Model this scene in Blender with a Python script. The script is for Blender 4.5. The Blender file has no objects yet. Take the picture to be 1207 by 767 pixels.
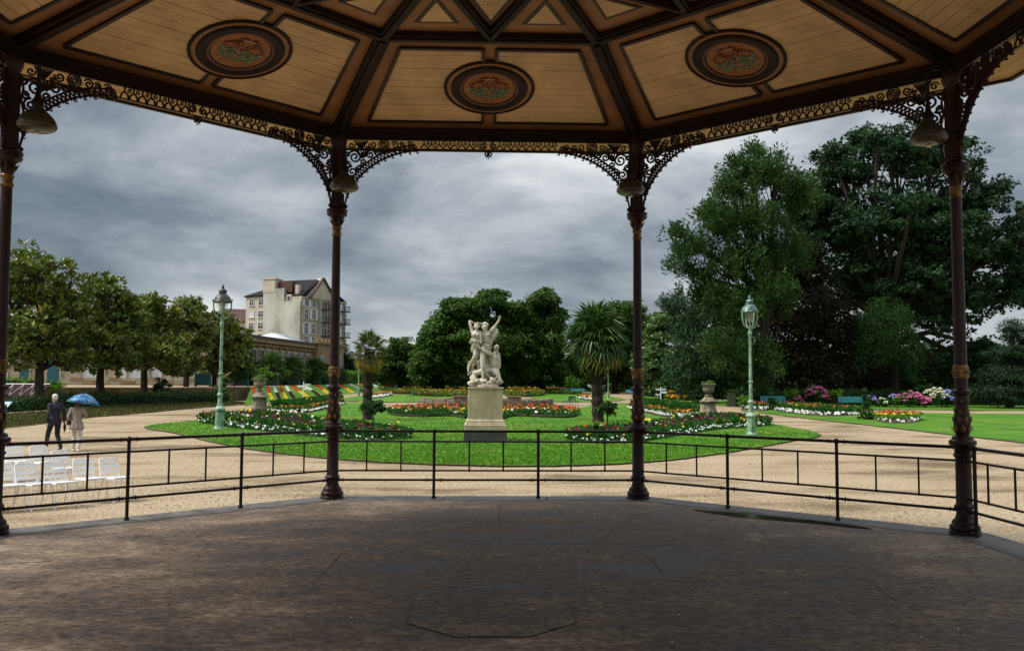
import bpy, bmesh, math, random
import numpy as np
from mathutils import Vector, Matrix
from mathutils.geometry import tessellate_polygon

random.seed(7)
S = bpy.context.scene
C = S.collection
PI = math.pi
R = math.radians

# ------------------------------------------------------------------ camera
CAM = Vector((-0.086, -7.587, 2.2))
YAW, PITCH, ROLL, FPX = 0.0344, 0.0656, 0.0049, 1059.5
FW = Vector((math.sin(YAW)*math.cos(PITCH), math.cos(YAW)*math.cos(PITCH), math.sin(PITCH)))
_r = Vector((math.cos(YAW), -math.sin(YAW), 0)); _u = _r.cross(FW)
RT = _r*math.cos(ROLL) + _u*math.sin(ROLL)
UP = -_r*math.sin(ROLL) + _u*math.cos(ROLL)
cd = bpy.data.cameras.new('camera'); cam = bpy.data.objects.new('camera', cd); C.objects.link(cam)
cam.matrix_world = Matrix(((RT.x, UP.x, -FW.x, CAM.x), (RT.y, UP.y, -FW.y, CAM.y), (RT.z, UP.z, -FW.z, CAM.z), (0, 0, 0, 1)))
cd.sensor_fit = 'HORIZONTAL'; cd.sensor_width = 36; cd.lens = 36*FPX/1207
cd.clip_start = 0.05; cd.clip_end = 5000
S.camera = cam

# ------------------------------------------------------------------ world: overcast sky
SUN_EL, SUN_AZ = R(52), R(-100)          # azimuth from +Y, clockwise
w = bpy.data.worlds.new('World'); S.world = w; w.use_nodes = True
nt = w.node_tree; nt.nodes.clear()
def nn(t, typ, **kw):
    n = t.nodes.new(typ)
    for k, v in kw.items():
        if k.startswith('i_'): n.inputs[int(k[2:])].default_value = v
        else: setattr(n, k, v)
    return n
def ramp(t, stops, interp='LINEAR'):
    n = t.nodes.new('ShaderNodeValToRGB'); cr = n.color_ramp; cr.interpolation = interp
    while len(cr.elements) < len(stops): cr.elements.new(0.5)
    for e, (p, c) in zip(cr.elements, stops):
        e.position = p; e.color = (*c, 1) if len(c) == 3 else c
    return n
L = nt.links.new
sky = nn(nt, 'ShaderNodeTexSky', sky_type='NISHITA', sun_disc=False, sun_elevation=SUN_EL, sun_rotation=SUN_AZ)
tc = nn(nt, 'ShaderNodeTexCoord')
sep = nn(nt, 'ShaderNodeSeparateXYZ'); L(tc.outputs['Generated'], sep.inputs[0])
zc = nn(nt, 'ShaderNodeMath', operation='MAXIMUM', i_1=0.0); L(sep.outputs['Z'], zc.inputs[0])
za = nn(nt, 'ShaderNodeMath', operation='ADD', i_1=0.36); L(zc.outputs[0], za.inputs[0])
dx = nn(nt, 'ShaderNodeMath', operation='DIVIDE'); L(sep.outputs['X'], dx.inputs[0]); L(za.outputs[0], dx.inputs[1])
dy = nn(nt, 'ShaderNodeMath', operation='DIVIDE'); L(sep.outputs['Y'], dy.inputs[0]); L(za.outputs[0], dy.inputs[1])
cmb = nn(nt, 'ShaderNodeCombineXYZ'); L(dx.outputs[0], cmb.inputs[0]); L(dy.outputs[0], cmb.inputs[1])
mp = nn(nt, 'ShaderNodeMapping'); mp.inputs['Location'].default_value = (-5.5, 8.1, 3.1); mp.inputs['Rotation'].default_value = (0, 0, R(-12)); mp.inputs['Scale'].default_value = (0.85, 1.15, 1)
L(cmb.outputs[0], mp.inputs[0])
n1 = nn(nt, 'ShaderNodeTexNoise'); n1.inputs['Scale'].default_value = 1.55; n1.inputs['Detail'].default_value = 11; n1.inputs['Roughness'].default_value = 0.58; n1.inputs['Distortion'].default_value = 0.25
L(mp.outputs[0], n1.inputs['Vector'])
n2 = nn(nt, 'ShaderNodeTexNoise'); n2.inputs['Scale'].default_value = 0.65; n2.inputs['Detail'].default_value = 3
L(mp.outputs[0], n2.inputs['Vector'])
avg = nn(nt, 'ShaderNodeMix', data_type='FLOAT'); avg.inputs[0].default_value = 0.42
L(n1.outputs['Fac'], avg.inputs[2]); L(n2.outputs['Fac'], avg.inputs[3])
cr = ramp(nt, [(0.39, (0.050, 0.063, 0.081)), (0.445, (0.088, 0.105, 0.126)), (0.49, (0.142, 0.160, 0.179)), (0.54, (0.220, 0.237, 0.252)), (0.605, (0.37, 0.38, 0.385))])
mp3 = nn(nt, 'ShaderNodeMapping'); mp3.inputs['Location'].default_value = (2.3, 0.7, 1.9); mp3.inputs['Scale'].default_value = (3.4, 3.4, 8.5); L(tc.outputs['Generated'], mp3.inputs[0])
n3 = nn(nt, 'ShaderNodeTexNoise'); n3.inputs['Scale'].default_value = 1.0; n3.inputs['Detail'].default_value = 9; n3.inputs['Roughness'].default_value = 0.57; n3.inputs['Distortion'].default_value = 0.3; L(mp3.outputs[0], n3.inputs['Vector'])
lump = nn(nt, 'ShaderNodeMix', data_type='FLOAT'); lump.inputs[0].default_value = 0.42; L(avg.outputs[0], lump.inputs[2]); L(n3.outputs['Fac'], lump.inputs[3])
L(lump.outputs[0], cr.inputs[0])
# an overcast sky grows brighter towards the zenith
zg = nn(nt, 'ShaderNodeMapRange'); zg.inputs['From Min'].default_value = 0.30; zg.inputs['From Max'].default_value = 1.0; zg.inputs['To Min'].default_value = 1.0; zg.inputs['To Max'].default_value = 3.0
L(sep.outputs['Z'], zg.inputs['Value'])
sc_ = nn(nt, 'ShaderNodeVectorMath', operation='SCALE'); L(cr.outputs[0], sc_.inputs[0]); L(zg.outputs[0], sc_.inputs['Scale'])
bg1 = nn(nt, 'ShaderNodeBackground'); bg1.inputs['Strength'].default_value = 0.75; L(sc_.outputs[0], bg1.inputs[0])
bg2 = nn(nt, 'ShaderNodeBackground'); bg2.inputs['Strength'].default_value = 0.05; L(sky.outputs[0], bg2.inputs[0])
mx = nn(nt, 'ShaderNodeMixShader'); mx.inputs[0].default_value = 0.06; L(bg1.outputs[0], mx.inputs[1]); L(bg2.outputs[0], mx.inputs[2])
wo = nn(nt, 'ShaderNodeOutputWorld'); L(mx.outputs[0], wo.inputs[0])

# ------------------------------------------------------------------ sun through cloud
sd = bpy.data.lights.new('sun', 'SUN'); sd.energy = 1.5; sd.angle = R(24); sd.color = (1.0, 0.955, 0.88)
sun = bpy.data.objects.new('sun', sd); C.objects.link(sun)
sdir = Vector((math.sin(SUN_AZ)*math.cos(SUN_EL), math.cos(SUN_AZ)*math.cos(SUN_EL), math.sin(SUN_EL)))
sun.rotation_euler = sdir.to_track_quat('Z', 'Y').to_euler()
sun.location = (0, 0, 60)

S.view_settings.view_transform = 'Standard'; S.view_settings.look = 'None'
S.view_settings.exposure = 1.6; S.view_settings.gamma = 1.0
S.cycles.use_denoising = True
S.cycles.max_bounces = 8; S.cycles.diffuse_bounces = 5; S.cycles.transparent_max_bounces = 6
S.cycles.caustics_reflective = False; S.cycles.caustics_refractive = False

# ------------------------------------------------------------------ photo pixel -> place on the ground
FLOOR = 0.6
def gz(y):                                # the park rises gently away from the bandstand
    return 0.0095*(min(max(y, 22.0), 330.0)-22.0)
def ray(px, py): return (FW*FPX + RT*(px-603.5) + UP*(383.5-py)).normalized()
def G(px, py, off=0.0):
    d = ray(px, py)
    t = (off-CAM.z)/d.z if d.z < -1e-6 else 1e9
    if CAM.y+d.y*t > 22:
        s = 0.0095
        # CAM.z + d.z t = s (CAM.y + d.y t - 22) + off
        den = d.z - s*d.y
        t = (s*(CAM.y-22)+off-CAM.z)/den if den < -1e-6 else 330
    p = CAM+d*t
    return Vector((p.x, p.y, gz(p.y)+off))
def AT(px, py, depth):                    # point on the ray at a distance along world Y
    d = ray(px, py); t = depth/d.y
    return CAM+d*t
def HZ(px, py, p):                        # world height of pixel row py above place p
    return AT(px, py, p.y-CAM.y).z
def MPP(p): return (p.y-CAM.y)/FPX        # metres per photo pixel at place p

# ------------------------------------------------------------------ tagging
def tag(o, label=None, cat=None, group=None, kind=None):
    if label: o['label'] = label
    if cat: o['category'] = cat
    if group: o['group'] = group
    if kind: o['kind'] = kind
    return o
def thing(name, label, cat, loc=(0, 0, 0), rz=0.0, group=None):
    o = bpy.data.objects.new(name, None); C.objects.link(o); o.empty_display_size = 0.2
    o.location = loc; o.rotation_euler = (0, 0, rz)
    return tag(o, label, cat, group)
def link(name, me, parent=None, loc=None, rz=None):
    o = bpy.data.objects.new(name, me); C.objects.link(o)
    if parent: o.parent = parent
    if loc is not None: o.location = loc
    if rz is not None: o.rotation_euler = (0, 0, rz)
    return o
def mesh_from(bm, name, m, smooth=False):
    me = bpy.data.meshes.new(name)
    bmesh.ops.recalc_face_normals(bm, faces=bm.faces[:])
    bm.to_mesh(me); bm.free()
    for x in (m if isinstance(m, (list, tuple)) else [m]): me.materials.append(x)
    if smooth:
        me.polygons.foreach_set('use_smooth', [True]*len(me.polygons))
        try: me.set_sharp_from_angle(angle=R(38))
        except Exception: pass
    return me
def obj(name, bm, m, parent=None, smooth=False, loc=None, rz=None):
    return link(name, mesh_from(bm, name, m, smooth), parent, loc, rz)
def copy_tree(o, parent=None):
    c = o.copy(); C.objects.link(c)
    if parent: c.parent = parent
    for ch in kids(o): copy_tree(ch, c)
    return c
def kids(o):
    return [x for x in o.children]

# ------------------------------------------------------------------ shapes
def NB(): return bmesh.new()
def box(bm, c, s, rz=0.0, mi=0, bev=0.0, rot=None):
    g = bmesh.ops.create_cube(bm, size=1.0)
    M = Matrix.Translation(Vector(c)) @ (rot.to_4x4() if rot is not None else Matrix.Rotation(rz, 4, 'Z')) @ Matrix.Diagonal((*s, 1))
    bmesh.ops.transform(bm, matrix=M, verts=g['verts'])
    fs = set(f for v in g['verts'] for f in v.link_faces)
    for f in fs: f.material_index = mi
    if bev > 0:
        es = list(set(e for v in g['verts'] for e in v.link_edges))
        r = bmesh.ops.bevel(bm, geom=es, offset=bev, segments=1, affect='EDGES', profile=0.5)
        for f in r['faces']: f.material_index = mi
    return g
def bar(bm, a, b, wdt, hgt, mi=0):
    a, b = Vector(a), Vector(b); d = b-a
    z = d.normalized(); q = z.to_track_quat('X', 'Z')
    box(bm, (a+b)/2, (d.length, wdt, hgt), mi=mi, rot=q.to_matrix())
def tube(bm, pts, rad, n=6, mi=0, caps=True):
    pts = [Vector(p) for p in pts]
    rads = rad if isinstance(rad, (list, tuple)) else [rad]*len(pts)
    rings = []; ref = None
    for i, p in enumerate(pts):
        t = (pts[min(i+1, len(pts)-1)]-pts[max(i-1, 0)])
        if t.length < 1e-9: t = Vector((0, 0, 1))
        t.normalize()
        if ref is None: ref = Vector((1, 0, 0)) if abs(t.x) < 0.8 else Vector((0, 1, 0))
        a = (ref - t*ref.dot(t))
        if a.length < 1e-6: a = t.orthogonal()
        a.normalize(); ref = a; b = t.cross(a)
        rings.append([bm.verts.new(p+(a*math.cos(2*PI*k/n+PI/4)+b*math.sin(2*PI*k/n+PI/4))*rads[i]) for k in range(n)])
    for A, B in zip(rings, rings[1:]):
        for k in range(n):
            f = bm.faces.new((A[k], A[(k+1) % n], B[(k+1) % n], B[k])); f.material_index = mi
    if caps and n > 2:
        for rg in (rings[0][::-1], rings[-1]):
            f = bm.faces.new(rg); f.material_index = mi
def lathe(bm, prof, n=16, c=(0, 0, 0), mi=0, phase=0.0, rot=None):
    c = Vector(c); rings = []
    for (r, z) in prof:
        if r < 1e-5:
            v = Vector((0, 0, z)); v = rot @ v if rot is not None else v
            rings.append([bm.verts.new(c+v)])
        else:
            rg = []
            for k in range(n):
                v = Vector((r*math.cos(2*PI*k/n+phase), r*math.sin(2*PI*k/n+phase), z))
                if rot is not None: v = rot @ v
                rg.append(bm.verts.new(c+v))
            rings.append(rg)
    for A, B in zip(rings, rings[1:]):
        if len(A) == 1 and len(B) == 1: continue
        for k in range(n):
            k2 = (k+1) % n
            if len(A) == 1: f = bm.faces.new((A[0], B[k], B[k2]))
            elif len(B) == 1: f = bm.faces.new((A[k], A[k2], B[0]))
            else: f = bm.faces.new((A[k], A[k2], B[k2], B[k]))
            f.material_index = mi
    for rg in (rings[0], rings[-1]):
        if len(rg) > 2:
            f = bm.faces.new(rg); f.material_index = mi
def ball(bm, c, r, sub=1, sc=(1, 1, 1), mi=0):
    g = bmesh.ops.create_icosphere(bm, subdivisions=sub, radius=r)
    bmesh.ops.transform(bm, matrix=Matrix.Translation(Vector(c)) @ Matrix.Diagonal((*sc, 1)), verts=g['verts'])
    for f in set(f for v in g['verts'] for f in v.link_faces): f.material_index = mi
def prism(bm, poly, z0, z1, mi=0):
    """vertical prism over a convex polygon of (x, y)"""
    a = [bm.verts.new((x, y, z0)) for x, y in poly]; b = [bm.verts.new((x, y, z1)) for x, y in poly]
    n = len(poly)
    fs = [bm.faces.new(b), bm.faces.new(a[::-1])]
    for k in range(n): fs.append(bm.faces.new((a[k], a[(k+1) % n], b[(k+1) % n], b[k])))
    for f in fs: f.material_index = mi
def slab(bm, quad, th, mi=0):
    """a convex polygon in space given thickness along its normal (both ways halved)"""
    q = [Vector(p) for p in quad]
    nrm = (q[1]-q[0]).cross(q[2]-q[0]).normalized()*(th/2)
    a = [bm.verts.new(p-nrm) for p in q]; b = [bm.verts.new(p+nrm) for p in q]
    n = len(q); fs = [bm.faces.new(b), bm.faces.new(a[::-1])]
    for k in range(n): fs.append(bm.faces.new((a[k], a[(k+1) % n], b[(k+1) % n], b[k])))
    for f in fs: f.material_index = mi
def smooth_line(pts, n=8, closed=False):
    """Catmull-Rom through 2-D or 3-D points"""
    pts = [Vector(p) for p in pts]; out = []
    N = len(pts); rng = range(N if closed else N-1)
    g = (lambda i: pts[i % N]) if closed else (lambda i: pts[min(max(i, 0), N-1)])
    for i in rng:
        p0, p1, p2, p3 = g(i-1), g(i), g(i+1), g(i+2)
        for k in range(n):
            t = k/n
            out.append(0.5*((2*p1)+(p2-p0)*t+(2*p0-5*p1+4*p2-p3)*t*t+(3*p1-p0-3*p2+p3)*t**3))
    if not closed: out.append(pts[-1])
    return out
def ground_sheet(poly, off, skirt=0.0, zf=None):
    """a sheet lying on the ground over an outline of world points; skirt = depth of its cut edge"""
    zf = zf or gz
    pts = [Vector((p[0], p[1], 0)) for p in poly]
    bm = NB(); vs = [bm.verts.new(p) for p in pts]
    for tri in tessellate_polygon([pts]):
        try: bm.faces.new([vs[i] for i in tri])
        except ValueError: pass
    for yy in (22.0, 330.0):
        bmesh.ops.bisect_plane(bm, geom=bm.verts[:]+bm.edges[:]+bm.faces[:], plane_co=(0, yy, 0), plane_no=(0, 1, 0))
    for v in bm.verts: v.co.z = zf(v.co.y)+off
    bmesh.ops.recalc_face_normals(bm, faces=bm.faces[:])
    if sum(f.normal.z for f in bm.faces) < 0: bmesh.ops.reverse_faces(bm, faces=bm.faces[:])
    if skirt > 0:
        n0 = set(bm.faces)
        be = [e for e in bm.edges if len(e.link_faces) == 1]
        r = bmesh.ops.extrude_edge_only(bm, edges=be)
        for v in r['geom']:
            if isinstance(v, bmesh.types.BMVert): v.co.z -= skirt
        for f in bm.faces:
            if f not in n0: f.material_index = 1
    return bm

# ------------------------------------------------------------------ materials
def mat(name, col, rough=0.6, metal=0.0, var=0.0, vscale=3.0, bump=0.0, bscale=20.0, spec=0.4, col2=None, detail=6, vdet=0.6, c_stops=None, dist=0.02, squash=None, coat=0.0):
    m = bpy.data.materials.new(name); m.use_nodes = True
    t = m.node_tree; b = t.nodes['Principled BSDF']
    b.inputs['Roughness'].default_value = rough; b.inputs['Metallic'].default_value = metal
    b.inputs['Specular IOR Level'].default_value = spec
    b.inputs['Base Color'].default_value = (*col, 1)
    if coat: b.inputs['Coat Weight'].default_value = coat
    ge = t.nodes.new('ShaderNodeNewGeometry'); src = ge.outputs['Position']
    if squash:
        mpn = t.nodes.new('ShaderNodeMapping'); mpn.inputs['Scale'].default_value = squash
        t.links.new(src, mpn.inputs[0]); src = mpn.outputs[0]
    if var > 0 or col2 or c_stops:
        n = t.nodes.new('ShaderNodeTexNoise'); n.inputs['Scale'].default_value = vscale; n.inputs['Detail'].default_value = detail; n.inputs['Roughness'].default_value = vdet
        t.links.new(src, n.inputs['Vector'])
        if c_stops: rp = ramp(t, c_stops)
        else:
            c2 = col2 or tuple(min(1, c*(1+var)) for c in col)
            c1 = col if col2 else tuple(c*(1-var) for c in col)
            rp = ramp(t, [(0.34, c1), (0.66, c2)])
        t.links.new(n.outputs['Fac'], rp.inputs[0]); t.links.new(rp.outputs[0], b.inputs['Base Color'])
    if bump > 0:
        n = t.nodes.new('ShaderNodeTexNoise'); n.inputs['Scale'].default_value = bscale; n.inputs['Detail'].default_value = 5
        t.links.new(src, n.inputs['Vector'])
        bp = t.nodes.new('ShaderNodeBump'); bp.inputs['Strength'].default_value = bump; bp.inputs['Distance'].default_value = dist
        t.links.new(n.outputs['Fac'], bp.inputs['Height']); t.links.new(bp.outputs[0], b.inputs['Normal'])
    return m
LEAF_GAIN = {'plane_leaves': 0.95, 'fresh_leaves': 0.95, 'copper_leaves': 0.85, 'birch_leaves': 1.0, 'lawn_blades': 1.75, 'magnolia_leaves': 1.7, 'chestnut_leaves': 1.12, 'bedding_leaves': 1.1, 'cedar_needles': 0.9}
def leaf_mat(name, stops, trans=0.3, rough=0.55, spec=0.14):
    """leaf colour picked per leaf by the random face attribute 'tint'"""
    m = bpy.data.materials.new(name); m.use_nodes = True
    t = m.node_tree; b = t.nodes['Principled BSDF']; out = t.nodes['Material Output']
    at = t.nodes.new('ShaderNodeAttribute'); at.attribute_name = 'tint'
    if 'petals' not in name: stops = [(p, tuple(min(0.7, x*LEAF_GAIN.get(name, 1.35)) for x in c)) for p, c in stops]
    rp = ramp(t, stops); t.links.new(at.outputs['Fac'], rp.inputs[0])
    t.links.new(rp.outputs[0], b.inputs['Base Color'])
    b.inputs['Roughness'].default_value = rough; b.inputs['Specular IOR Level'].default_value = spec
    tr = t.nodes.new('ShaderNodeBsdfTranslucent'); t.links.new(rp.outputs[0], tr.inputs[0])
    mx = t.nodes.new('ShaderNodeMixShader'); mx.inputs[0].default_value = trans
    t.links.new(b.outputs[0], mx.inputs[1]); t.links.new(tr.outputs[0], mx.inputs[2]); t.links.new(mx.outputs[0], out.inputs[0])
    return m

M = {}
M['maroon'] = mat('maroon_paint', (0.022, 0.0075, 0.0065), 0.42, var=0.4, vscale=5, bump=0.12, bscale=30, dist=0.004, spec=0.28)
M['darkwood'] = mat('dark_brown_paint', (0.017, 0.008, 0.0055), 0.55, var=0.35, vscale=3, bump=0.1, bscale=25, dist=0.004, spec=0.15)
M['gold'] = mat('worn_gold_paint', (0.16, 0.085, 0.025), 0.42, 0.35, var=0.75, vscale=18, bump=0.3, bscale=60, dist=0.006)
M['iron'] = mat('black_brown_iron', (0.012, 0.006, 0.006), 0.45, 0.1, var=0.3, vscale=8, spec=0.3)
M['board'] = mat('tan_boards', (0.60, 0.405, 0.22), 0.6, var=0.18, vscale=2.2, bump=0.06, bscale=30, dist=0.003, spec=0.25, squash=(1, 1, 1))
M['ochre'] = mat('ochre_frame_paint', (0.31, 0.145, 0.058), 0.55, var=0.16, vscale=3, spec=0.3)
M['orange'] = mat('orange_medallion_paint', (0.30, 0.11, 0.035), 0.55, var=0.3, vscale=9, spec=0.2)
M['redbrown'] = mat('red_brown_paint', (0.12, 0.03, 0.018), 0.5, var=0.2, vscale=9)
M['emblem_green'] = mat('emblem_green', (0.10, 0.17, 0.10), 0.5, var=0.3, vscale=20)
M['emblem_cream'] = mat('emblem_cream', (0.38, 0.34, 0.24), 0.5, var=0.3, vscale=20)
M['soffit'] = mat('golden_soffit', (0.60, 0.40, 0.165), 0.6, var=0.12, vscale=3)
M['zinc'] = mat('zinc_roof', (0.20, 0.22, 0.24), 0.45, 0.5, var=0.2, vscale=2)
M['glassdark'] = mat('smoked_lamp_glass', (0.052, 0.046, 0.035), 0.25, var=0.3, vscale=9, spec=0.35)
M['bulb'] = mat('frosted_bulb', (0.75, 0.72, 0.6), 0.4)
def concrete():
    m = mat('worn_floor_concrete', (0.15, 0.12, 0.10), 0.62, bump=0.25, bscale=14, dist=0.01, spec=0.22)
    t = m.node_tree; b = t.nodes['Principled BSDF']; ge = t.nodes.new('ShaderNodeNewGeometry')
    mp1 = t.nodes.new('ShaderNodeMapping'); mp1.inputs['Scale'].default_value = (0.6, 1.0, 1); mp1.inputs['Rotation'].default_value = (0, 0, R(4)); t.links.new(ge.outputs['Position'], mp1.inputs[0])
    a = nn(t, 'ShaderNodeTexNoise'); a.inputs['Scale'].default_value = 1.5; a.inputs['Detail'].default_value = 10; a.inputs['Roughness'].default_value = 0.68; t.links.new(mp1.outputs[0], a.inputs['Vector'])
    c = nn(t, 'ShaderNodeTexNoise'); c.inputs['Scale'].default_value = 26; c.inputs['Detail'].default_value = 6; c.inputs['Roughness'].default_value = 0.7; t.links.new(mp1.outputs[0], c.inputs['Vector'])
    ad = nn(t, 'ShaderNodeMix', data_type='FLOAT'); ad.inputs[0].default_value = 0.48; t.links.new(a.outputs['Fac'], ad.inputs[2]); t.links.new(c.outputs['Fac'], ad.inputs[3])
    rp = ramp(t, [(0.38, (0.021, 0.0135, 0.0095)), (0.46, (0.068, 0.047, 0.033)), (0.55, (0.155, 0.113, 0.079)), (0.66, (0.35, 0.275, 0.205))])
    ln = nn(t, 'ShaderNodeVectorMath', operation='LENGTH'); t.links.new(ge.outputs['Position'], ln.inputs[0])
    ew = nn(t, 'ShaderNodeMapRange'); ew.inputs['From Min'].default_value = 3.2; ew.inputs['From Max'].default_value = 5.4; ew.inputs['To Min'].default_value = -0.015; ew.inputs['To Max'].default_value = 0.085; t.links.new(ln.outputs['Value'], ew.inputs['Value'])  # rim paler than the middle: light falloff painted in, besides some rain-washing
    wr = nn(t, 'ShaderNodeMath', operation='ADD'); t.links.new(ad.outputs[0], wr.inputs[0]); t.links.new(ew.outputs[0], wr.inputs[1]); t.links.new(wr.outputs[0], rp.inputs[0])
    t.links.new(rp.outputs[0], b.inputs['Base Color'])
    rr = nn(t, 'ShaderNodeMapRange'); rr.inputs['From Min'].default_value = 0.38; rr.inputs['From Max'].default_value = 0.6; rr.inputs['To Min'].default_value = 0.55; rr.inputs['To Max'].default_value = 0.85
    t.links.new(a.outputs['Fac'], rr.inputs['Value']); t.links.new(rr.outputs[0], b.inputs['Roughness'])
    return m
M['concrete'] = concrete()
M['kerbstone'] = mat('granite_kerb', (0.105, 0.095, 0.085), 0.6, var=0.5, vscale=4, bump=0.25, bscale=30, dist=0.006, detail=9)
M['crack'] = mat('dusty_crack', (0.034, 0.026, 0.02), 0.95)
M['joint'] = mat('dark_joint', (0.02, 0.017, 0.015), 0.9)
M['wet'] = mat('wet_stain', (0.03, 0.022, 0.018), 0.12, var=0.3, vscale=5, spec=0.6)
M['podium'] = mat('podium_stone', (0.30, 0.27, 0.22), 0.8, var=0.25, vscale=2, bump=0.3, bscale=12)
def gravel():
    m = mat('beige_gravel', (0.45, 0.36, 0.25), 0.95, spec=0.15)
    t = m.node_tree; b = t.nodes['Principled BSDF']; ge = t.nodes.new('ShaderNodeNewGeometry')
    a = nn(t, 'ShaderNodeTexNoise'); a.inputs['Scale'].default_value = 13; a.inputs['Detail'].default_value = 7; a.inputs['Roughness'].default_value = 0.75; t.links.new(ge.outputs['Position'], a.inputs['Vector'])
    mp1 = t.nodes.new('ShaderNodeMapping'); mp1.inputs['Scale'].default_value = (0.17, 0.34, 1); mp1.inputs['Rotation'].default_value = (0, 0, R(8)); t.links.new(ge.outputs['Position'], mp1.inputs[0])
    c = nn(t, 'ShaderNodeTexNoise'); c.inputs['Scale'].default_value = 1.2; c.inputs['Detail'].default_value = 7; c.inputs['Roughness'].default_value = 0.62; t.links.new(mp1.outputs[0], c.inputs['Vector'])
    r1 = ramp(t, [(0.33, (0.15, 0.110, 0.070)), (0.5, (0.36, 0.278, 0.180)), (0.66, (0.56, 0.455, 0.32))]); t.links.new(a.outputs['Fac'], r1.inputs[0])
    r2 = ramp(t, [(0.36, (0.42, 0.38, 0.34)), (0.44, (0.72, 0.69, 0.65)), (0.50, (0.91, 0.895, 0.87)), (0.60, (1.0, 1.0, 1.0))]); t.links.new(c.outputs['Fac'], r2.inputs[0])
    mu = nn(t, 'ShaderNodeMix', data_type='RGBA', blend_type='MULTIPLY'); mu.inputs[0].default_value = 1
    t.links.new(r1.outputs[0], mu.inputs[6]); t.links.new(r2.outputs[0], mu.inputs[7]); t.links.new(mu.outputs[2], b.inputs['Base Color'])
    v = nn(t, 'ShaderNodeTexVoronoi'); v.inputs['Scale'].default_value = 24; t.links.new(ge.outputs['Position'], v.inputs['Vector'])
    bp = nn(t, 'ShaderNodeBump'); bp.inputs['Strength'].default_value = 0.6; bp.inputs['Distance'].default_value = 0.03; t.links.new(v.outputs['Distance'], bp.inputs['Height']); t.links.new(bp.outputs[0], b.inputs['Normal'])
    return m
M['gravel'] = gravel()
def grass():
    m = mat('mown_lawn', (0.03, 0.12, 0.012), 0.8, spec=0.2)
    t = m.node_tree; b = t.nodes['Principled BSDF']; ge = t.nodes.new('ShaderNodeNewGeometry')
    a = nn(t, 'ShaderNodeTexNoise'); a.inputs['Scale'].default_value = 0.5; a.inputs['Detail'].default_value = 8; a.inputs['Roughness'].default_value = 0.7; t.links.new(ge.outputs['Position'], a.inputs['Vector'])
    c = nn(t, 'ShaderNodeTexNoise'); c.inputs['Scale'].default_value = 16; c.inputs['Detail'].default_value = 5; c.inputs['Roughness'].default_value = 0.8; t.links.new(ge.outputs['Position'], c.inputs['Vector'])
    ad = nn(t, 'ShaderNodeMix', data_type='FLOAT'); ad.inputs[0].default_value = 0.5; t.links.new(a.outputs['Fac'], ad.inputs[2]); t.links.new(c.outputs['Fac'], ad.inputs[3])
    rp = ramp(t, [(0.38, (0.016, 0.075, 0.003)), (0.5, (0.050, 0.175, 0.006)), (0.62, (0.120, 0.260, 0.012))]); t.links.new(ad.outputs[0], rp.inputs[0])
    e = nn(t, 'ShaderNodeTexNoise'); e.inputs['Scale'].default_value = 0.22; e.inputs['Detail'].default_value = 7; e.inputs['Roughness'].default_value = 0.65; t.links.new(ge.outputs['Position'], e.inputs['Vector'])
    er = ramp(t, [(0.46, (0, 0, 0)), (0.66, (0.75, 0.75, 0.75))]); t.links.new(e.outputs['Fac'], er.inputs[0])
    yl = nn(t, 'ShaderNodeMix', data_type='RGBA'); yl.inputs[7].default_value = (0.150, 0.200, 0.022, 1); t.links.new(er.outputs[0], yl.inputs[0]); t.links.new(rp.outputs[0], yl.inputs[6]); t.links.new(yl.outputs[2], b.inputs['Base Color'])
    bp = nn(t, 'ShaderNodeBump'); bp.inputs['Strength'].default_value = 0.7; bp.inputs['Distance'].default_value = 0.05; t.links.new(c.outputs['Fac'], bp.inputs['Height']); t.links.new(bp.outputs[0], b.inputs['Normal'])
    return m
M['grass'] = grass()
M['verge'] = mat('rough_verge', (0.08, 0.07, 0.03), 0.9, vscale=1.6, detail=9, bump=0.6, bscale=9, dist=0.06, c_stops=[(0.35, (0.035, 0.045, 0.012)), (0.5, (0.10, 0.08, 0.035)), (0.65, (0.17, 0.12, 0.06))])
M['soil'] = mat('dark_soil', (0.035, 0.022, 0.014), 0.95, var=0.4, vscale=6, bump=0.6, bscale=12, dist=0.05)
M['bark'] = mat('tree_bark', (0.038, 0.029, 0.022), 0.9, var=0.45, vscale=4, bump=0.6, bscale=10, dist=0.06)
M['palebark'] = mat('pale_bark', (0.17, 0.13, 0.095), 0.9, var=0.4, vscale=4, bump=0.4, bscale=10, dist=0.04)
M['palmbark'] = mat('palm_fibre', (0.028, 0.018, 0.012), 0.95, var=0.5, vscale=7, bump=0.8, bscale=16, dist=0.06)
M['stone'] = mat('carved_stone', (0.50, 0.45, 0.365), 0.85, vscale=2.6, bump=0.3, bscale=14, dist=0.015, detail=10, vdet=0.7, c_stops=[(0.36, (0.17, 0.14, 0.10)), (0.45, (0.40, 0.35, 0.27)), (0.58, (0.60, 0.55, 0.46))])
M['pedstone'] = mat('pedestal_stone', (0.42, 0.335, 0.215), 0.85, vscale=1.3, detail=9, bump=0.2, bscale=25, dist=0.008, squash=(1, 1, 0.4), c_stops=[(0.3, (0.25, 0.19, 0.115)), (0.5, (0.46, 0.375, 0.245)), (0.66, (0.62, 0.54, 0.40))])
M['plinth'] = mat('dark_granite', (0.055, 0.052, 0.050), 0.5, var=0.35, vscale=6, bump=0.15, bscale=30, dist=0.005)
M['urnstone'] = mat('mossy_stone', (0.22, 0.19, 0.14), 0.9, var=0.4, vscale=3, bump=0.4, bscale=14, dist=0.02, c_stops=[(0.32, (0.07, 0.062, 0.048)), (0.5, (0.20, 0.165, 0.115)), (0.68, (0.36, 0.30, 0.21))])
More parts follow.
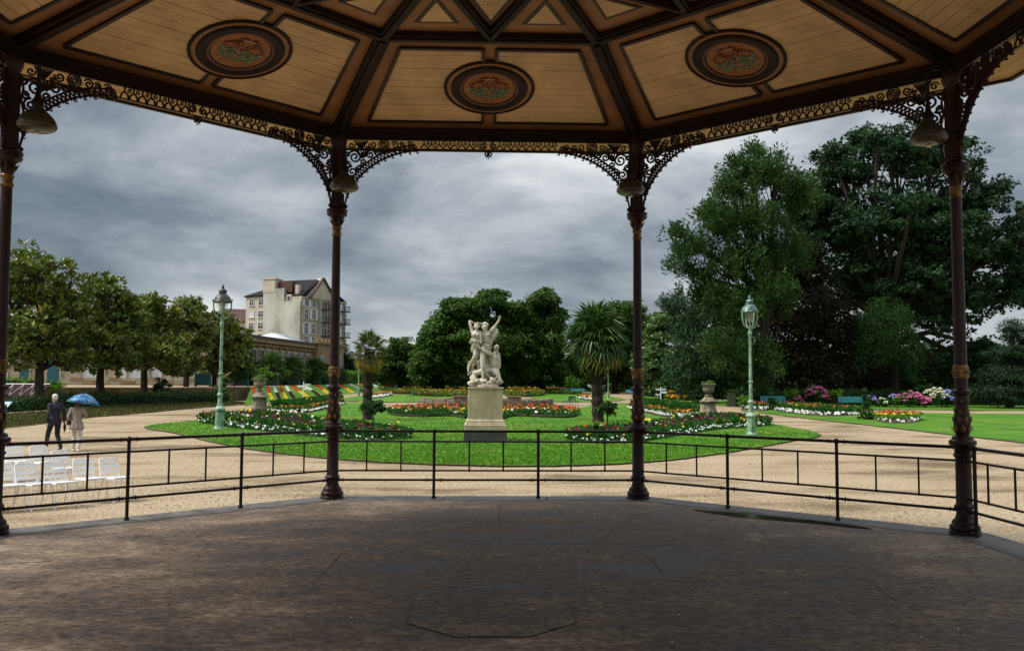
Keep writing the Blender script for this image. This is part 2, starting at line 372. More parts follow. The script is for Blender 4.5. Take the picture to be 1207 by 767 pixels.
M['verdigris'] = mat('verdigris_lamp', (0.16, 0.26, 0.20), 0.55, 0.1, vscale=5, detail=8, bump=0.2, bscale=25, dist=0.006, c_stops=[(0.33, (0.07, 0.12, 0.09)), (0.5, (0.20, 0.33, 0.24)), (0.66, (0.38, 0.48, 0.36))])
M['capbronze'] = mat('lantern_cap_copper', (0.10, 0.16, 0.14), 0.45, 0.3, vscale=7, detail=8, c_stops=[(0.35, (0.035, 0.045, 0.04)), (0.5, (0.10, 0.17, 0.15)), (0.66, (0.22, 0.34, 0.31))])
M['darkcap'] = mat('lantern_cap_dark', (0.045, 0.05, 0.042), 0.45, 0.3, var=0.4, vscale=7)
M['white'] = mat('white_paint', (0.80, 0.80, 0.79), 0.4, var=0.05, vscale=8, spec=0.5)
M['sign'] = mat('sign_white', (0.72, 0.73, 0.75), 0.5)
M['signgrey'] = mat('sign_arrow_grey', (0.25, 0.27, 0.30), 0.5)
M['teal'] = mat('teal_paint', (0.025, 0.20, 0.215), 0.5, var=0.25, vscale=3)
M['tealdark'] = mat('dark_teal_paint', (0.018, 0.105, 0.125), 0.5, var=0.25, vscale=3)
M['bluebench'] = mat('blue_bench_paint', (0.03, 0.22, 0.34), 0.5, var=0.2, vscale=3)
def clear_glass():
    m = bpy.data.materials.new('lantern_glass'); m.use_nodes = True; t = m.node_tree
    b = t.nodes['Principled BSDF']; b.inputs['Base Color'].default_value = (0.85, 0.88, 0.85, 1); b.inputs['Roughness'].default_value = 0.05
    tr = t.nodes.new('ShaderNodeBsdfTransparent'); tr.inputs[0].default_value = (0.86, 0.9, 0.88, 1)
    mx = t.nodes.new('ShaderNodeMixShader'); mx.inputs[0].default_value = 0.16
    t.links.new(tr.outputs[0], mx.inputs[1]); t.links.new(b.outputs[0], mx.inputs[2]); t.links.new(mx.outputs[0], t.nodes['Material Output'].inputs[0])
    return m
M['glass'] = clear_glass()
M['window'] = mat('window_glass', (0.05, 0.06, 0.075), 0.12, spec=0.7)
M['cream'] = mat('cream_render', (0.47, 0.435, 0.355), 0.85, var=0.14, vscale=0.5, detail=8)
M['party'] = mat('grey_party_wall', (0.36, 0.37, 0.31), 0.9, vscale=0.35, detail=9, squash=(1, 1, 0.5), c_stops=[(0.33, (0.25, 0.26, 0.22)), (0.5, (0.43, 0.44, 0.38)), (0.66, (0.54, 0.55, 0.48))])
M['slate'] = mat('slate_roof', (0.022, 0.021, 0.023), 0.8, spec=0.1, var=0.3, vscale=1.2)
M['brick'] = mat('brown_brick', (0.085, 0.045, 0.035), 0.85, var=0.3, vscale=3)
M['ochrestone'] = mat('ochre_stone', (0.26, 0.18, 0.095), 0.85, var=0.25, vscale=0.8, detail=8)
M['palestone'] = mat('pale_limestone', (0.38, 0.325, 0.235), 0.85, var=0.25, vscale=1.0, detail=9, bump=0.3, bscale=3)
M['shutter'] = mat('white_shutter', (0.62, 0.63, 0.65), 0.6)
M['leadroof'] = mat('lead_roof', (0.045, 0.042, 0.042), 0.6, var=0.2, vscale=1)
M['skyglass'] = mat('pale_skylight_glass', (0.55, 0.58, 0.60), 0.25, var=0.1, vscale=2)
M['water'] = mat('basin_water', (0.10, 0.12, 0.12), 0.08, bump=0.4, bscale=8, dist=0.02, spec=0.7)
M['rimstone'] = mat('basin_stone', (0.17, 0.125, 0.09), 0.8, var=0.35, vscale=4)
M['skin'] = mat('skin', (0.48, 0.27, 0.19), 0.55, var=0.06, vscale=20)
M['hairwhite'] = mat('white_hair', (0.62, 0.60, 0.56), 0.7, var=0.15, vscale=40, bump=0.4, bscale=90, dist=0.006)
M['hairdark'] = mat('dark_hair', (0.05, 0.035, 0.025), 0.6, var=0.3, vscale=40)
M['navy'] = mat('navy_jacket', (0.020, 0.021, 0.036), 0.8, var=0.3, vscale=9, bump=0.3, bscale=14, dist=0.012)
M['trouser'] = mat('charcoal_trousers', (0.013, 0.012, 0.015), 0.8, var=0.3, vscale=9)
M['trench'] = mat('taupe_raincoat', (0.28, 0.23, 0.205), 0.75, var=0.15, vscale=9, bump=0.3, bscale=12, dist=0.012)
M['paletrouser'] = mat('pale_trousers', (0.55, 0.49, 0.45), 0.8, var=0.1, vscale=9)
M['black'] = mat('black_leather', (0.010, 0.010, 0.010), 0.45)
M['red'] = mat('red_cloth', (0.42, 0.02, 0.03), 0.7, var=0.2, vscale=9)
M['jean'] = mat('blue_jeans', (0.04, 0.07, 0.14), 0.8, var=0.2, vscale=9)
M['coral'] = mat('coral_shirt', (0.62, 0.20, 0.13), 0.7)
M['umb'] = mat('umbrella_blue', (0.03, 0.17, 0.36), 0.45, vscale=9.0, detail=2, spec=0.4, c_stops=[(0.40, (0.008, 0.02, 0.07)), (0.47, (0.02, 0.17, 0.36)), (0.60, (0.035, 0.23, 0.42)), (0.66, (0.42, 0.10, 0.14))])
M['metal'] = mat('grey_metal', (0.25, 0.25, 0.26), 0.35, 0.8)
M['garden_iron'] = mat('dark_green_iron', (0.02, 0.03, 0.03), 0.45, 0.2)
M['panelblue'] = mat('panel_print', (0.35, 0.50, 0.46), 0.5, vscale=14, c_stops=[(0.42, (0.10, 0.30, 0.30)), (0.5, (0.42, 0.52, 0.44)), (0.6, (0.62, 0.62, 0.52))])
# ================================================================== the ground
def strip_ground():
    bm = NB(); xs = (-900, -300, -60, 0, 60, 300, 900); ys = (-400, -40, 22, 80, 160, 330, 1800)
    g = [[bm.verts.new((x, y, gz(y))) for x in xs] for y in ys]
    for j in range(len(ys)-1):
        for i in range(len(xs)-1): bm.faces.new((g[j][i], g[j][i+1], g[j+1][i+1], g[j+1][i]))
    return bm
tag(obj('ground', strip_ground(), M['gravel']), kind='structure')

# ================================================================== the bandstand
A, T = 5.2, math.tan(PI/8)
RC = A/math.cos(PI/8)
SIDE = 2*A*T
ZB = 5.74                                  # underside of the main beams
band = thing('bandstand', 'octagonal bandstand with maroon iron columns and a panelled tan wooden ceiling', 'bandstand')
def ring_copies(first, n=8):
    """copies of a part turned about the bandstand's axis (children come along)"""
    out = [first]
    for k in range(1, n):
        c = copy_tree(first, first.parent); c.rotation_euler = (0, 0, -k*PI/4); out.append(c)
    return out
# --- podium, kerb and floor slabs
bm = NB(); prism(bm, [((A+0.26)/math.cos(PI/8)*math.cos(PI/8+k*PI/4), (A+0.26)/math.cos(PI/8)*math.sin(PI/8+k*PI/4)) for k in range(8)], -0.3, FLOOR-0.035)
obj('podium', bm, [M['joint'] if False else M['podium']], band)
bm = NB(); prism(bm, [((A-0.1)/math.cos(PI/8)*math.cos(PI/8+k*PI/4), (A-0.1)/math.cos(PI/8)*math.sin(PI/8+k*PI/4)) for k in range(8)], FLOOR-0.034, FLOOR-0.028)
obj('floor_bed', bm, M['joint'], band)
def sector(r0, r1, f0, f1, gap=0.006):
    """part of one side's wedge between apothems r0, r1 and fractions f0, f1 of the side"""
    def P(r, f): return ((2*f-1)*(r*T), r)
    q = [P(r0+gap, f0), P(r0+gap, f1), P(r1-gap, f1), P(r1-gap, f0)]
    cx = sum(p[0] for p in q)/4
    return [(x+(gap if x < cx else -gap), y) for x, y in q]
def slab_part(name, r0, r1, f0, f1, z0, z1, m, bev=0.008, gap=0.005):
    bm = NB(); prism(bm, sector(r0, r1, f0, f1, gap), z0, z1)
    es = [e for e in bm.edges if all(abs(v.co.z-z1) < 1e-6 for v in e.verts)]
    bmesh.ops.bevel(bm, geom=es, offset=bev, segments=1, affect='EDGES')
    return obj(name, bm, m, band)
for (f0, f1) in ((0, 0.36), (0.36, 0.7), (0.7, 1.0)):
    ring_copies(slab_part('kerb_stone', A-0.22, A+0.3, f0, f1, FLOOR-0.16, FLOOR+0.004, M['kerbstone'], 0.018, 0.003))
for (r0, r1, f0, f1) in ((3.1, A-0.22, 0, 0.55), (3.1, A-0.22, 0.55, 1)):
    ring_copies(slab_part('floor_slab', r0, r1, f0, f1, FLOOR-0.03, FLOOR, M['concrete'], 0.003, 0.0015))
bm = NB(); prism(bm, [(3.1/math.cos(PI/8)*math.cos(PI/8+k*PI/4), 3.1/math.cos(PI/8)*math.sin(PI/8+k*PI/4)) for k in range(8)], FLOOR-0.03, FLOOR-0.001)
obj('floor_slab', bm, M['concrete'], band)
bm = NB(); prism(bm, [(0.62*math.cos(PI/8+k*PI/4), -1.19+0.62*math.sin(PI/8+k*PI/4)) for k in range(8)], FLOOR-0.0005, FLOOR+0.003)
ht = obj('hatch_joint', bm, M['joint'], band)
bm = NB(); prism(bm, [(0.612*math.cos(PI/8+k*PI/4), -1.19+0.612*math.sin(PI/8+k*PI/4)) for k in range(8)], FLOOR-0.0005, FLOOR+0.007)
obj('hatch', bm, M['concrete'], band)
# wet stain along the right-hand kerb
bm = NB()
a = PI/4; ca, sa = math.cos(-a), math.sin(-a)
outl = []
for i in range(26):
    t = i/25*2*PI; u = math.cos(t); v = math.sin(t)
    x = 0.15+1.15*u; y = 4.79+0.15*v*(1+0.25*math.sin(3*t+1))+0.05*math.sin(2.2*x)
    outl.append((x*ca-y*sa, x*sa+y*ca))
vs = [bm.verts.new((x, y, FLOOR+0.0045)) for x, y in outl]; bm.faces.new(vs)
obj('wet_stain', bm, M['wet'], band)

# hairline cracks and pale flecks in the concrete
def floor_pt(px, py):
    d = ray(px, py); t = (FLOOR-CAM.z)/d.z; p = CAM+d*t; return Vector((p.x, p.y, FLOOR+0.0012))
rc_ = random.Random(21)
for ln_, w_ in (([(372, 684), (388, 668), (405, 650)], 0.010), ([(760, 652), (771, 664), (782, 677)], 0.010), ([(882, 618), (897, 626), (912, 640)], 0.009), ([(330, 612), (420, 614), (520, 611), (602, 613)], 0.006), ([(0, 664), (30, 663), (62, 661)], 0.03),
              ([(150, 682), (250, 681), (360, 685)], 0.006), ([(606, 641), (700, 640), (760, 643), (800, 641)], 0.010), ([(780, 685), (900, 684), (1012, 681), (1050, 703), (1108, 731)], 0.007), ([(654, 592), (658, 602), (668, 613)], 0.007), ([(890, 674), (908, 674)], 0.03)):
    pts = smooth_line([floor_pt(*p) for p in ln_], 7); bm = NB(); prev = None
    for i, p in enumerate(pts):
        t = (pts[min(i+1, len(pts)-1)]-pts[max(i-1, 0)]); t.z = 0; t.normalize(); s_ = Vector((-t.y, t.x, 0))
        q = p+s_*rc_.uniform(-0.012, 0.012); h_ = w_*rc_.uniform(0.25, 0.7)*(0.2 if i in (0, len(pts)-1) else 1)
        cur = (bm.verts.new(q-s_*h_), bm.verts.new(q+s_*h_))
        if prev: bm.faces.new((prev[0], cur[0], cur[1], prev[1]))
        prev = cur
    obj('crack', bm, M['crack'], band)
bm = NB()
for i in range(46):
    p = floor_pt(rc_.uniform(60, 1150), 600+160*rc_.random()); r_ = rc_.uniform(0.006, 0.016)
    bm.faces.new([bm.verts.new(p+Vector((r_*rc_.uniform(0.6, 1.2)*math.cos(k*PI/3), r_*rc_.uniform(0.6, 1.2)*math.sin(k*PI/3), 0))) for k in range(6)])
tag(obj('fleck', bm, M['emblem_cream'], band), kind='stuff')
# --- columns
def column_at(k):
    an = PI/2-PI/8-k*PI/4
    return RC*math.cos(an), RC*math.sin(an), an
def make_column():
    root = link('column', None, band)
    def sub(name, prof, m, n=20, mi=None):
        bm = NB(); lathe(bm, prof, n, phase=PI/n); return obj(name, bm, m, root, smooth=True)
    sub('column_base', [(0.160, 0.0), (0.160, 0.035), (0.150, 0.045), (0.157, 0.06), (0.157, 0.085), (0.142, 0.105), (0.130, 0.112), (0.132, 0.13), (0.118, 0.155), (0.100, 0.17), (0.096, 0.185), (0.086, 0.21)], M['maroon'])
    sub('column_drum', [(0.086, 0.205), (0.084, 0.275), (0.102, 0.285), (0.104, 0.305), (0.09, 0.322), (0.083, 0.335), (0.081, 0.81), (0.084, 0.83), (0.10, 0.845), (0.10, 0.862), (0.086, 0.875), (0.09, 0.92), (0.11, 0.955), (0.138, 0.972), (0.142, 0.99), (0.138, 1.012), (0.112, 1.026), (0.105, 1.055), (0.075, 1.07), (0.065, 1.085)], M['maroon'])
    bm = NB(); lathe(bm, [(0.065, 1.08), (0.078, 1.095), (0.085, 1.12), (0.088, 1.20), (0.082, 1.28), (0.070, 1.36), (0.066, 1.41), (0.075, 1.42), (0.075, 1.47), (0.068, 1.48), (0.070, 1.51)], 18)
    n0 = len(bm.faces)
    for ring, (z, r, h, cnt) in enumerate(((1.14, 0.088, 0.10, 8), (1.24, 0.086, 0.09, 8), (1.34, 0.074, 0.08, 7), (1.445, 0.077, 0.045, 9))):
        for i in range(cnt):
            t = 2*PI*(i+0.5*(ring % 2))/cnt; c = Vector((math.cos(t), math.sin(t), 0)); s = Vector((-math.sin(t), math.cos(t), 0))
            b0 = c*r+Vector((0, 0, z-h/2)); tip = c*(r+0.016)+Vector((0, 0, z+h/2)); md = c*(r+0.012)+Vector((0, 0, z))
            q = [bm.verts.new(p) for p in (b0, md-s*h*0.28, tip, md+s*h*0.28, c*(r+0.02)+Vector((0, 0, z)))]
            for a_, b_ in ((0, 1), (1, 2), (2, 3), (3, 0)):
                f = bm.faces.new((q[a_], q[b_], q[4])); f.material_index = 1
    obj('gilded_sleeve', bm, [M['maroon'], M['gold']], root)
    sub('sleeve_ring', [(0.068, 1.505), (0.096, 1.52), (0.102, 1.54), (0.096, 1.56), (0.072, 1.575), (0.066, 1.60)], M['maroon'])
    bm = NB(); lathe(bm, [(0.068, 1.69), (0.078, 1.70), (0.082, 1.72), (0.078, 1.74), (0.078, 1.79), (0.083, 1.81), (0.078, 1.83), (0.066, 1.84)], 18)
    for i in range(10):
        t = 2*PI*i/10; ball(bm, (0.08*math.cos(t), 0.08*math.sin(t), 1.765), 0.019, 1, (1, 1, 1.2))
    obj('gilded_band', bm, M['gold'], root)
    sub('shaft', [(0.068, 1.58), (0.068, 1.70), (0.068, 1.83), (0.066, 1.86), (0.057, 3.70)], M['maroon'], 18)
    sub('neck_ring', [(0.057, 3.69), (0.068, 3.70), (0.070, 3.715), (0.060, 3.735), (0.058, 3.79), (0.068, 3.80), (0.071, 3.815), (0.060, 3.83)], M['gold'])
    bm = NB(); lathe(bm, [(0.058, 3.825), (0.066, 3.86), (0.080, 3.95), (0.105, 3.975), (0.13, 3.985), (0.145, 4.01), (0.14, 4.04), (0.15, 4.055), (0.148, 4.075), (0.115, 4.095), (0.10, 4.11)], 18)
    for i in range(8):
        t = 2*PI*i/8; c = Vector((math.cos(t), math.sin(t), 0)); s = Vector((-math.sin(t), math.cos(t), 0))
        q = [bm.verts.new(p) for p in (c*0.06+Vector((0, 0, 3.84)), c*0.085-s*0.028+Vector((0, 0, 3.91)), c*0.125+Vector((0, 0, 3.965)), c*0.085+s*0.028+Vector((0, 0, 3.91)), c*0.096+Vector((0, 0, 3.90)))]
        for a_, b_ in ((0, 1), (1, 2), (2, 3), (3, 0)): bm.faces.new((q[a_], q[b_], q[4]))
    obj('capital', bm, M['maroon'], root, smooth=True)
    bm = NB(); lathe(bm, [(0.098, 4.10), (0.098, 4.13), (0.086, 4.15), (0.082, 4.90), (0.088, 4.95), (0.115, 5.02), (0.125, 5.06), (0.125, 5.20)], 8, phase=PI/8)
    obj('upper_post', bm, M['maroon'], root)
    return root
col0 = make_column()
for k in range(8):
    c = col0 if k == 0 else copy_tree(col0, band)
    x, y, an = column_at(k); c.location = (x, y, FLOOR); c.rotation_euler = (0, 0, an)

# --- beams
def trap_bar(r0, r1, z0, z1, inset=0.0):
    """a bar along one side between apothems r0<r1, mitred at the corners"""
    bm = NB(); prism(bm, [(-r0*T+inset, r0), (r0*T-inset, r0), (r1*T-inset, r1), (-r1*T+inset, r1)], z0, z1); return bm
bm = trap_bar(A-0.10, A+0.11, ZB, ZB+0.098, 0.002)
prism(bm, [(-(A+0.04)*T, A+0.04), ((A+0.04)*T, A+0.04), ((A+0.108)*T, A+0.108), (-(A+0.108)*T, A+0.108)], ZB+0.099, ZB+0.20)
prism(bm, [(-(A-0.13)*T, A-0.13), ((A-0.13)*T, A-0.13), ((A-0.102)*T, A-0.102), (-(A-0.102)*T, A-0.102)], ZB+0.03, ZB+0.085)
prism(bm, [(-(A+0.06)*T, A-0.06), ((A-0.06)*T, A-0.06), ((A+0.06)*T, A+0.06), (-(A+0.06)*T, A+0.06)], ZB-0.025, ZB-0.002)
ring_copies(obj('beam', bm, M['darkwood'], band))
def ZC(r): return 5.88+0.281*(A-r)          # ceiling plane, outer ring of panels
RR, ZI = 3.14, 6.458
bm = trap_bar(RR-0.085, RR+0.085, ZI-0.075, ZI+0.02, 0.002)
prism(bm, [(-(RR-0.04)*T, RR-0.04), ((RR-0.04)*T, RR-0.04), ((RR+0.04)*T, RR+0.04), (-(RR+0.04)*T, RR+0.04)], ZI-0.10, ZI-0.077)
ring_copies(obj('ring_beam', bm, M['darkwood'], band))
def hip_pt(r, dz=0.0, z=None): return Vector((r*T, r, (ZC(r) if z is None else z)+dz))
bm = NB()
bar(bm, hip_pt(A-0.05, -0.03), hip_pt(RR, -0.03), 0.19, 0.11)
bar(bm, hip_pt(A-0.07, -0.10), hip_pt(RR+0.03, -0.10), 0.08, 0.035)
ring_copies(obj('hip_beam', bm, M['darkwood'], band))
bm = NB()
bar(bm, hip_pt(RR-0.02, -0.03, ZI), Vector((0.05*T, 0.05, ZI-0.03)), 0.13, 0.095)
bar(bm, hip_pt(RR-0.05, -0.092, ZI), Vector((0.05*T, 0.05, ZI-0.092)), 0.07, 0.03)
ring_copies(obj('inner_hip_beam', bm, M['darkwood'], band))
HR = 1.39
for sgn in (-1, 1):
    bm = NB()
    a_ = Vector((0, RR-0.06, ZI-0.028)); b_ = Vector((sgn*HR*T, HR, ZI-0.028))
    bar(bm, a_, b_, 0.12, 0.09); bar(bm, a_+Vector((0, 0, -0.060)), b_+Vector((0, 0, -0.060)), 0.055, 0.03)
    ring_copies(obj('diagonal_beam', bm, M['darkwood'], band))

# --- the eight big ceiling panels
VV = Vector((0, -1, 0.281)).normalized(); ND = Vector((0, -0.281, -1)).normalized()
O0 = Vector((0, 4.2, ZC(4.2)))
PM = Matrix((( -1, 0, 0, O0.x), (0, VV.y, ND.y, O0.y), (0, VV.z, ND.z, O0.z), (0, 0, 0, 1)))
PM[0][0] = 1.0
def to_plane(bm): bmesh.ops.transform(bm, matrix=PM, verts=bm.verts[:]); return bm
def rv(v): return 4.2-v*0.9627
def vr(r): return (4.2-r)/0.9627
root = link('ceiling_panel', None, band)
bm = NB(); prism(bm, [(-A*T, vr(A)), (A*T, vr(A)), (RR*T, vr(RR)), (-RR*T, vr(RR))], -0.03, 0)
obj('panel_frame', to_plane(bm), M['ochre'], root)
V0, V1 = vr(5.00), vr(3.40)
def wv(v): return 1.12+(rv(v)-3.4)*0.362
BARW = 0.085
for sgn in (-1, 1):
    bm = NB(); q = [(sgn*BARW, V0), (sgn*wv(V0), V0), (sgn*wv(V1), V1), (sgn*BARW, V1)]
    prism(bm, q if sgn > 0 else q[::-1], 0.0006, 0.003)
    obj('board_backing', to_plane(bm), M['darkwood'], root)
    NBD = 12
    for i in range(NBD):
        a_ = V0+(V1-V0)*i/NBD+0.004; b_ = V0+(V1-V0)*(i+1)/NBD-0.004
        q = [(sgn*(BARW+0.002), a_), (sgn*(wv(a_)-0.002), a_), (sgn*(wv(b_)-0.002), b_), (sgn*(BARW+0.002), b_)]
        bm = NB(); prism(bm, q if sgn > 0 else q[::-1], 0.0035, 0.016+0.003*((i*7+(sgn > 0)*3) % 3)/2)
        obj('board', to_plane(bm), M['board'], root)
    bm = NB()
    MW, MH = 0.042, 0.034
    def strip(p, q):
        p = Vector((*p, 0.02)); q = Vector((*q, 0.02)); bar(bm, p, q, MW, MH)
    strip((sgn*BARW, V0), (sgn*wv(V0), V0)); strip((sgn*wv(V0), V0), (sgn*wv(V1), V1)); strip((sgn*wv(V1), V1), (sgn*BARW, V1))
    strip((sgn*BARW, V0), (sgn*BARW, -0.56)); strip((sgn*BARW, V1), (sgn*BARW, 0.56))
    obj('moulding', to_plane(bm), M['maroon'], root)
def annulus(bm, prof, mi, n=40):
    rings = [[bm.verts.new((r*math.cos(2*PI*k/n), r*math.sin(2*PI*k/n), h)) for k in range(n)] for r, h in prof]
    for A_, B_ in zip(rings, rings[1:]):
        for k in range(n): bm.faces.new((A_[k], A_[(k+1) % n], B_[(k+1) % n], B_[k])).material_index = mi
bm = NB()
annulus(bm, [(0.608, 0.0), (0.605, 0.036), (0.59, 0.044), (0.572, 0.044), (0.566, 0.028)], 0)
annulus(bm, [(0.5655, 0.028), (0.52, 0.03), (0.515, 0.032)], 1)
annulus(bm, [(0.5145, 0.032), (0.505, 0.05), (0.48, 0.058), (0.45, 0.055), (0.42, 0.044), (0.392, 0.040)], 0)
annulus(bm, [(0.3915, 0.040), (0.385, 0.046), (0.365, 0.046), (0.36, 0.034)], 2)
annulus(bm, [(0.3595, 0.034), (0.345, 0.030)], 0)
annulus(bm, [(0.3445, 0.030), (0.33, 0.033), (0.318, 0.028)], 3)
vs = [bm.verts.new((0.3175*math.cos(2*PI*k/40), 0.3175*math.sin(2*PI*k/40), 0.026)) for k in range(40)]; bm.faces.new(vs).material_index = 4
for f in bm.faces: f.normal_update()
obj('medallion', to_plane(bm), [M['darkwood'], M['ochre'], M['redbrown'], M['ochre'], M['orange']], root)
def spiral(cx, cy, r, turns=1.6, a0=0.0, d=1, r_in=0.15, n=9):
    N = max(6, int(n*turns)); pts = []
    for i in range(N+1):
        t = i/N; rr = r*(1-(1-r_in)*t); an = a0+d*2*PI*turns*t
        pts.append((cx+rr*math.cos(an), cy+rr*math.sin(an)))
    return pts
bm = NB()
def relief(pts, rad, mi): tube(bm, [(x, y, 0.03) for x, y in pts], rad, 5, mi)
rnd = random.Random(3)
for sgn in (-1, 1):      # green acanthus scrolls below, ribbons above
    for (cx, cy, r, tr, a0, d) in ((0.20, -0.07, 0.062, 1.6, 2.6, -1), (0.125, -0.135, 0.055, 1.5, 0.2, 1), (0.235, 0.0, 0.036, 1.3, 4.2, 1), (0.055, -0.09, 0.045, 1.4, 1.2, -1), (0.14, -0.025, 0.042, 1.3, 3.6, 1), (0.04, -0.185, 0.042, 1.4, 0.5, -1), (0.09, 0.015, 0.032, 1.3, 2.0, 1), (0.17, -0.165, 0.035, 1.3, 1.0, -1), (0.05, -0.02, 0.028, 1.2, 0, 1)):
        relief([(sgn*x, y) for x, y in spiral(cx, cy, r, tr, a0, d)], 0.0085, 0)
        relief([(sgn*x, y) for x, y in spiral(cx+0.003, cy+0.004, r*0.6, tr*0.7, a0, d)], 0.005, 1)
        for q in range(3):
            t = a0+q*2.1; relief([(sgn*(cx+r*math.cos(t)), cy+r*math.sin(t)), (sgn*(cx+r*1.45*math.cos(t+0.4)), cy+r*1.45*math.sin(t+0.4))], [0.008, 0.002], (0, 1, 2)[q])
    relief([(sgn*0.07, 0.185), (sgn*0.12, 0.175), (sgn*0.165, 0.15), (sgn*0.20, 0.115), (sgn*0.225, 0.105), (sgn*0.245, 0.07), (sgn*0.262, 0.055)], [0.014, 0.014, 0.013, 0.010, 0.013, 0.012, 0.004], 2)
    relief([(sgn*0.02, 0.245), (sgn*0.06, 0.25), (sgn*0.10, 0.235), (sgn*0.13, 0.21)], [0.012, 0.013, 0.011, 0.004], 2)
    relief([(sgn*0.10, 0.135), (sgn*0.13, 0.12), (sgn*0.155, 0.09)], [0.009, 0.009, 0.003], 2)
relief([(-0.07, 0.212), (0, 0.222), (0.07, 0.212)], 0.009, 1)
for i in range(7):
    t = -0.75+i*0.25; relief([(0.09*math.sin(t*0.8), 0.03), (0.13*math.sin(t), 0.10), (0.15*math.sin(t), 0.15+0.03*(i % 2))], [0.009, 0.010, 0.003], 3 if i % 2 else 2)
relief([(-0.045, 0.07), (-0.04, 0.02), (0, -0.03), (0.04, 0.02), (0.045, 0.07), (-0.045, 0.07)], 0.007, 1)
relief([(0, 0.06), (0, -0.01)], 0.02, 2)
obj('emblem', to_plane(bm), [M['emblem_green'], M['emblem_cream'], M['redbrown'], M['orange']], root)
ring_copies(root)

# --- inner star: triangles and kites
def shrink(poly, d):
    c = Vector((sum(p[0] for p in poly)/len(poly), sum(p[1] for p in poly)/len(poly)))
    return [tuple(c+(Vector(p)-c)*d) for p in poly]
for sgn in (-1, 1):
    tri = [(sgn*RR*T, RR), (0, RR), (sgn*HR*T, HR)]
    if sgn > 0: tri = tri[::-1]
    root = link('triangle_panel', None, band)
    bm = NB(); prism(bm, tri, ZI, ZI+0.03); obj('panel_frame', bm, M['ochre'], root)
    t1 = shrink(tri, 0.40); t2 = shrink(tri, 0.30)
    bm = NB(); prism(bm, t1, ZI-0.012, ZI-0.001); obj('moulding', bm, M['maroon'], root)
    bm = NB(); prism(bm, t2, ZI-0.018, ZI-0.0125); obj('panel_field', bm, M['board'], root)
    ring_copies(root)
root = link('kite_panel', None, band)
kt = [(0, RR), (-HR*T, HR), (0, 0.06), (HR*T, HR)]
bm = NB(); prism(bm, kt, ZI+0.002, ZI+0.03); obj('panel_frame', bm, M['ochre'], root)
k1 = shrink(kt, 0.78); k2 = shrink(kt, 0.70)
bm = NB(); prism(bm, k1, ZI-0.012, ZI+0.001); obj('moulding', bm, M['maroon'], root)
ys = [p[1] for p in k2]; y0, y1 = min(ys), max(ys); ym = k2[1][1]; wm = abs(k2[1][0]); nb = 15
for i in range(nb):
    a_ = y0+(y1-y0)*i/nb+0.004; b_ = y0+(y1-y0)*(i+1)/nb-0.004
    wf = lambda y: max(0.004, wm*((y-y0)/(ym-y0) if y < ym else (y1-y)/(y1-ym)))
    bm = NB(); prism(bm, [(-wf(a_), a_), (wf(a_), a_), (wf(b_), b_), (-wf(b_), b_)], ZI-0.020, ZI-0.0125); obj('board', bm, M['board'], root)
ring_copies(root)
bm = NB(); lathe(bm, [(0.0, -0.45), (0.05, -0.42), (0.07, -0.36), (0.10, -0.32), (0.24, -0.24), (0.28, -0.14), (0.28, 0.0)], 16, (0, 0, ZI)); obj('ceiling_boss', bm, M['darkwood'], band, smooth=True)

# --- eaves and roof
RE = A+0.92
def side_quad(r0, z0, r1, z1): return [Vector((-r0*T, r0, z0)), Vector((r0*T, r0, z0)), Vector((r1*T, r1, z1)), Vector((-r1*T, r1, z1))]
bm = NB(); slab(bm, side_quad(A+0.112, 5.925, RE-0.04, 5.815), 0.02); 
es = obj('eave_soffit', bm, M['soffit'], band)
ring_copies(es)
bm = NB()
for i in range(4):
    f = i/4; r = A+0.2+0.16*i
    bar(bm, (-r*T, r, 5.905-0.022*i), (r*T, r, 5.905-0.022*i), 0.02, 0.016)
ring_copies(obj('soffit_batten', bm, M['soffit'], band))
bm = trap_bar(RE-0.045, RE, 5.775, 5.90, 0.001)
prism(bm, [(-RE*T, RE+0.002), (RE*T, RE+0.002), ((RE+0.05)*T, RE+0.05), (-(RE+0.05)*T, RE+0.05)], 5.84, 5.93)
ring_copies(obj('fascia', bm, M['maroon'], band))
bm = NB(); slab(bm, side_quad(RE+0.05, 5.95, 0.5, 7.35), 0.03)
ring_copies(obj('roof_panel', bm, M['zinc'], band))
bm = NB(); lathe(bm, [(0.62, 7.2), (0.6, 7.6), (0.72, 7.65), (0.5, 7.9), (0.1, 8.3), (0.05, 8.9), (0.0, 9.0)], 8, phase=PI/8); obj('roof_lantern', bm, M['zinc'], band)

# --- cast-iron frieze and brackets
def strokes(bm, lst, rad=0.011, d=0.0):
    for pts in lst: tube(bm, [(x, d, z) for x, z in pts], rad*1.38, 4)
FH = 0.165
bm = NB()
hs = SIDE/2-0.10
box(bm, (0, 0, -0.012), (2*hs, 0.035, 0.02)); box(bm, (0, 0, -FH), (2*hs, 0.035, 0.016))
n = 18; pw = 2*0.98/n
for i in range(n):
    cx = -0.98+pw*(i+0.5)
    if abs(cx) < 0.14: continue
    strokes(bm, [[(cx+pw*0.44*math.cos(t), -FH+0.012+0.075*math.sin(t)) for t in (0, PI*0.2, PI*0.4, PI*0.6, PI*0.8, PI)]], 0.010)
    strokes(bm, [[(cx, -FH+0.085), (cx, -0.02)]], 0.009)
    strokes(bm, [spiral(cx+pw*0.5, -0.055, 0.026, 1.0, PI/2, 1 if i % 2 else -1, 0.4, 8)], 0.008)
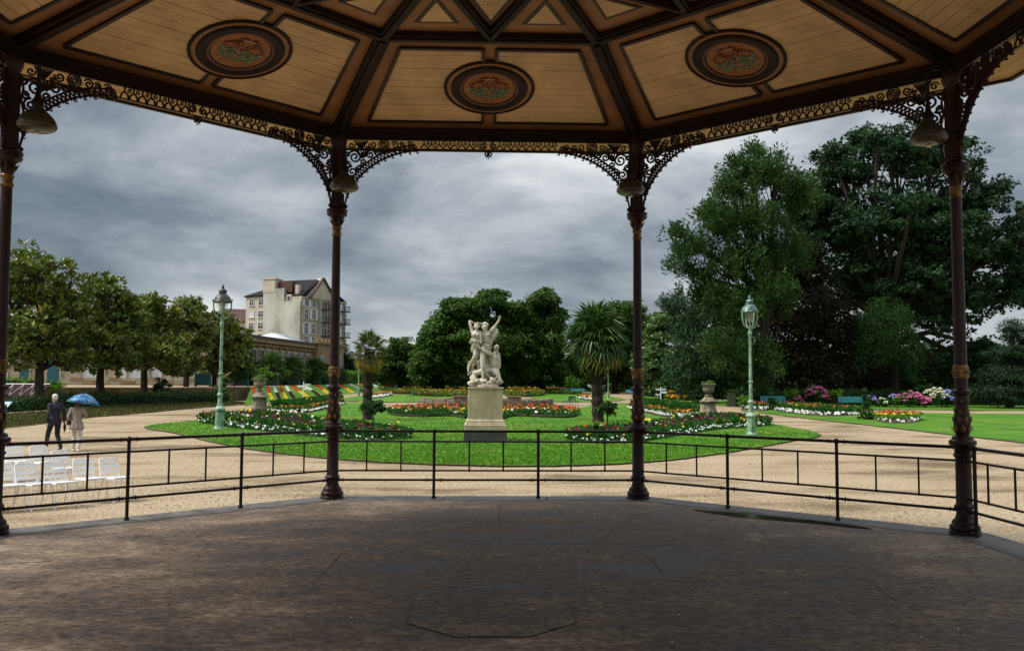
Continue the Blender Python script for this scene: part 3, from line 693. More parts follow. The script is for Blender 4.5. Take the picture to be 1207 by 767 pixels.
for sg in (-1, 1):
    strokes(bm, [spiral(sg*0.075, -0.085, 0.055, 1.6, PI/2, sg), [(sg*0.02, -0.16), (sg*0.05, -0.20), (sg*0.02, -0.25)]], 0.011)
    for cx, r in ((1.12, 0.055), (1.24, 0.045), (1.34, 0.06)):
        strokes(bm, [spiral(sg*cx, -0.09, r, 1.5, sg*0.5+PI, sg)], 0.010)
    for r in (0.075, 0.048, 0.022):
        strokes(bm, [[(sg*1.50+r*math.cos(t*PI/6), -0.088+r*math.sin(t*PI/6)) for t in range(13)]], 0.010)
    strokes(bm, [spiral(sg*1.66, -0.09, 0.06, 1.5, 0.3 if sg > 0 else PI-0.3, -sg)], 0.011)
    for i in range(7):
        t = (i-3)*0.27
        strokes(bm, [[(sg*1.83+0.01*t, -0.15), (sg*1.83+0.07*t, -0.09), (sg*1.83+0.12*t, -0.03)]], 0.010)
    strokes(bm, [spiral(sg*1.96, -0.10, 0.05, 1.3, 0.3, sg), spiral(sg*1.74, -0.13, 0.03, 1.2, 0.3, sg)], 0.010)
ball(bm, (0, 0, -0.205), 0.030, 1, (0.9, 0.5, 1.5)); ball(bm, (0, 0, -0.265), 0.014, 1)
me = mesh_from(bm, 'frieze', M['maroon'])
fr = link('frieze', me, band, (0, A-0.0, ZB-0.026))
fr.matrix_world  # placed at the front side; copies are turned with their offset
def place_side(o, k, x, y, z, mirror=False):
    a = -k*PI/4
    o.location = (x*math.cos(a)-y*math.sin(a), x*math.sin(a)+y*math.cos(a), z); o.rotation_euler = (0, 0, a+(PI if mirror else 0))
for k in range(8):
    o = fr if k == 0 else link('frieze', me, band)
    place_side(o, k, 0, A, ZB-0.026)
bm = NB()
arch = smooth_line([(1.06, -0.175, 0), (0.82, -0.215, 0), (0.60, -0.295, 0), (0.42, -0.40, 0), (0.27, -0.53, 0), (0.15, -0.68, 0), (0.07, -0.83, 0), (0.035, -0.97, 0)], 4)
arch = [(p.x, p.y) for p in arch]
def offs(pts, d):
    out = []
    for i, (x, y) in enumerate(pts):
        a_ = Vector(pts[max(i-1, 0)]); b_ = Vector(pts[min(i+1, len(pts)-1)]); t = (b_-a_).normalized()
        out.append((x-(-t.y)*d*-1*-1, y-(t.x)*d))
    return out
inner = [(x-0.03, y+0.075) for x, y in arch if x > 0.05]
strokes(bm, [arch, inner], 0.012)
for i in range(0, len(arch)-4):
    x, y = arch[i]
    ball(bm, (x, 0, y-0.004), 0.026, 1, (1, 0.7, 1))
    if i < len(inner): strokes(bm, [[arch[i], inner[i]], [arch[i], inner[min(i+1, len(inner)-1)]]], 0.009)
    if i % 2 == 0: strokes(bm, [spiral(x+0.005, y-0.03, 0.022, 0.7, PI/2, 1, 0.6, 8)], 0.008)
strokes(bm, [spiral(0.165, -0.285, 0.105, 1.8, PI, -1), spiral(0.385, -0.245, 0.072, 1.6, 0, 1), spiral(0.13, -0.50, 0.085, 1.7, PI*0.5, 1), spiral(0.58, -0.212, 0.045, 1.4, PI, -1),
             spiral(0.045, -0.66, 0.045, 1.4, 0, 1), spiral(0.28, -0.36, 0.055, 1.5, PI*1.2, 1), spiral(0.72, -0.195, 0.028, 1.3, PI, -1), spiral(0.49, -0.225, 0.05, 1.5, 0, 1), spiral(0.30, -0.235, 0.05, 1.3, 1, -1), spiral(0.065, -0.40, 0.05, 1.4, 2, -1), spiral(0.22, -0.44, 0.045, 1.4, 3, 1), spiral(0.06, -0.24, 0.045, 1.3, 2, 1), spiral(0.65, -0.20, 0.035, 1.3, 0, 1), spiral(0.045, -1.0, 0.03, 1.4, PI/2, 1)], 0.0125)
for i in range(6):
    t = (i-2.5)*0.32
    strokes(bm, [[(0.27+0.02*t, -0.30), (0.27+0.08*t, -0.23), (0.27+0.14*t, -0.175)]], 0.010)
strokes(bm, [[(0.0, -0.2), (0.05, -0.32), (0.03, -0.45), (0.06, -0.58), (0.02, -0.72)], [(0.01, -0.17), (0.01, -0.98)]], 0.012)
me_b = mesh_from(bm, 'bracket', M['maroon'])
bm2 = bmesh.new(); bm2.from_mesh(me_b); bmesh.ops.transform(bm2, matrix=Matrix.Diagonal((-1, 1, 1, 1)), verts=bm2.verts[:]); bmesh.ops.reverse_faces(bm2, faces=bm2.faces[:])
me_b2 = bpy.data.meshes.new('bracket_mirrored'); bm2.to_mesh(me_b2); bm2.free(); me_b2.materials.append(M['maroon'])
for k in range(8):
    place_side(link('bracket', me_b, band), k, -SIDE/2+0.075, A, ZB-0.01)
    place_side(link('bracket', me_b2, band), k, SIDE/2-0.075, A, ZB-0.01)

# ================================================================== railings between the columns
RAIL_LABELS = {0: 'iron railing closing the central bay between the two middle columns, in front of the statue',
               1: 'iron railing in the bay right of centre, in front of the right green lamp post',
               7: 'iron railing in the bay left of centre, in front of the white chairs',
               2: 'iron railing beyond the rightmost column, starting with a post beside it',
               6: 'iron railing beyond the leftmost column at the picture edge'}
def make_rail(extra=False):
    root = thing('railing', 'iron railing', 'railing', group='iron railings between the bandstand columns')
    hl = SIDE/2-0.075; px_ = (-0.735, 0.735)
    for z, r in ((0.935, 0.019), (0.79, 0.013), (0.385, 0.013), (0.255, 0.016)):
        bm = NB(); tube(bm, [(-hl, 0, z), (hl, 0, z)], r, 8)
        if z in (0.935, 0.255):
            for x in px_:
                for dx_, rr in ((-0.13, 0.024), (-0.095, 0.030), (-0.06, 0.024), (0.06, 0.024), (0.095, 0.030), (0.13, 0.024)):
                    ball(bm, (x+dx_, 0, z), rr, 1, (0.6, 1, 1))
            for x in (-hl+0.03, hl-0.03, -hl+0.07, hl-0.07): ball(bm, (x, 0, z), 0.027, 1, (0.6, 1, 1))
        obj('rail', bm, M['iron'], root, smooth=True)
    for x in px_+((-1.93,) if extra else ()):
        bm = NB(); tube(bm, [(x, 0, 0.0), (x, 0, 0.03), (x, 0, 0.035), (x, 0, 0.93)], [0.032, 0.030, 0.021, 0.021], 8)
        ball(bm, (x, 0, 0.935), 0.036, 2, (1, 1, 1)); ball(bm, (x, 0, 0.255), 0.031, 1); ball(bm, (x, 0, 0.79), 0.026, 1); ball(bm, (x, 0, 0.385), 0.026, 1)
        obj('post', bm, M['iron'], root, smooth=True)
    for c in (-1.44, 0, 1.44):
        for d in (-0.24, 0.24):
            bm = NB(); tube(bm, [(c+d, 0, 0.37), (c+d, 0, 0.805)], 0.012, 6); obj('bar', bm, M['iron'], root)
    return root
r0 = make_rail(); rx = make_rail(True)
for k in (0, 1, 7, 6, 2):
    o = r0 if k == 0 else (rx if k == 2 else copy_tree(r0))
    place_side(o, k, 0, A, FLOOR+0.004, mirror=False); o['label'] = RAIL_LABELS[k]

# ================================================================== hanging lamps
LAMP_LABELS = {6: 'bell-shaped hanging lamp beside the leftmost column top', 7: 'bell-shaped hanging lamp in front of the column left of the statue',
               0: 'bell-shaped hanging lamp in front of the column right of the statue', 1: 'bell-shaped hanging lamp beside the rightmost column, against the tall trees'}
def make_lamp():
    root = thing('hanging_lamp', 'lamp', 'lamp', group='hanging lamps at the bandstand columns')
    bm = NB()
    lathe(bm, [(0.045, 0.235), (0.05, 0.20), (0.065, 0.17), (0.11, 0.135), (0.155, 0.09), (0.185, 0.045), (0.20, 0.0), (0.198, -0.02), (0.175, -0.045), (0.13, -0.065), (0.07, -0.075), (0.0, -0.078)], 20)
    obj('lamp_shade', bm, M['glassdark'], root, smooth=True)
    bm = NB(); lathe(bm, [(0.0, -0.105), (0.022, -0.098), (0.028, -0.085), (0.018, -0.076)], 10); obj('bulb', bm, M['bulb'], root, smooth=True)
    bm = NB(); lathe(bm, [(0.06, 0.21), (0.062, 0.26), (0.035, 0.30), (0.022, 0.37), (0.020, 0.62), (0.03, 0.66), (0.012, 0.68)], 10)
    tube(bm, [(0, 0, 0.66), (0, 0, 0.72), (0, 0.06, 0.78), (0, 0.16, 0.80), (0, 0.31, 0.80)], 0.016, 6); obj('lamp_stem', bm, M['iron'], root, smooth=True)
    return root
l0 = make_lamp()
for i, k in enumerate((7, 0, 1, 6)):
    o = l0 if i == 0 else copy_tree(l0)
    x, y, an = column_at(k); rr = RC-0.40
    o.location = (rr*math.cos(an), rr*math.sin(an), 4.93); o.rotation_euler = (0, 0, an-PI/2); o['label'] = LAMP_LABELS[k]
# ================================================================== lawns, verge, terrace, hedge banks
def P(*pts): return [G(x, y) for x, y in pts]
def lawn(name, px_pts, off=0.05, n=14, m=None, skirt=0.07, closed=True):
    pts = [G(x, y) for x, y in px_pts]
    pts = smooth_line([Vector((p.x, p.y, 0)) for p in pts], n, True) if n > 1 else pts
    je = random.Random(len(px_pts)*7)     # a hand-cut edge is never quite even
    pts = [p+Vector((je.uniform(-0.045, 0.045), je.uniform(-0.06, 0.06), 0)) for p in pts]
    o = obj(name, ground_sheet(pts, off, skirt), [m or M['grass'], M['soil']])
    return tag(o, kind='structure')
# the big central parterre: from the left tip round the front to the right tip and back
LAWN_PX = [(172, 503), (205, 511), (262, 524), (330, 535), (410, 543), (500, 548), (600, 550.5), (700, 549), (790, 543), (865, 533), (925, 522), (967, 513.5), (935, 505), (880, 495), (835, 487), (790, 480.5), (740, 476), (700, 476), (690, 480), (640, 482.5), (575, 483.5), (510, 482.5), (455, 480), (430, 474.5), (385, 477.5), (345, 482), (300, 488), (240, 495)]
lawn('lawn', LAWN_PX)
lawn('lawn', [(874, 484), (905, 488), (955, 494), (1010, 500), (1070, 507), (1140, 515), (1215, 523.5), (1300, 534), (1500, 545), (1500, 488), (1300, 488), (1150, 488), (1050, 486.5), (1000, 485.5), (955, 484), (910, 482)])
lawn('lawn', [(998, 482.3), (1100, 483.2), (1210, 484.2), (1400, 485), (1400, 480), (1200, 478.5), (1100, 477.5), (1000, 477)], n=3)
lawn('lawn', [(752, 469), (790, 473), (840, 477.5), (900, 481.2), (960, 481), (960, 476), (900, 475), (850, 472), (800, 468.6), (765, 466.5)], n=3)
lawn('lawn', [(655, 474), (700, 473.7), (737, 471.5), (715, 466.5), (690, 464.5), (640, 464), (625, 468), (640, 471.5)], n=3)
lawn('lawn', [(436, 473), (480, 474.2), (520, 472.6), (545, 470), (550, 466), (520, 464.4), (480, 464.8), (450, 467.5)], n=3)
lawn('lawn', [(480, 463.2), (540, 463.2), (600, 463), (660, 463), (650, 459.6), (600, 458.8), (540, 458.8), (500, 459.5)], n=3)
lawn('lawn', [(380, 474), (420, 472.8), (440, 470.5), (465, 465.5), (450, 464.5), (420, 467.5)], n=3)
# rough verge under the magnolias
vg = [(-300, 515), (-100, 508), (0, 505), (60, 498.5), (110, 492), (170, 487), (230, 481.5), (285, 477), (296, 475), (262, 472.5), (200, 474.5), (120, 479), (60, 485), (0, 490), (-100, 494), (-300, 498)]
lawn('verge', vg, 0.03, 3, M['verge'], 0.06)
# the terrace on the left, a metre and more above the path
def TZ(y): return 1.78+0.006*(y-75)
tb = [AT(-330, 469, 72), AT(-60, 465, 76), AT(60, 463, 79), AT(150, 461, 82), AT(255, 459, 84), AT(300, 458, 89), AT(345, 456, 109), AT(400, 454, 134), AT(445, 453, 160), AT(470, 453, 190)]
tpoly = [(p.x, p.y) for p in tb]+[(tb[-1].x-30, 260), (-200, 260), (-200, 60)]
bm = NB(); pts = [Vector((x, y, 0)) for x, y in tpoly]; vs = [bm.verts.new((x, y, TZ(y))) for x, y in tpoly]
for tri in tessellate_polygon([pts]): bm.faces.new([vs[i] for i in tri])
be = [e for e in bm.edges if len(e.link_faces) == 1]
r_ = bmesh.ops.extrude_edge_only(bm, edges=be)
for v in r_['geom']:
    if isinstance(v, bmesh.types.BMVert): v.co.z = gz(v.co.y)-0.3
for f in bm.faces: f.normal_update(); f.material_index = 0 if abs(f.normal.z) > 0.5 else 1
tag(obj('terrace', bm, [M['gravel'], M['verge']]), kind='structure')
# the sloping bank between path and terrace
foot = [G(288, 478.5), G(318, 474.5), G(345, 471), (G(390, 466.3)), G(432, 462.6), G(470, 459.5)]
brow = [AT(296, 458.3, 86), AT(322, 457.2, 96.5), AT(345, 456, 108), AT(390, 454.5, 130), AT(432, 453.2, 153), AT(468, 453, 182)]
bm = NB()
fa = [bm.verts.new((p.x, p.y, gz(p.y)+0.03)) for p in foot]; fb = [bm.verts.new((p.x, p.y, TZ(p.y)+0.03)) for p in brow]
for i in range(len(foot)-1): bm.faces.new((fa[i], fa[i+1], fb[i+1], fb[i]))
for s in (0, -1):
    c = bm.verts.new((fb[s].co.x, fb[s].co.y, gz(fb[s].co.y)-0.2)); bm.faces.new((fa[s], fb[s], c))
tag(obj('grass_bank', bm, M['grass']), kind='structure')
def bank(u, v, off=0.0):
    n = len(foot)-1; t = min(max(u, 0), 0.9999)*n; i = int(t); f = t-i
    a = foot[i].lerp(foot[i+1], f); b = brow[i].lerp(brow[i+1], f)
    a = Vector((a.x, a.y, gz(a.y)+0.03)); b = Vector((b.x, b.y, TZ(b.y)+0.03))
    return a.lerp(b, v)+Vector((0, 0, off))

# ================================================================== foliage machinery
def quad_mesh(name, V, F, tint, m):
    me = bpy.data.meshes.new(name)
    nf = len(F); me.vertices.add(len(V)); me.vertices.foreach_set('co', np.ascontiguousarray(V, np.float32).ravel())
    me.loops.add(nf*3); me.loops.foreach_set('vertex_index', np.ascontiguousarray(F, np.int32).ravel())
    me.polygons.add(nf); me.polygons.foreach_set('loop_start', np.arange(nf, dtype=np.int32)*3); me.polygons.foreach_set('loop_total', np.full(nf, 3, np.int32))
    at = me.attributes.new('tint', 'FLOAT', 'FACE'); at.data.foreach_set('value', np.ascontiguousarray(tint, np.float32))
    me.update(calc_edges=True); me.materials.append(m)
    return me
def unit(v): return v/np.maximum(np.linalg.norm(v, axis=1, keepdims=True), 1e-9)
def leaves(C_, D_, N_, Ln, Wd, tint, fold=0.18):
    """one two-triangle leaf per centre: axis D_, face normal about N_"""
    D_ = unit(D_); s = unit(np.cross(D_, N_)); n = np.cross(s, D_)
    Ln = np.asarray(Ln).reshape(-1, 1)*np.ones((len(C_), 1)); Wd = np.asarray(Wd).reshape(-1, 1)*np.ones((len(C_), 1))
    b = C_-D_*Ln/2; t = C_+D_*Ln/2-n*Ln*0.08; l = C_-s*Wd/2+n*Wd*fold-D_*Ln*0.05; r = C_+s*Wd/2+n*Wd*fold-D_*Ln*0.05
    V = np.stack([b, l, t, r], 1).reshape(-1, 3)
    k = np.arange(len(C_))[:, None]*4
    F = np.concatenate([k+np.array([[0, 2, 1]]), k+np.array([[0, 3, 2]])], 1).reshape(-1, 3)
    return V, F, np.repeat(tint, 2)
def clump_points(rg, lobes, n, inner=0.35):
    w_ = np.array([(l[1][0]*l[1][1]*l[1][2])**(2/3) for l in lobes]); w_ = w_/w_.sum()
    out = []
    while len(out) < n:
        li = rg.choice(len(lobes), p=w_); c, r = lobes[li]
        d = rg.normal(size=3); d /= np.linalg.norm(d)
        if d[2] < -0.35 and rg.random() < 0.6: continue
        f = rg.random()**inner*rg.uniform(0.86, 1.12)
        p = np.array(c)+d*np.array(r)*f
        deep = False
        for lj, (c2, r2) in enumerate(lobes):
            if lj != li and (((p-np.array(c2))/np.array(r2))**2).sum() < 0.45: deep = True
        if deep and rg.random() < 0.7: continue
        out.append((p, d, li))
    return out
def crown_mesh(name, lobes, m, n_cl=200, n_lf=90, r_cl=0.9, leaf=0.3, aspect=0.55, flat=0.55, droop=0.15, up=0.7, seed=1, inner=0.35, tint_c=0.35):
    rg = np.random.default_rng(seed); cps = clump_points(rg, lobes, n_cl, inner)
    Cs, Ds, Ns, Ts = [], [], [], []
    for p, d, li in cps:
        rc = r_cl*rg.uniform(0.55, 1.3); k = int(n_lf*rg.uniform(0.6, 1.3))
        q = rg.normal(size=(k, 3)); q = unit(q)*(rg.random((k, 1))**0.45)*rc; q[:, 2] *= flat
        out_h = np.array([d[0], d[1], 0.0])
        D_ = q*0.9/rc+out_h*0.7+rg.normal(size=(k, 3))*0.45; D_[:, 2] -= droop
        N_ = np.array([0, 0, up])+d*0.6+rg.normal(size=(k, 3))*0.5
        Cs.append(p+q); Ds.append(D_); Ns.append(N_)
        tb_ = rg.normal(0.5, 0.14); Ts.append(np.clip(tb_*tint_c*2*0.5+0.5*(1-tint_c)+rg.normal(size=k)*0.16, 0.01, 0.99))
    Cc = np.concatenate(Cs); n = len(Cc)
    Ln = leaf*rg.uniform(0.65, 1.3, n)
    V, F, t = leaves(Cc, np.concatenate(Ds), np.concatenate(Ns), Ln, Ln*aspect, np.concatenate(Ts))
    return quad_mesh(name, V, F, t, m), cps
def limb_mesh(name, base, fork, r0, lobes, cps, m, n_twig=60, seed=1, lean=(0, 0)):
    """tapered trunk, limbs to the lobes, twigs to the clumps"""
    rd = random.Random(seed); bm = NB(); base = Vector(base); fork = Vector(fork)
    mid = base.lerp(fork, 0.5)+Vector((rd.uniform(-.1, .1)*r0*4, rd.uniform(-.1, .1)*r0*4, 0))
    tube(bm, [base-Vector((0, 0, 0.2)), base+Vector((0, 0, 0.15)), base.lerp(fork, 0.18), mid, fork], [r0*1.5, r0*1.25, r0, r0*0.88, r0*0.75], 9)
    ends = []
    for c, r in lobes:
        c = Vector(c); d = c-fork; k = 0.45
        m1 = fork+d*0.4+Vector((rd.uniform(-1, 1), rd.uniform(-1, 1), rd.uniform(0.2, 1)))*d.length*0.08
        st = fork if c.z > fork.z else base.lerp(fork, 0.8)
        tube(bm, [st, m1, c], [r0*0.5, r0*0.34, r0*0.16], 6); ends.append((m1, c))
    for p, d, li in cps[:n_twig]:
        m1, c = ends[li]; s = m1.lerp(c, rd.uniform(0.3, 1.0)); e = Vector(p)
        tube(bm, [s, s.lerp(e, 0.5)+Vector((0, 0, (e-s).length*0.08)), e], [r0*0.14, r0*0.09, r0*0.03], 4, caps=False)
    return mesh_from(bm, name, m, True)
def tree(name, label, cat, base, fork, r0, lobes, m, bark, group=None, **kw):
    """lobes in metres relative to the base"""
    root = thing(name, label, cat, base, 0, group)
    ntw = kw.pop('n_twig', 60); seed = kw.get('seed', 1); sub = kw.pop('sub', 0); main = lobes
    if sub:                                # smaller boughs standing out of the main masses
        rs = random.Random(seed); lobes = list(lobes)
        for c, r in main:
            for _ in range(sub):
                d = Vector((rs.gauss(0, 1), rs.gauss(0, 1), rs.gauss(0.35, 0.8))).normalized(); k = rs.uniform(0.24, 0.40)
                lobes.append(((c[0]+d.x*r[0]*0.92, c[1]+d.y*r[1]*0.92, c[2]+d.z*r[2]*0.92), (r[0]*k, r[1]*k, r[2]*k*0.9)))
    cm, cps = crown_mesh('crown', lobes, m, **kw)
    link('crown', cm, root); link('trunk', limb_mesh('trunk', (0, 0, 0), fork, r0, lobes if not sub else lobes, cps, bark, ntw, seed), root)
    return root
def px_lobes(base, spec, depth=None):
    """lobes given as (pixel x, pixel y, pixel radius x, pixel radius y, offset in depth m, radius in depth m)"""
    out = []; D = base.y-CAM.y
    for (x, y, rx, ry, dy, rd_) in spec:
        p = AT(x, y, D+dy); k = (D+dy)/FPX
        out.append(((p.x-base.x, p.y-base.y, p.z-base.z), (rx*k, rd_, ry*k)))
    return out

M['lf_plane'] = leaf_mat('plane_leaves', [(0.0, (0.010, 0.028, 0.012)), (0.4, (0.026, 0.066, 0.026)), (0.7, (0.048, 0.105, 0.038)), (1.0, (0.085, 0.15, 0.06))])
M['lf_ginkgo'] = leaf_mat('fresh_leaves', [(0.0, (0.014, 0.036, 0.010)), (0.4, (0.034, 0.082, 0.018)), (0.7, (0.058, 0.125, 0.026)), (1.0, (0.10, 0.17, 0.045))])
M['lf_copper'] = leaf_mat('copper_leaves', [(0.0, (0.018, 0.012, 0.008)), (0.45, (0.045, 0.032, 0.018)), (0.75, (0.070, 0.056, 0.026)), (1.0, (0.10, 0.09, 0.04))])
M['lf_chestnut'] = leaf_mat('chestnut_leaves', [(0.0, (0.012, 0.034, 0.006)), (0.4, (0.034, 0.082, 0.012)), (0.7, (0.066, 0.130, 0.020)), (1.0, (0.13, 0.20, 0.045))])
M['lf_magnolia'] = leaf_mat('magnolia_leaves', [(0.0, (0.014, 0.030, 0.006)), (0.28, (0.034, 0.062, 0.010)), (0.36, (0.095, 0.060, 0.022)), (0.42, (0.040, 0.075, 0.010)), (0.58, (0.070, 0.115, 0.012)), (0.72, (0.135, 0.165, 0.018)), (0.85, (0.22, 0.19, 0.035)), (1.0, (0.32, 0.31, 0.15))], 0.18, 0.35, 0.5)
M['lf_birch'] = leaf_mat('birch_leaves', [(0.0, (0.024, 0.062, 0.016)), (0.5, (0.052, 0.125, 0.030)), (1.0, (0.09, 0.18, 0.05))], 0.4)
M['lf_cedar'] = leaf_mat('cedar_needles', [(0.0, (0.008, 0.022, 0.010)), (0.5, (0.018, 0.044, 0.018)), (1.0, (0.036, 0.074, 0.030))], 0.15)
M['lf_hedge'] = leaf_mat('hedge_leaves', [(0.0, (0.010, 0.026, 0.008)), (0.5, (0.024, 0.062, 0.014)), (1.0, (0.05, 0.11, 0.025))], 0.2)
M['lf_bright'] = leaf_mat('bright_leaves', [(0.0, (0.03, 0.085, 0.010)), (0.5, (0.075, 0.17, 0.016)), (1.0, (0.16, 0.27, 0.04))], 0.3)
M['lf_bed'] = leaf_mat('bedding_leaves', [(0.0, (0.010, 0.05, 0.008)), (0.5, (0.025, 0.105, 0.018)), (1.0, (0.06, 0.17, 0.03))], 0.25)
M['lf_dark'] = leaf_mat('dark_purple_leaves', [(0.0, (0.03, 0.006, 0.008)), (1.0, (0.08, 0.02, 0.025))], 0.2)
M['lf_palm'] = leaf_mat('palm_leaves', [(0.0, (0.012, 0.038, 0.008)), (0.5, (0.036, 0.085, 0.014)), (0.8, (0.10, 0.16, 0.03)), (1.0, (0.20, 0.22, 0.06))], 0.2, 0.4, 0.5)
M['lf_palmold'] = leaf_mat('yellowed_palm_leaves', [(0.0, (0.10, 0.085, 0.02)), (0.5, (0.26, 0.20, 0.035)), (1.0, (0.40, 0.30, 0.06))], 0.2, 0.5, 0.4)
def flower_mat(name, a, b): return leaf_mat(name, [(0.0, a), (1.0, b)], 0.2, 0.6, 0.2)
M['fl_white'] = flower_mat('white_petals', (0.66, 0.66, 0.60), (0.86, 0.86, 0.80))
M['fl_yellow'] = flower_mat('yellow_petals', (0.72, 0.48, 0.02), (0.85, 0.72, 0.06))
M['fl_orange'] = flower_mat('orange_petals', (0.66, 0.14, 0.012), (0.80, 0.28, 0.03))
M['fl_red'] = flower_mat('red_petals', (0.52, 0.035, 0.012), (0.72, 0.12, 0.03))
M['fl_pink'] = flower_mat('pink_petals', (0.58, 0.09, 0.28), (0.72, 0.26, 0.44))
M['fl_lilac'] = flower_mat('lilac_petals', (0.30, 0.22, 0.58), (0.50, 0.40, 0.70))
M['fl_blue'] = flower_mat('blue_petals', (0.16, 0.22, 0.60), (0.34, 0.40, 0.72))
M['fl_cream'] = flower_mat('cream_petals', (0.62, 0.62, 0.38), (0.78, 0.78, 0.60))

# ---- blossoms: small cupped five-sided heads
def blossom_mesh(name, pts, size, m, rg):
    n = len(pts); k = 6
    nor = unit(np.array([0, -0.35, 0.9])+rg.normal(size=(n, 3))*0.45); a = unit(np.cross(nor, np.array([[0.3, 1, 0.2]]))); b = np.cross(nor, a)
    sz = size*rg.uniform(0.6, 1.25, (n, 1)); vs = [pts-nor*sz*0.3]
    for i in range(k):
        t = 2*PI*i/k; vs.append(pts+(a*math.cos(t)+b*math.sin(t))*sz+nor*sz*0.22*(1 if i % 2 else -0.4))
    V = np.stack(vs, 1).reshape(-1, 3); base = np.arange(n)[:, None]*(k+1)
    F = np.concatenate([base+np.array([[0, 1+i, 1+(i+1) % k]]) for i in range(k)], 1).reshape(-1, 3)
    return quad_mesh(name, V, F, np.repeat(rg.random(n), k), m)
def tuft_mesh(name, pts, h, m, rg, per=5, wide=0.35, spread=0.5):
    n = len(pts); Cc = np.repeat(pts, per, 0); k = len(Cc)
    D_ = rg.normal(size=(k, 3))*spread; D_[:, 2] = 1.0; D_ = unit(D_)
    hh = np.repeat(h*rg.uniform(0.6, 1.25, n), per)
    N_ = rg.normal(size=(k, 3)); N_[:, 2] *= 0.2
    V, F, t = leaves(Cc+D_*hh[:, None]*0.5, D_, N_, hh, hh*wide, np.clip(rg.normal(0.5, 0.22, k), 0.01, 0.99))
    return quad_mesh(name, V, F, t, m)
def resample(pts, n):
    pts = [Vector(p) for p in pts]; L_ = [0]
    for a, b in zip(pts, pts[1:]): L_.append(L_[-1]+(b-a).length)
    out = []
    for i in range(n):
        s = L_[-1]*i/(n-1); j = max(k for k in range(len(L_)) if L_[k] <= s+1e-9); j = min(j, len(pts)-2)
        out.append(pts[j].lerp(pts[j+1], (s-L_[j])/max(1e-9, L_[j+1]-L_[j])))
    return out
BED_N = [0]
def flower_bed(label, front, back, layers, mound=0.12, edge=None, lift=0.05, seed=None, group='flower beds on the lawns', parent=None, lines_world=False):
    """a planted strip between two ground lines. layers: (v0, v1, density per m2, kind, material, size, height)"""
    BED_N[0] += 1; rg = np.random.default_rng(seed or BED_N[0]*11)
    conv = (lambda l: [Vector(p) for p in l]) if lines_world else (lambda l: [G(x, y) for x, y in l])
    f_ = resample(smooth_line(conv(front), 6), 41); b_ = resample(smooth_line(conv(back), 6), 41)
    cx = sum(p.x for p in f_+b_)/82; cy = sum(p.y for p in f_+b_)/82; org = Vector((cx, cy, gz(cy)+lift))
    root = thing('flower_bed', label, 'flower bed', org, 0, group)
    bm = NB(); nv = 6; g = []
    for i in range(41):
        row = []
        for j in range(nv+1):
            v = j/nv; p = f_[i].lerp(b_[i], v); e = min(i, 40-i)/4.0
            z = gz(p.y)+lift+mound*min(1, math.sin(PI*v)*1.6)*min(1, e)-0.01
            row.append(bm.verts.new(Vector((p.x, p.y, z))-org))
        g.append(row)
    for i in range(40):
        for j in range(nv): bm.faces.new((g[i][j], g[i+1][j], g[i+1][j+1], g[i][j+1]))
    obj('soil', bm, M['soil'], root, smooth=True)
    if edge:
        bm = NB(); loop = [Vector((p.x, p.y, gz(p.y)+lift+edge*0.5))-org for p in f_]+[Vector((p.x, p.y, gz(p.y)+lift+edge*0.5))-org for p in reversed(b_)]
        loop.append(loop[0]); tube(bm, loop, edge*0.75, 5, caps=False); obj('edging', bm, M['soil'], root)
    seg = [(f_[i+1]-f_[i]).length for i in range(40)]; wid = [(b_[i]-f_[i]).length for i in range(41)]
    area = sum(seg[i]*(wid[i]+wid[i+1])/2 for i in range(40))
    wts = np.array([seg[i]*(wid[i]+wid[i+1])/2 for i in range(40)]); wts = wts/wts.sum()
    F0 = np.array([tuple(p) for p in f_]); B0 = np.array([tuple(p) for p in b_])
    for (v0, v1, dens, kind, m, size, h) in layers:
        n = int(min(9000, max(8, area*(v1-v0)*dens)))
        i = rg.choice(40, n, p=wts); t = rg.random(n)
        if kind == 'patch':      # blossoms in drifts
            keep = (np.sin(i*1.7+seed_phase(m))+rg.normal(size=n)*0.5) > 0.2
            i, t = i[keep], t[keep]; n = len(i)
            if n < 3: continue
        v = rg.uniform(v0, v1, n)
        fp = F0[i]*(1-t[:, None])+F0[i+1]*t[:, None]; bp = B0[i]*(1-t[:, None])+B0[i+1]*t[:, None]
        p = fp*(1-v[:, None])+bp*v[:, None]
        p[:, 2] = np.array([gz(y) for y in p[:, 1]])+lift+mound*np.minimum(1, np.sin(PI*v)*1.6)
        p -= np.array(org)
        if kind == 'leaf': me = tuft_mesh('foliage', p, h, m, rg, 5, size); nm = 'foliage'
        elif kind == 'blade': me = tuft_mesh('foliage', p, h, m, rg, 5, size, 0.22); nm = 'foliage'
        else:
            p[:, 2] += h*rg.uniform(0.75, 1.15, n); me = blossom_mesh('blossoms', p, size, m, rg); nm = 'blossoms'
        tag(link(nm, me, root), kind='stuff')
    return root
def seed_phase(m): return (sum(ord(c) for c in m.name) % 17)*0.7

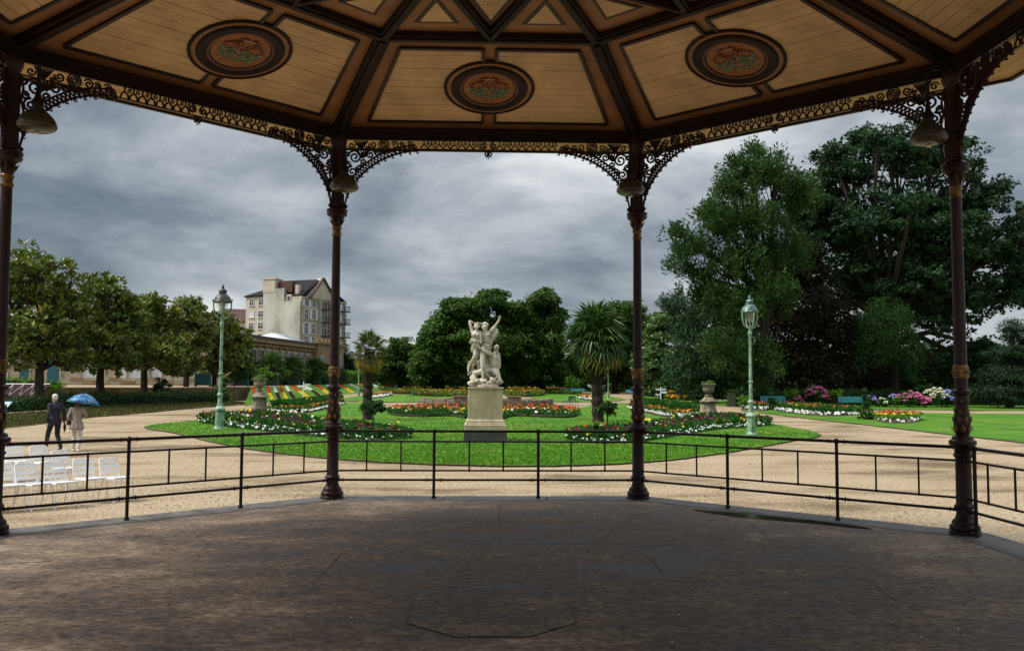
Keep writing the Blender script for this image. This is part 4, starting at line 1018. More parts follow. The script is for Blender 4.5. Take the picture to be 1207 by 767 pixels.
# ---- hedges: a leafy box along a line
def hedge(name, label, line, wdt, hgt, m, dens=60, leaf=0.14, zf=gz, seed=5, cat='hedge', group=None, round_=0.25):
    rg = np.random.default_rng(seed); pts = [Vector(p) for p in line]
    org = pts[0].lerp(pts[-1], 0.5); org = Vector((org.x, org.y, zf(org.y)))
    root = thing(name, label, cat, org, 0, group)
    bm = NB(); prof = [(-0.42, 0), (-0.44, 0.75), (-0.30, 0.93), (0.30, 0.93), (0.44, 0.75), (0.42, 0)]
    rows = []; L_ = 0; lp = resample(pts, max(3, len(pts)*4))
    for i, p in enumerate(lp):
        t = (lp[min(i+1, len(lp)-1)]-lp[max(i-1, 0)]); t.z = 0; t.normalize(); s = Vector((-t.y, t.x, 0))
        rows.append([bm.verts.new(Vector((p.x, p.y, zf(p.y)+b*hgt))+s*a*wdt-org) for a, b in prof])
    for a, b in zip(rows, rows[1:]):
        for j in range(5): bm.faces.new((a[j], a[j+1], b[j+1], b[j]))
    bm.faces.new(rows[0]); bm.faces.new(rows[-1][::-1])
    obj('hedge_body', bm, M['hedgecore'], root)
    tot = sum((b-a).length for a, b in zip(lp, lp[1:])); n = int(min(26000, tot*(2*hgt+wdt)*dens))
    i = rg.integers(0, len(lp)-1, n); t = rg.random((n, 1)); Pp = np.array([tuple(p) for p in lp])
    base = Pp[i]*(1-t)+Pp[i+1]*t; tan = unit(Pp[i+1]-Pp[i]); sd_ = np.stack([-tan[:, 1], tan[:, 0], 0*tan[:, 0]], 1)
    q = rg.random(n)*(2*hgt+wdt); off = np.where(q < hgt, -0.5*wdt, np.where(q > hgt+wdt, 0.5*wdt, q-hgt-wdt/2)); up_ = np.where(q < hgt, q, np.where(q > hgt+wdt, q-hgt-wdt, hgt))
    bumpy = 1+0.08*np.sin(base[:, 0]*2.1)+0.06*np.sin(base[:, 1]*1.3+base[:, 0])
    base = base+sd_*off[:, None]; base[:, 2] = np.array([zf(y) for y in base[:, 1]])+up_*bumpy
    base += rg.normal(size=(n, 3))*leaf*0.5
    nor = sd_*np.sign(off)[:, None]*0.8+np.array([0, 0, 0.7])+rg.normal(size=(n, 3))*0.5
    D_ = rg.normal(size=(n, 3)); D_[:, 2] += 0.4
    Ln = leaf*rg.uniform(0.7, 1.4, n)
    V, F, tt = leaves(base-np.array(org), D_, nor, Ln, Ln*0.6, np.clip(rg.normal(0.5, 0.2, n), 0.01, 0.99))
    link('leaves', quad_mesh('leaves', V, F, tt, m), root)['kind'] = 'stuff'
    return root
M['hedgecore'] = mat('hedge_inside', (0.012, 0.022, 0.008), 0.95, var=0.4, vscale=3)
def shrub(name, label, base, rx, rz, m, cat='shrub', group=None, n_cl=40, n_lf=50, leaf=0.12, seed=1, flowers=None, stem=0.0, cone=False, r_cl=None, ry=None, trunk_r=0.03, zoff=0.0):
    """rounded, conical or standard shrub; stem = clear trunk height"""
    root = thing(name, label, cat, base, 0, group); ry = ry or rx
    if cone: lobes = [((0, 0, stem+rz*f), (rx*(1-f*0.85), ry*(1-f*0.85), rz*0.22)) for f in (0.15, 0.35, 0.55, 0.75, 0.92)]
    else: lobes = [((0, 0, stem+rz*0.5), (rx*0.9, ry*0.9, rz*0.5))]
    cm, cps = crown_mesh('crown', lobes, m, n_cl, n_lf, r_cl or rx*0.3, leaf, 0.55, 0.8, 0.1, 0.6, seed, 0.25, 0.3)
    link('crown', cm, root)
    bm = NB(); top = stem+rz*0.45
    tube(bm, [(0, 0, -0.05), (0, 0, top*0.5), (0, 0, top)], [trunk_r*1.2, trunk_r, trunk_r*0.6], 6)
    for p, d, li in cps[:14]: tube(bm, [(0, 0, max(stem, top*0.55)), Vector(p)], [trunk_r*0.5, trunk_r*0.2], 4, caps=False)
    obj('trunk', bm, M['bark'], root)
    if flowers:
        rg = np.random.default_rng(seed+50)
        for fm, cnt, size in flowers:
            pp = []
            for _ in range(cnt):
                c, r = lobes[0]; d = rg.normal(size=3); d /= np.linalg.norm(d)
                if d[2] < -0.2: d[2] *= -1
                if d[1] > 0.5: d[1] *= -1
                pp.append(np.array(c)+d*np.array(r)*1.08)
            # each head is a cluster of small flowers
            pp = np.array(pp); k = 14; q = rg.normal(size=(cnt*k, 3)); q = unit(q)*size
            q[:, 2] = np.abs(q[:, 2])*0.8
            tag(link('blossoms', blossom_mesh('blossoms', np.repeat(pp, k, 0)+q, size*0.45, fm, rg), root), kind='stuff')
    return root
# ================================================================== trees
b = G(1050, 476)
tree('plane_tree', 'tallest broad dark green plane tree at the right, rising behind the rightmost column', 'tree', b, AT(1050, 385, b.y-CAM.y)-b, 0.75,
     px_lobes(b, [(1048, 182, 50, 42, 0, 4.5), (992, 205, 44, 40, 1, 4), (1102, 192, 50, 42, 0, 4.5), (1147, 240, 44, 44, 0, 4), (1180, 300, 36, 36, -1, 3.5), (1120, 290, 56, 46, -2, 4), (1050, 262, 62, 50, -2, 5),
                  (985, 280, 50, 46, 0, 4), (1020, 345, 60, 44, 1, 4), (1105, 372, 54, 34, -1, 4), (1172, 352, 36, 22, 0, 3), (1075, 330, 44, 30, -2, 4), (1130, 345, 40, 24, -2, 4), (1215, 330, 34, 44, 1, 3), (1200, 280, 26, 30, 0, 3), (955, 250, 26, 34, 1, 3), (950, 310, 30, 34, 2, 3), (965, 265, 40, 50, 5, 3), (955, 225, 22, 26, 2, 2.5), (1010, 330, 50, 40, 5, 3), (1090, 300, 60, 50, 6, 3), (1145, 425, 50, 34, 2, 3.5), (1225, 260, 20, 30, 2, 2)]),
     M['lf_plane'], M['bark'], sub=2, n_cl=2100, n_lf=56, r_cl=0.95, leaf=0.36, aspect=0.75, flat=0.55, seed=11, n_twig=300, inner=0.6, tint_c=0.55)
b = G(900, 478)
tree('ginkgo_tree', 'tall fresh green tree with ragged upright branches left of the plane tree', 'tree', b, AT(902, 350, b.y-CAM.y)-b, 0.5,
     px_lobes(b, [(884, 202, 30, 26, 0, 3), (858, 222, 24, 24, 0, 2.5), (912, 212, 28, 30, 0, 3), (940, 235, 26, 34, 0, 3), (845, 262, 30, 24, 0, 3), (885, 262, 44, 36, -1, 3.5), (818, 292, 30, 17, 0, 2.5), (866, 312, 44, 34, -1, 3), (838, 345, 40, 30, 0, 3), (920, 300, 40, 36, 0, 3), (800, 272, 14, 10, 0, 1.5), (808, 316, 22, 12, 0, 1.5), (890, 178, 8, 14, 0, 1.5), (866, 195, 7, 12, 0, 1.5), (918, 184, 9, 14, 0, 1.5), (835, 248, 14, 10, 0, 1.5), (875, 365, 30, 30, -2, 3), (905, 345, 30, 34, -2, 3), (860, 410, 34, 34, -2, 3), (893, 430, 28, 36, -2, 3)]),
     M['lf_ginkgo'], M['bark'], n_cl=1000, n_lf=58, r_cl=0.85, leaf=0.32, aspect=0.42, flat=1.1, droop=-0.75, up=0.3, seed=12, n_twig=200, inner=0.6, tint_c=0.6)
b = G(838, 475)
tree('drooping_tree', 'dark green tree with drooping feathery sprays low behind the right stone urn', 'tree', b, AT(838, 400, b.y-CAM.y)-b, 0.4,
     px_lobes(b, [(842, 372, 34, 30, 0, 3), (820, 400, 32, 30, 0, 3), (800, 360, 22, 16, 0, 2), (860, 410, 30, 34, 0, 3), (835, 440, 42, 26, 0, 3), (805, 440, 24, 24, 0, 2.5)]),
     M['lf_plane'], M['bark'], n_cl=300, n_lf=90, r_cl=1.2, leaf=0.36, aspect=0.3, flat=0.9, droop=1.1, up=0.3, seed=13, n_twig=60)
b = G(945, 475)
tree('copper_beech', 'bronze brown beech tree in front of the tall trees, behind the right green lamp post', 'tree', b, AT(945, 400, b.y-CAM.y)-b, 0.45,
     px_lobes(b, [(935, 318, 36, 36, -2, 3), (905, 378, 28, 40, -2, 3), (955, 368, 44, 44, -3, 3.5), (990, 400, 38, 40, -2, 3), (925, 425, 40, 34, -3, 3), (975, 438, 44, 28, -3, 3), (890, 440, 24, 26, -2, 2.5), (1015, 445, 30, 24, -2, 2.5)]),
     M['lf_copper'], M['bark'], n_cl=520, n_lf=90, r_cl=1.15, leaf=0.32, aspect=0.6, flat=0.7, droop=0.4, seed=14, n_twig=80)
b = G(1047, 476)
tree('weeping_birch', 'small weeping birch with bright green drooping twigs and a pale trunk', 'tree', b, AT(1046, 405, b.y-CAM.y)-b, 0.24,
     px_lobes(b, [(1042, 372, 24, 24, -3, 2), (1058, 395, 22, 34, -3, 2), (1026, 398, 20, 36, -3, 2), (1072, 422, 13, 26, -3, 1.5), (1015, 425, 12, 24, -3, 1.2), (1042, 410, 26, 26, -3, 2)]),
     M['lf_birch'], M['palebark'], n_cl=230, n_lf=80, r_cl=0.75, leaf=0.26, aspect=0.32, flat=1.5, droop=1.6, up=0.2, seed=15, n_twig=50)
b = G(1190, 481)
tree('cedar', 'dark conifer with layered boughs at the right picture edge', 'tree', b, AT(1192, 400, b.y-CAM.y)-b, 0.3,
     px_lobes(b, [(1196, 392, 12, 14, 0, 1.5), (1192, 418, 24, 12, 0, 2), (1186, 442, 34, 13, 0, 2.5), (1215, 440, 30, 14, 0, 2.5), (1178, 464, 40, 12, 0, 3), (1225, 405, 18, 20, 0, 2)]),
     M['lf_cedar'], M['bark'], n_cl=230, n_lf=110, r_cl=0.9, leaf=0.30, aspect=0.25, flat=0.4, droop=0.3, seed=16, n_twig=80)
b = G(780, 470)
tree('camellia', 'rounded glossy evergreen flecked with pale flowers beside the column right of the statue', 'tree', b, AT(780, 450, b.y-CAM.y)-b, 0.2,
     px_lobes(b, [(782, 395, 18, 22, 0, 2.5), (775, 425, 25, 24, -1, 3), (795, 432, 18, 24, 0, 2.5), (770, 452, 22, 14, -1, 2.5), (788, 380, 12, 14, 0, 2)]),
     leaf_mat('camellia_leaves', [(0.0, (0.02, 0.05, 0.012)), (0.5, (0.06, 0.115, 0.03)), (0.78, (0.11, 0.17, 0.06)), (0.86, (0.20, 0.25, 0.13)), (1.0, (0.42, 0.45, 0.32))], 0.2, 0.4), M['bark'], n_cl=230, n_lf=90, r_cl=1.0, leaf=0.42, aspect=0.6, seed=17, n_twig=30)

CH = [('leftmost of the three big chestnut trees behind the statue, with the lowest crown', 520, 463.5, [(512, 402, 15, 20), (541, 368, 18, 15), (524, 382, 16, 16), (504, 424, 14, 20), (532, 406, 26, 28), (522, 440, 28, 17), (497, 440, 9, 13), (550, 430, 22, 24)]),
      ('middle and tallest of the three big chestnut trees, directly behind the statue', 580, 463.5, [(576, 353, 19, 13), (556, 376, 20, 20), (600, 374, 18, 18), (580, 404, 32, 30), (612, 412, 18, 26), (582, 440, 34, 16)]),
      ('rightmost of the three big chestnut trees, between the statue and the palm', 640, 463.5, [(639, 355, 14, 12), (653, 382, 11, 18), (627, 380, 18, 20), (645, 410, 18, 26), (630, 440, 26, 17), (655, 432, 10, 18)]),
      ('chestnut tree partly hidden behind the palm right of the statue', 725, 463.5, [(742, 368, 20, 14), (718, 380, 24, 22), (742, 395, 26, 26), (700, 402, 22, 26), (765, 392, 14, 22), (720, 425, 34, 26), (690, 430, 18, 22), (750, 432, 26, 22)]),
      ('low rounded tree left of the big chestnuts, behind the small yellowing palm', 472, 462, [(474, 412, 15, 14), (458, 424, 17, 18), (488, 426, 10, 16), (472, 436, 22, 18), (448, 440, 12, 14)])]
for i, (lab, x, y, sp) in enumerate(CH):
    b = G(x, y)
    tree('chestnut_tree', lab, 'tree', b, AT(x, 440, b.y-CAM.y)-b, 0.5, px_lobes(b, [(a, c, d, e, (j % 3)-2, 4.5 if i < 4 else 3) for j, (a, c, d, e) in enumerate(sp)]),
         M['lf_chestnut'], M['bark'], group='trees beyond the central lawns', sub=3, n_cl=(900 if i < 4 else 420), n_lf=48, r_cl=1.1 if i < 4 else 0.8, leaf=0.50 if i < 4 else 0.42, aspect=0.6, flat=0.55, droop=0.35, seed=30+i, n_twig=60, inner=0.4, tint_c=0.6)

MG = [('tallest magnolia at the left, nearest the picture edge', 47, 481, [(45, 315, 36, 25), (18, 350, 34, 28), (72, 345, 34, 28), (45, 385, 46, 28), (92, 385, 26, 24), (0, 390, 30, 30), (25, 420, 36, 20), (75, 418, 36, 18), (-25, 340, 20, 34)]),
      ('second magnolia from the left, behind the woman with the umbrella', 119, 478, [(120, 342, 26, 20), (105, 372, 28, 24), (145, 368, 26, 24), (125, 400, 38, 24), (160, 405, 24, 22), (95, 420, 24, 18), (135, 428, 30, 14)]),
      ('third magnolia from the left, its crown between two taller ones', 169, 475, [(172, 365, 20, 18), (190, 380, 22, 20), (165, 395, 26, 22), (190, 412, 28, 20), (160, 422, 20, 14), (200, 430, 18, 12)]),
      ('fourth magnolia from the left, with a pointed crown top beside the lamp post', 219, 471, [(222, 366, 20, 17), (205, 388, 22, 20), (236, 385, 22, 22), (220, 410, 30, 20), (215, 430, 26, 14)]),
      ('smallest rightmost magnolia, behind the left green lamp post', 252, 469.5, [(262, 385, 20, 18), (280, 400, 17, 18), (255, 408, 24, 20), (278, 424, 18, 14), (255, 432, 24, 14)])]
for i, (lab, x, y, sp) in enumerate(MG):
    b = G(x, y)
    tree('magnolia_tree', lab, 'tree', b, AT(x, 425, b.y-CAM.y)-b, 0.36-0.02*i, px_lobes(b, [(a, c, d, e, ((j*2) % 3)-1, 2.6) for j, (a, c, d, e) in enumerate(sp)]),
         M['lf_magnolia'], M['bark'], group='magnolias in a row along the left path', sub=2, n_cl=760 if i < 2 else 520, n_lf=19, r_cl=0.5, leaf=0.44, aspect=0.46, flat=0.7, droop=-0.45, up=0.5, seed=50+i, n_twig=120, inner=0.55, tint_c=0.7)
b = G(414, 461)
tree('yew_tree', 'dark evergreen just right of the column left of the statue, beyond the planters', 'tree', AT(414, 453, 158), Vector((0, 0, 2.2)), 0.3, px_lobes(AT(414, 453, 158), [(412, 435, 12, 16, 0, 2.5), (402, 425, 10, 18, 0, 2), (420, 442, 10, 10, 0, 2)]),
     M['lf_cedar'], M['bark'], n_cl=90, n_lf=80, r_cl=1.2, leaf=0.4, aspect=0.4, seed=70, n_twig=20)
b = G(683, 461.5)
shrub('bright_shrub', 'bright yellow green layered shrub left of the palm, under the trees', b, 2.3, 2.7, M['lf_bright'], 'shrub', n_cl=70, n_lf=60, leaf=0.35, seed=71, stem=0.2, r_cl=0.9)
b = G(601, 460.5)
shrub('bright_shrub', 'small rounded yellow green shrub just right of the statue', b, 0.95, 2.0, M['lf_bright'], 'shrub', n_cl=36, n_lf=50, leaf=0.28, seed=72, stem=0.3, r_cl=0.5)

# dark understorey that closes the park
def wline(pts, dist): return [AT(x, 455, d) for x, d in pts]
hedge('laurel_hedge', 'long tall dark laurel hedge under the chestnut trees behind the statue', wline([(395, 172), (480, 158), (560, 150), (660, 148), (790, 138)], 0), 4, 4.6, M['lf_hedge'], 26, 0.5, seed=80)
hedge('laurel_hedge', 'tall dark laurel hedge behind the trunks of the tall trees at the right', wline([(770, 112), (880, 100), (1000, 96), (1120, 97), (1320, 100)], 0), 4, 5.4, M['lf_hedge'], 30, 0.45, seed=81)
hedge('clipped_hedge', 'low dark clipped hedge behind the hydrangeas and teal benches', [G(862, 479.2), G(960, 477.8), G(1060, 477.2), G(1200, 477.5), G(1330, 479)], 1.2, 1.25, M['lf_hedge'], 90, 0.17, seed=82)
hedge('clipped_hedge', 'low dark hedge behind the magnolia trunks at the left', [G(-160, 491), G(0, 485.5), G(60, 481.8), G(120, 478.8), G(200, 476), G(262, 474)], 1.3, 0.85, M['lf_hedge'], 80, 0.18, seed=83)
hedge('clipped_hedge', 'bright green clipped hedge on the terrace right of the teal planters', [AT(405, 453, 146), AT(436, 453, 160)], 1.6, 2.0, M['lf_bright'], 60, 0.25, zf=TZ, seed=84)

# ================================================================== flower beds
LF, BL = 'leaf', 'blade'
M['lf_copperbed'] = leaf_mat('rust_bedding_leaves', [(0.0, (0.05, 0.035, 0.010)), (0.5, (0.13, 0.075, 0.02)), (1.0, (0.20, 0.14, 0.03))], 0.25)
def border_layers(h=0.30, spikes=True):
    l = [(0.0, 0.17, 7.5, 'bloom', M['fl_white'], 0.055, 0.12), (0.0, 0.2, 18, LF, M['lf_bed'], 0.5, 0.13), (0.02, 0.2, 14, LF, M['lf_bed'], 0.5, 0.16),
         (0.14, 0.34, 4.5, 'patch', M['fl_yellow'], 0.06, 0.2), (0.18, 0.42, 2.6, 'patch', M['fl_orange'], 0.07, 0.24), (0.15, 1.0, 20, LF, M['lf_bed'], 0.45, h),
         (0.3, 0.8, 1.1, 'patch', M['fl_cream'], 0.07, h), (0.35, 0.7, 0.8, 'patch', M['fl_red'], 0.07, h), (0.25, 0.6, 2.5, 'bloom', M['lf_dark'], 0.12, h*0.9)]
    if spikes: l += [(0.7, 1.0, 5, BL, M['lf_bed'], 0.25, h*1.25), (0.75, 1.0, 0.9, 'patch', M['fl_yellow'], 0.085, h*1.3)]
    return l
flower_bed('curving border of white, yellow and orange flowers around the left green lamp post', [(232, 498.5), (262, 504), (300, 508.5), (350, 514.5), (400, 519.5), (440, 521.5), (484, 519)],
           [(240, 494), (275, 492.5), (312, 492.5), (360, 497), (405, 503.5), (445, 508), (482, 515.5)], border_layers(), seed=1)
flower_bed('curving border of white, yellow and orange flowers around the right green lamp post', [(667, 519.5), (700, 524.5), (742, 524), (790, 517), (840, 508.5), (880, 505.5), (908, 503)],
           [(672, 516), (705, 510.5), (745, 508), (790, 501.5), (830, 494.5), (870, 494.5), (905, 499.5)], border_layers(), seed=2)
small = [(0.0, 0.14, 11, 'bloom', M['fl_white'], 0.07, 0.16), (0.12, 0.40, 3.2, 'bloom', M['fl_orange'], 0.07, 0.26), (0.1, 0.45, 16, LF, M['lf_bed'], 0.5, 0.3), (0.4, 1.0, 11, BL, M['lf_bed'], 0.3, 0.55), (0.5, 1.0, 0.6, 'patch', M['fl_yellow'], 0.08, 0.5)]
flower_bed('raised bed of orange flowers and tall green leaves right of the left stone urn', [(314, 487.2), (345, 488.6), (362, 488), (385, 482.5), (405, 477.5)], [(324, 482.5), (350, 479.5), (372, 476.5), (392, 473.5), (402, 473.2)], small, seed=3)
flower_bed('raised bed of orange flowers with a white edge left of the right stone urn', [(738, 483), (765, 488.5), (790, 493.5), (822, 491)], [(752, 478), (775, 479), (800, 482.5), (824, 488.5)], small, seed=4)
ornate = [(0.25, 0.9, 2.2, 'patch', M['fl_orange'], 0.075, 0.24), (0.35, 0.95, 2.0, 'patch', M['fl_red'], 0.10, 0.28), (0.0, 1.0, 24, LF, M['lf_bed'], 0.5, 0.26), (0.2, 1.0, 6, LF, M['lf_copperbed'], 0.5, 0.27), (0.1, 0.5, 1.2, 'patch', M['fl_yellow'], 0.09, 0.24), (0.05, 0.5, 0.8, 'patch', M['fl_white'], 0.09, 0.24)]
flower_bed('red and orange flower bed with a dark edging left of the statue pedestal', [(458, 487.5), (468, 491), (500, 492.3), (530, 491.5), (549, 494)], [(462, 484), (480, 482), (505, 480.8), (530, 480.4), (549, 480.6)], ornate, 0.06, 0.12, seed=5)
flower_bed('red and orange flower bed with a dark edging right of the statue pedestal', [(591, 495.5), (606, 491.4), (640, 492.8), (672, 493), (682, 489)], [(591, 481.5), (615, 480.6), (645, 481.2), (668, 483.6), (681, 486.5)], ornate, 0.06, 0.12, seed=6)
far = [(0.0, 0.3, 3, 'patch', M['fl_cream'], 0.13, 0.3), (0.1, 0.6, 2.2, 'patch', M['fl_orange'], 0.13, 0.38), (0.0, 1.0, 10, LF, M['lf_bright'], 0.6, 0.45), (0.0, 1.0, 8, LF, M['lf_copperbed'], 0.6, 0.42), (0.5, 1.0, 1.2, 'patch', M['fl_red'], 0.13, 0.45), (0.3, 0.9, 1.2, 'patch', M['fl_yellow'], 0.13, 0.4)]
flower_bed('far clipped flower bed left of the fountain, beyond the pale path', [(488, 466.6), (515, 467.8), (549, 467.6)], [(492, 463.8), (520, 463.4), (549, 463.5)], far, 0.2, seed=7)
flower_bed('far clipped flower bed right of the fountain, beyond the pale path', [(596, 467.4), (620, 467.8), (640, 466.8)], [(596, 463.6), (618, 463.4), (638, 464)], far, 0.2, seed=8)
flower_bed('long rust and green bed at the back of the park, left of the statue', [(452, 464), (490, 464.4), (548, 463.6)], [(472, 460.5), (505, 460.4), (548, 460.6)], far, 0.2, seed=9)
flower_bed('long rust and green bed at the back of the park, right of the statue', [(598, 463.6), (640, 464.4), (686, 465.2)], [(598, 460.6), (640, 460.6), (672, 462)], far, 0.2, seed=10)
tip = [(0.0, 0.4, 6, 'bloom', M['fl_white'], 0.09, 0.18), (0.3, 1.0, 4, 'bloom', M['fl_orange'], 0.09, 0.28), (0.2, 1.0, 8, LF, M['lf_bed'], 0.5, 0.3)]
flower_bed('small pointed bed of orange and white flowers just right of the yellowing palm trunk', [(438, 470), (452, 468.6), (462, 466.2)], [(440, 466.8), (450, 465.9), (461, 465.2)], tip, seed=11)
flower_bed('small pointed bed of orange and white flowers left of the tall palm trunk', [(680, 470.3), (692, 472.5), (700, 473.2)], [(683, 469.2), (695, 470.2), (702, 472)], tip, seed=12)
flower_bed('orange and yellow bed with a white edge on the right lawn, before the teal bench', [(912, 484.6), (945, 489.6), (980, 491.6), (1014, 490)], [(924, 480.4), (955, 481), (985, 483.4), (1012, 486)],
           [(0.0, 0.2, 9, 'bloom', M['fl_white'], 0.07, 0.14), (0.15, 1.0, 16, LF, M['lf_bed'], 0.5, 0.38), (0.25, 0.95, 2.2, 'patch', M['fl_orange'], 0.085, 0.34), (0.3, 0.8, 1.2, 'patch', M['fl_red'], 0.085, 0.36), (0.2, 0.6, 2, 'patch', M['fl_yellow'], 0.09, 0.3)], seed=13)
flower_bed('oval bed of red flowers ringed with white on the right lawn', [(1031, 496.5), (1045, 499.4), (1060, 500), (1075, 499.2), (1087, 496.3)], [(1034, 495), (1046, 492.6), (1060, 491.8), (1073, 492.5), (1085, 495)],
           [(0.0, 0.18, 8, 'bloom', M['fl_white'], 0.07, 0.10), (0.15, 0.6, 26, LF, M['lf_bright'], 0.5, 0.2), (0.3, 0.6, 6, 'bloom', M['fl_yellow'], 0.06, 0.2), (0.5, 1.0, 6, 'bloom', M['fl_red'], 0.065, 0.26), (0.5, 1.0, 14, LF, M['lf_bed'], 0.5, 0.24)], 0.18, seed=14)
flower_bed('short bed of red and white flowers behind the right green lamp post', [(873, 483.2), (890, 484.6), (906, 485.4)], [(876, 479.8), (890, 480.2), (905, 481.2)],
           [(0.0, 0.3, 8, 'bloom', M['fl_white'], 0.07, 0.14), (0.25, 1.0, 14, LF, M['lf_bed'], 0.5, 0.36), (0.4, 0.95, 3, 'bloom', M['fl_red'], 0.10, 0.34)], seed=15)
flower_bed('yellow and orange bed under the trees left of the right stone urn', [(786, 471.5), (800, 472.2), (817, 473)], [(788, 467), (802, 467.2), (816, 468)],
           [(0.0, 1.0, 8, LF, M['lf_bright'], 0.5, 0.55), (0.0, 0.5, 7, 'bloom', M['fl_orange'], 0.15, 0.4), (0.4, 1.0, 7, 'bloom', M['fl_yellow'], 0.16, 0.6)], seed=16)
# the sloping bank of diagonal stripes
root = thing('striped_bank', 'sloping bank planted in diagonal stripes of white, yellow, coral and dark red flowers', 'flower bed', bank(0.5, 0.0))
org = Vector(root.location); rg = np.random.default_rng(99)
for i in range(15):
    u0 = 0.02+0.062*i; up_m, lo_m = ((M['fl_white'], M['lf_dark']) if i % 2 else (M['fl_red'], M['fl_yellow']))
    for m_, a_, b_ in ((up_m, 0.50, 0.95), (lo_m, 0.08, 0.50)):
        n = 280; v = rg.uniform(a_, b_, n); u = u0+(0.95-v)*0.085+rg.uniform(-0.0085, 0.0085, n)
        pp = np.array([tuple(bank(uu, vv, 0.03)-org) for uu, vv in zip(u, v)])
        s = tag(link('stripe', blossom_mesh('stripe', pp, 0.10, m_, rg), root), kind='stuff')

# ================================================================== shrubs at the right
HY = [('pink hydrangea bush between the two teal benches', 963, 478.6, 1.0, 1.6, M['fl_pink'], 34), ('magenta hydrangea low beside the left teal bench', 936, 478.6, 0.7, 0.9, M['fl_pink'], 16),
      ('lilac hydrangea bush right of the cone-shaped yew', 1055, 480, 0.7, 1.0, M['fl_lilac'], 20), ('pale pink hydrangea bush, widest of the row', 1072, 480.3, 1.05, 1.3, M['fl_pink'], 30),
      ('deep pink hydrangea, lowest of the row, beside the white one', 1089, 480.5, 0.7, 0.8, M['fl_pink'], 20), ('tall white hydrangea bush beside the rightmost column', 1104, 480.5, 1.05, 1.55, M['fl_cream'], 26),
      ('blue hydrangea bush next to the rightmost column', 1119, 480.6, 1.0, 1.4, M['fl_blue'], 30), ('small lilac hydrangea just right of the teal bench', 1026, 480, 0.5, 0.9, M['fl_lilac'], 10), ('small white hydrangea in front of the weeping birch trunk', 1040, 480, 0.55, 0.7, M['fl_cream'], 9)]
for i, (lab, x, y, rx_, h_, fm, cnt) in enumerate(HY):
    shrub('hydrangea', lab, G(x, y), rx_, h_, M['lf_bed'], 'hydrangea', 'hydrangeas along the right hedge', 26, 50, 0.17, 200+i, [(fm, cnt, 0.15)])
shrub('standard_shrub', 'small round-headed standard shrub on a thin stem beside the left teal bench', G(932, 479.5), 0.65, 0.85, M['lf_bright'], 'shrub', 'standard shrubs', 20, 40, 0.17, 221, stem=0.65)
shrub('standard_shrub', 'small round-headed standard shrub just left of the right teal bench', G(986, 479.5), 0.65, 0.85, M['lf_bright'], 'shrub', 'standard shrubs', 20, 40, 0.17, 222, stem=0.65)
shrub('standard_shrub', 'slender standard shrub growing from the oval red flower bed', G(1058, 494), 0.32, 0.45, M['lf_bright'], 'shrub', 'standard shrubs', 16, 30, 0.12, 223, stem=1.0, trunk_r=0.025)
shrub('laurel_shrub', 'green laurel bush above the pink hydrangeas', G(1090, 478.2), 1.0, 2.0, M['lf_hedge'], 'shrub', None, 30, 50, 0.22, 224)
shrub('yew_cone', 'dark cone-shaped clipped yew on the right lawn', G(1021, 495), 0.46, 1.65, M['lf_hedge'], 'topiary', 'clipped yew cones', 50, 60, 0.09, 225, cone=True)
shrub('yew_cone', 'dark cone-shaped clipped yew beside the left teal bench', G(910, 483.5), 0.42, 1.5, M['lf_hedge'], 'topiary', 'clipped yew cones', 50, 60, 0.09, 226, cone=True)
shrub('golden_shrub', 'yellow green rounded shrub behind the right green lamp post', G(879, 482), 0.75, 1.05, M['lf_bright'], 'shrub', None, 26, 46, 0.16, 227)
shrub('dark_shrub', 'dark rounded bush left of the right stone urn', G(826, 476), 1.1, 1.5, M['lf_cedar'], 'shrub', None, 30, 60, 0.16, 228)
for i, (x, y, lab) in enumerate(((440, 503.5, 'little standard tree with a lopsided dark crown, left of the statue'), (716, 503.5, 'little standard tree with a lopsided dark crown, right of the statue'))):
    shrub('standard_tree', lab, G(x, y), 0.58, 0.62, M['lf_hedge'], 'small tree', 'pair of small standard trees', 30, 50, 0.15, 240+i, stem=0.62, trunk_r=0.035)
for i, (x, d, r_, lab) in enumerate(((192, 80, 0.8, 'rounded dark bush on the hedge between the third and fourth magnolia'), (262, 86, 0.9, 'dark rounded bush behind the left green lamp post'), (266, 82, 0.5, 'small bright green bush beside the left green lamp post'))):
    b = AT(x, 462, d); b.z = gz(b.y)
    shrub('bush', lab, b, r_, 2.3 if i < 2 else 1.3, M['lf_hedge'] if i < 2 else M['lf_bright'], 'shrub', None, 30, 50, 0.2, 250+i)
for i, (x, d, lab) in enumerate(((312, 102, 'clipped ball shrub left of the second teal planter'), (333, 111, 'clipped ball shrub between the second and third teal planter'), (358, 122, 'clipped ball shrub between the third and fourth teal planter'), (386, 133, 'clipped ball shrub at the column left of the statue'))):
    b = AT(x, 455, d); b.z = TZ(b.y)
    shrub('ball_shrub', lab, b, 0.95, 1.3, M['lf_bright'], 'shrub', 'clipped ball shrubs on the terrace', 26, 40, 0.24, 260+i, stem=0.8)

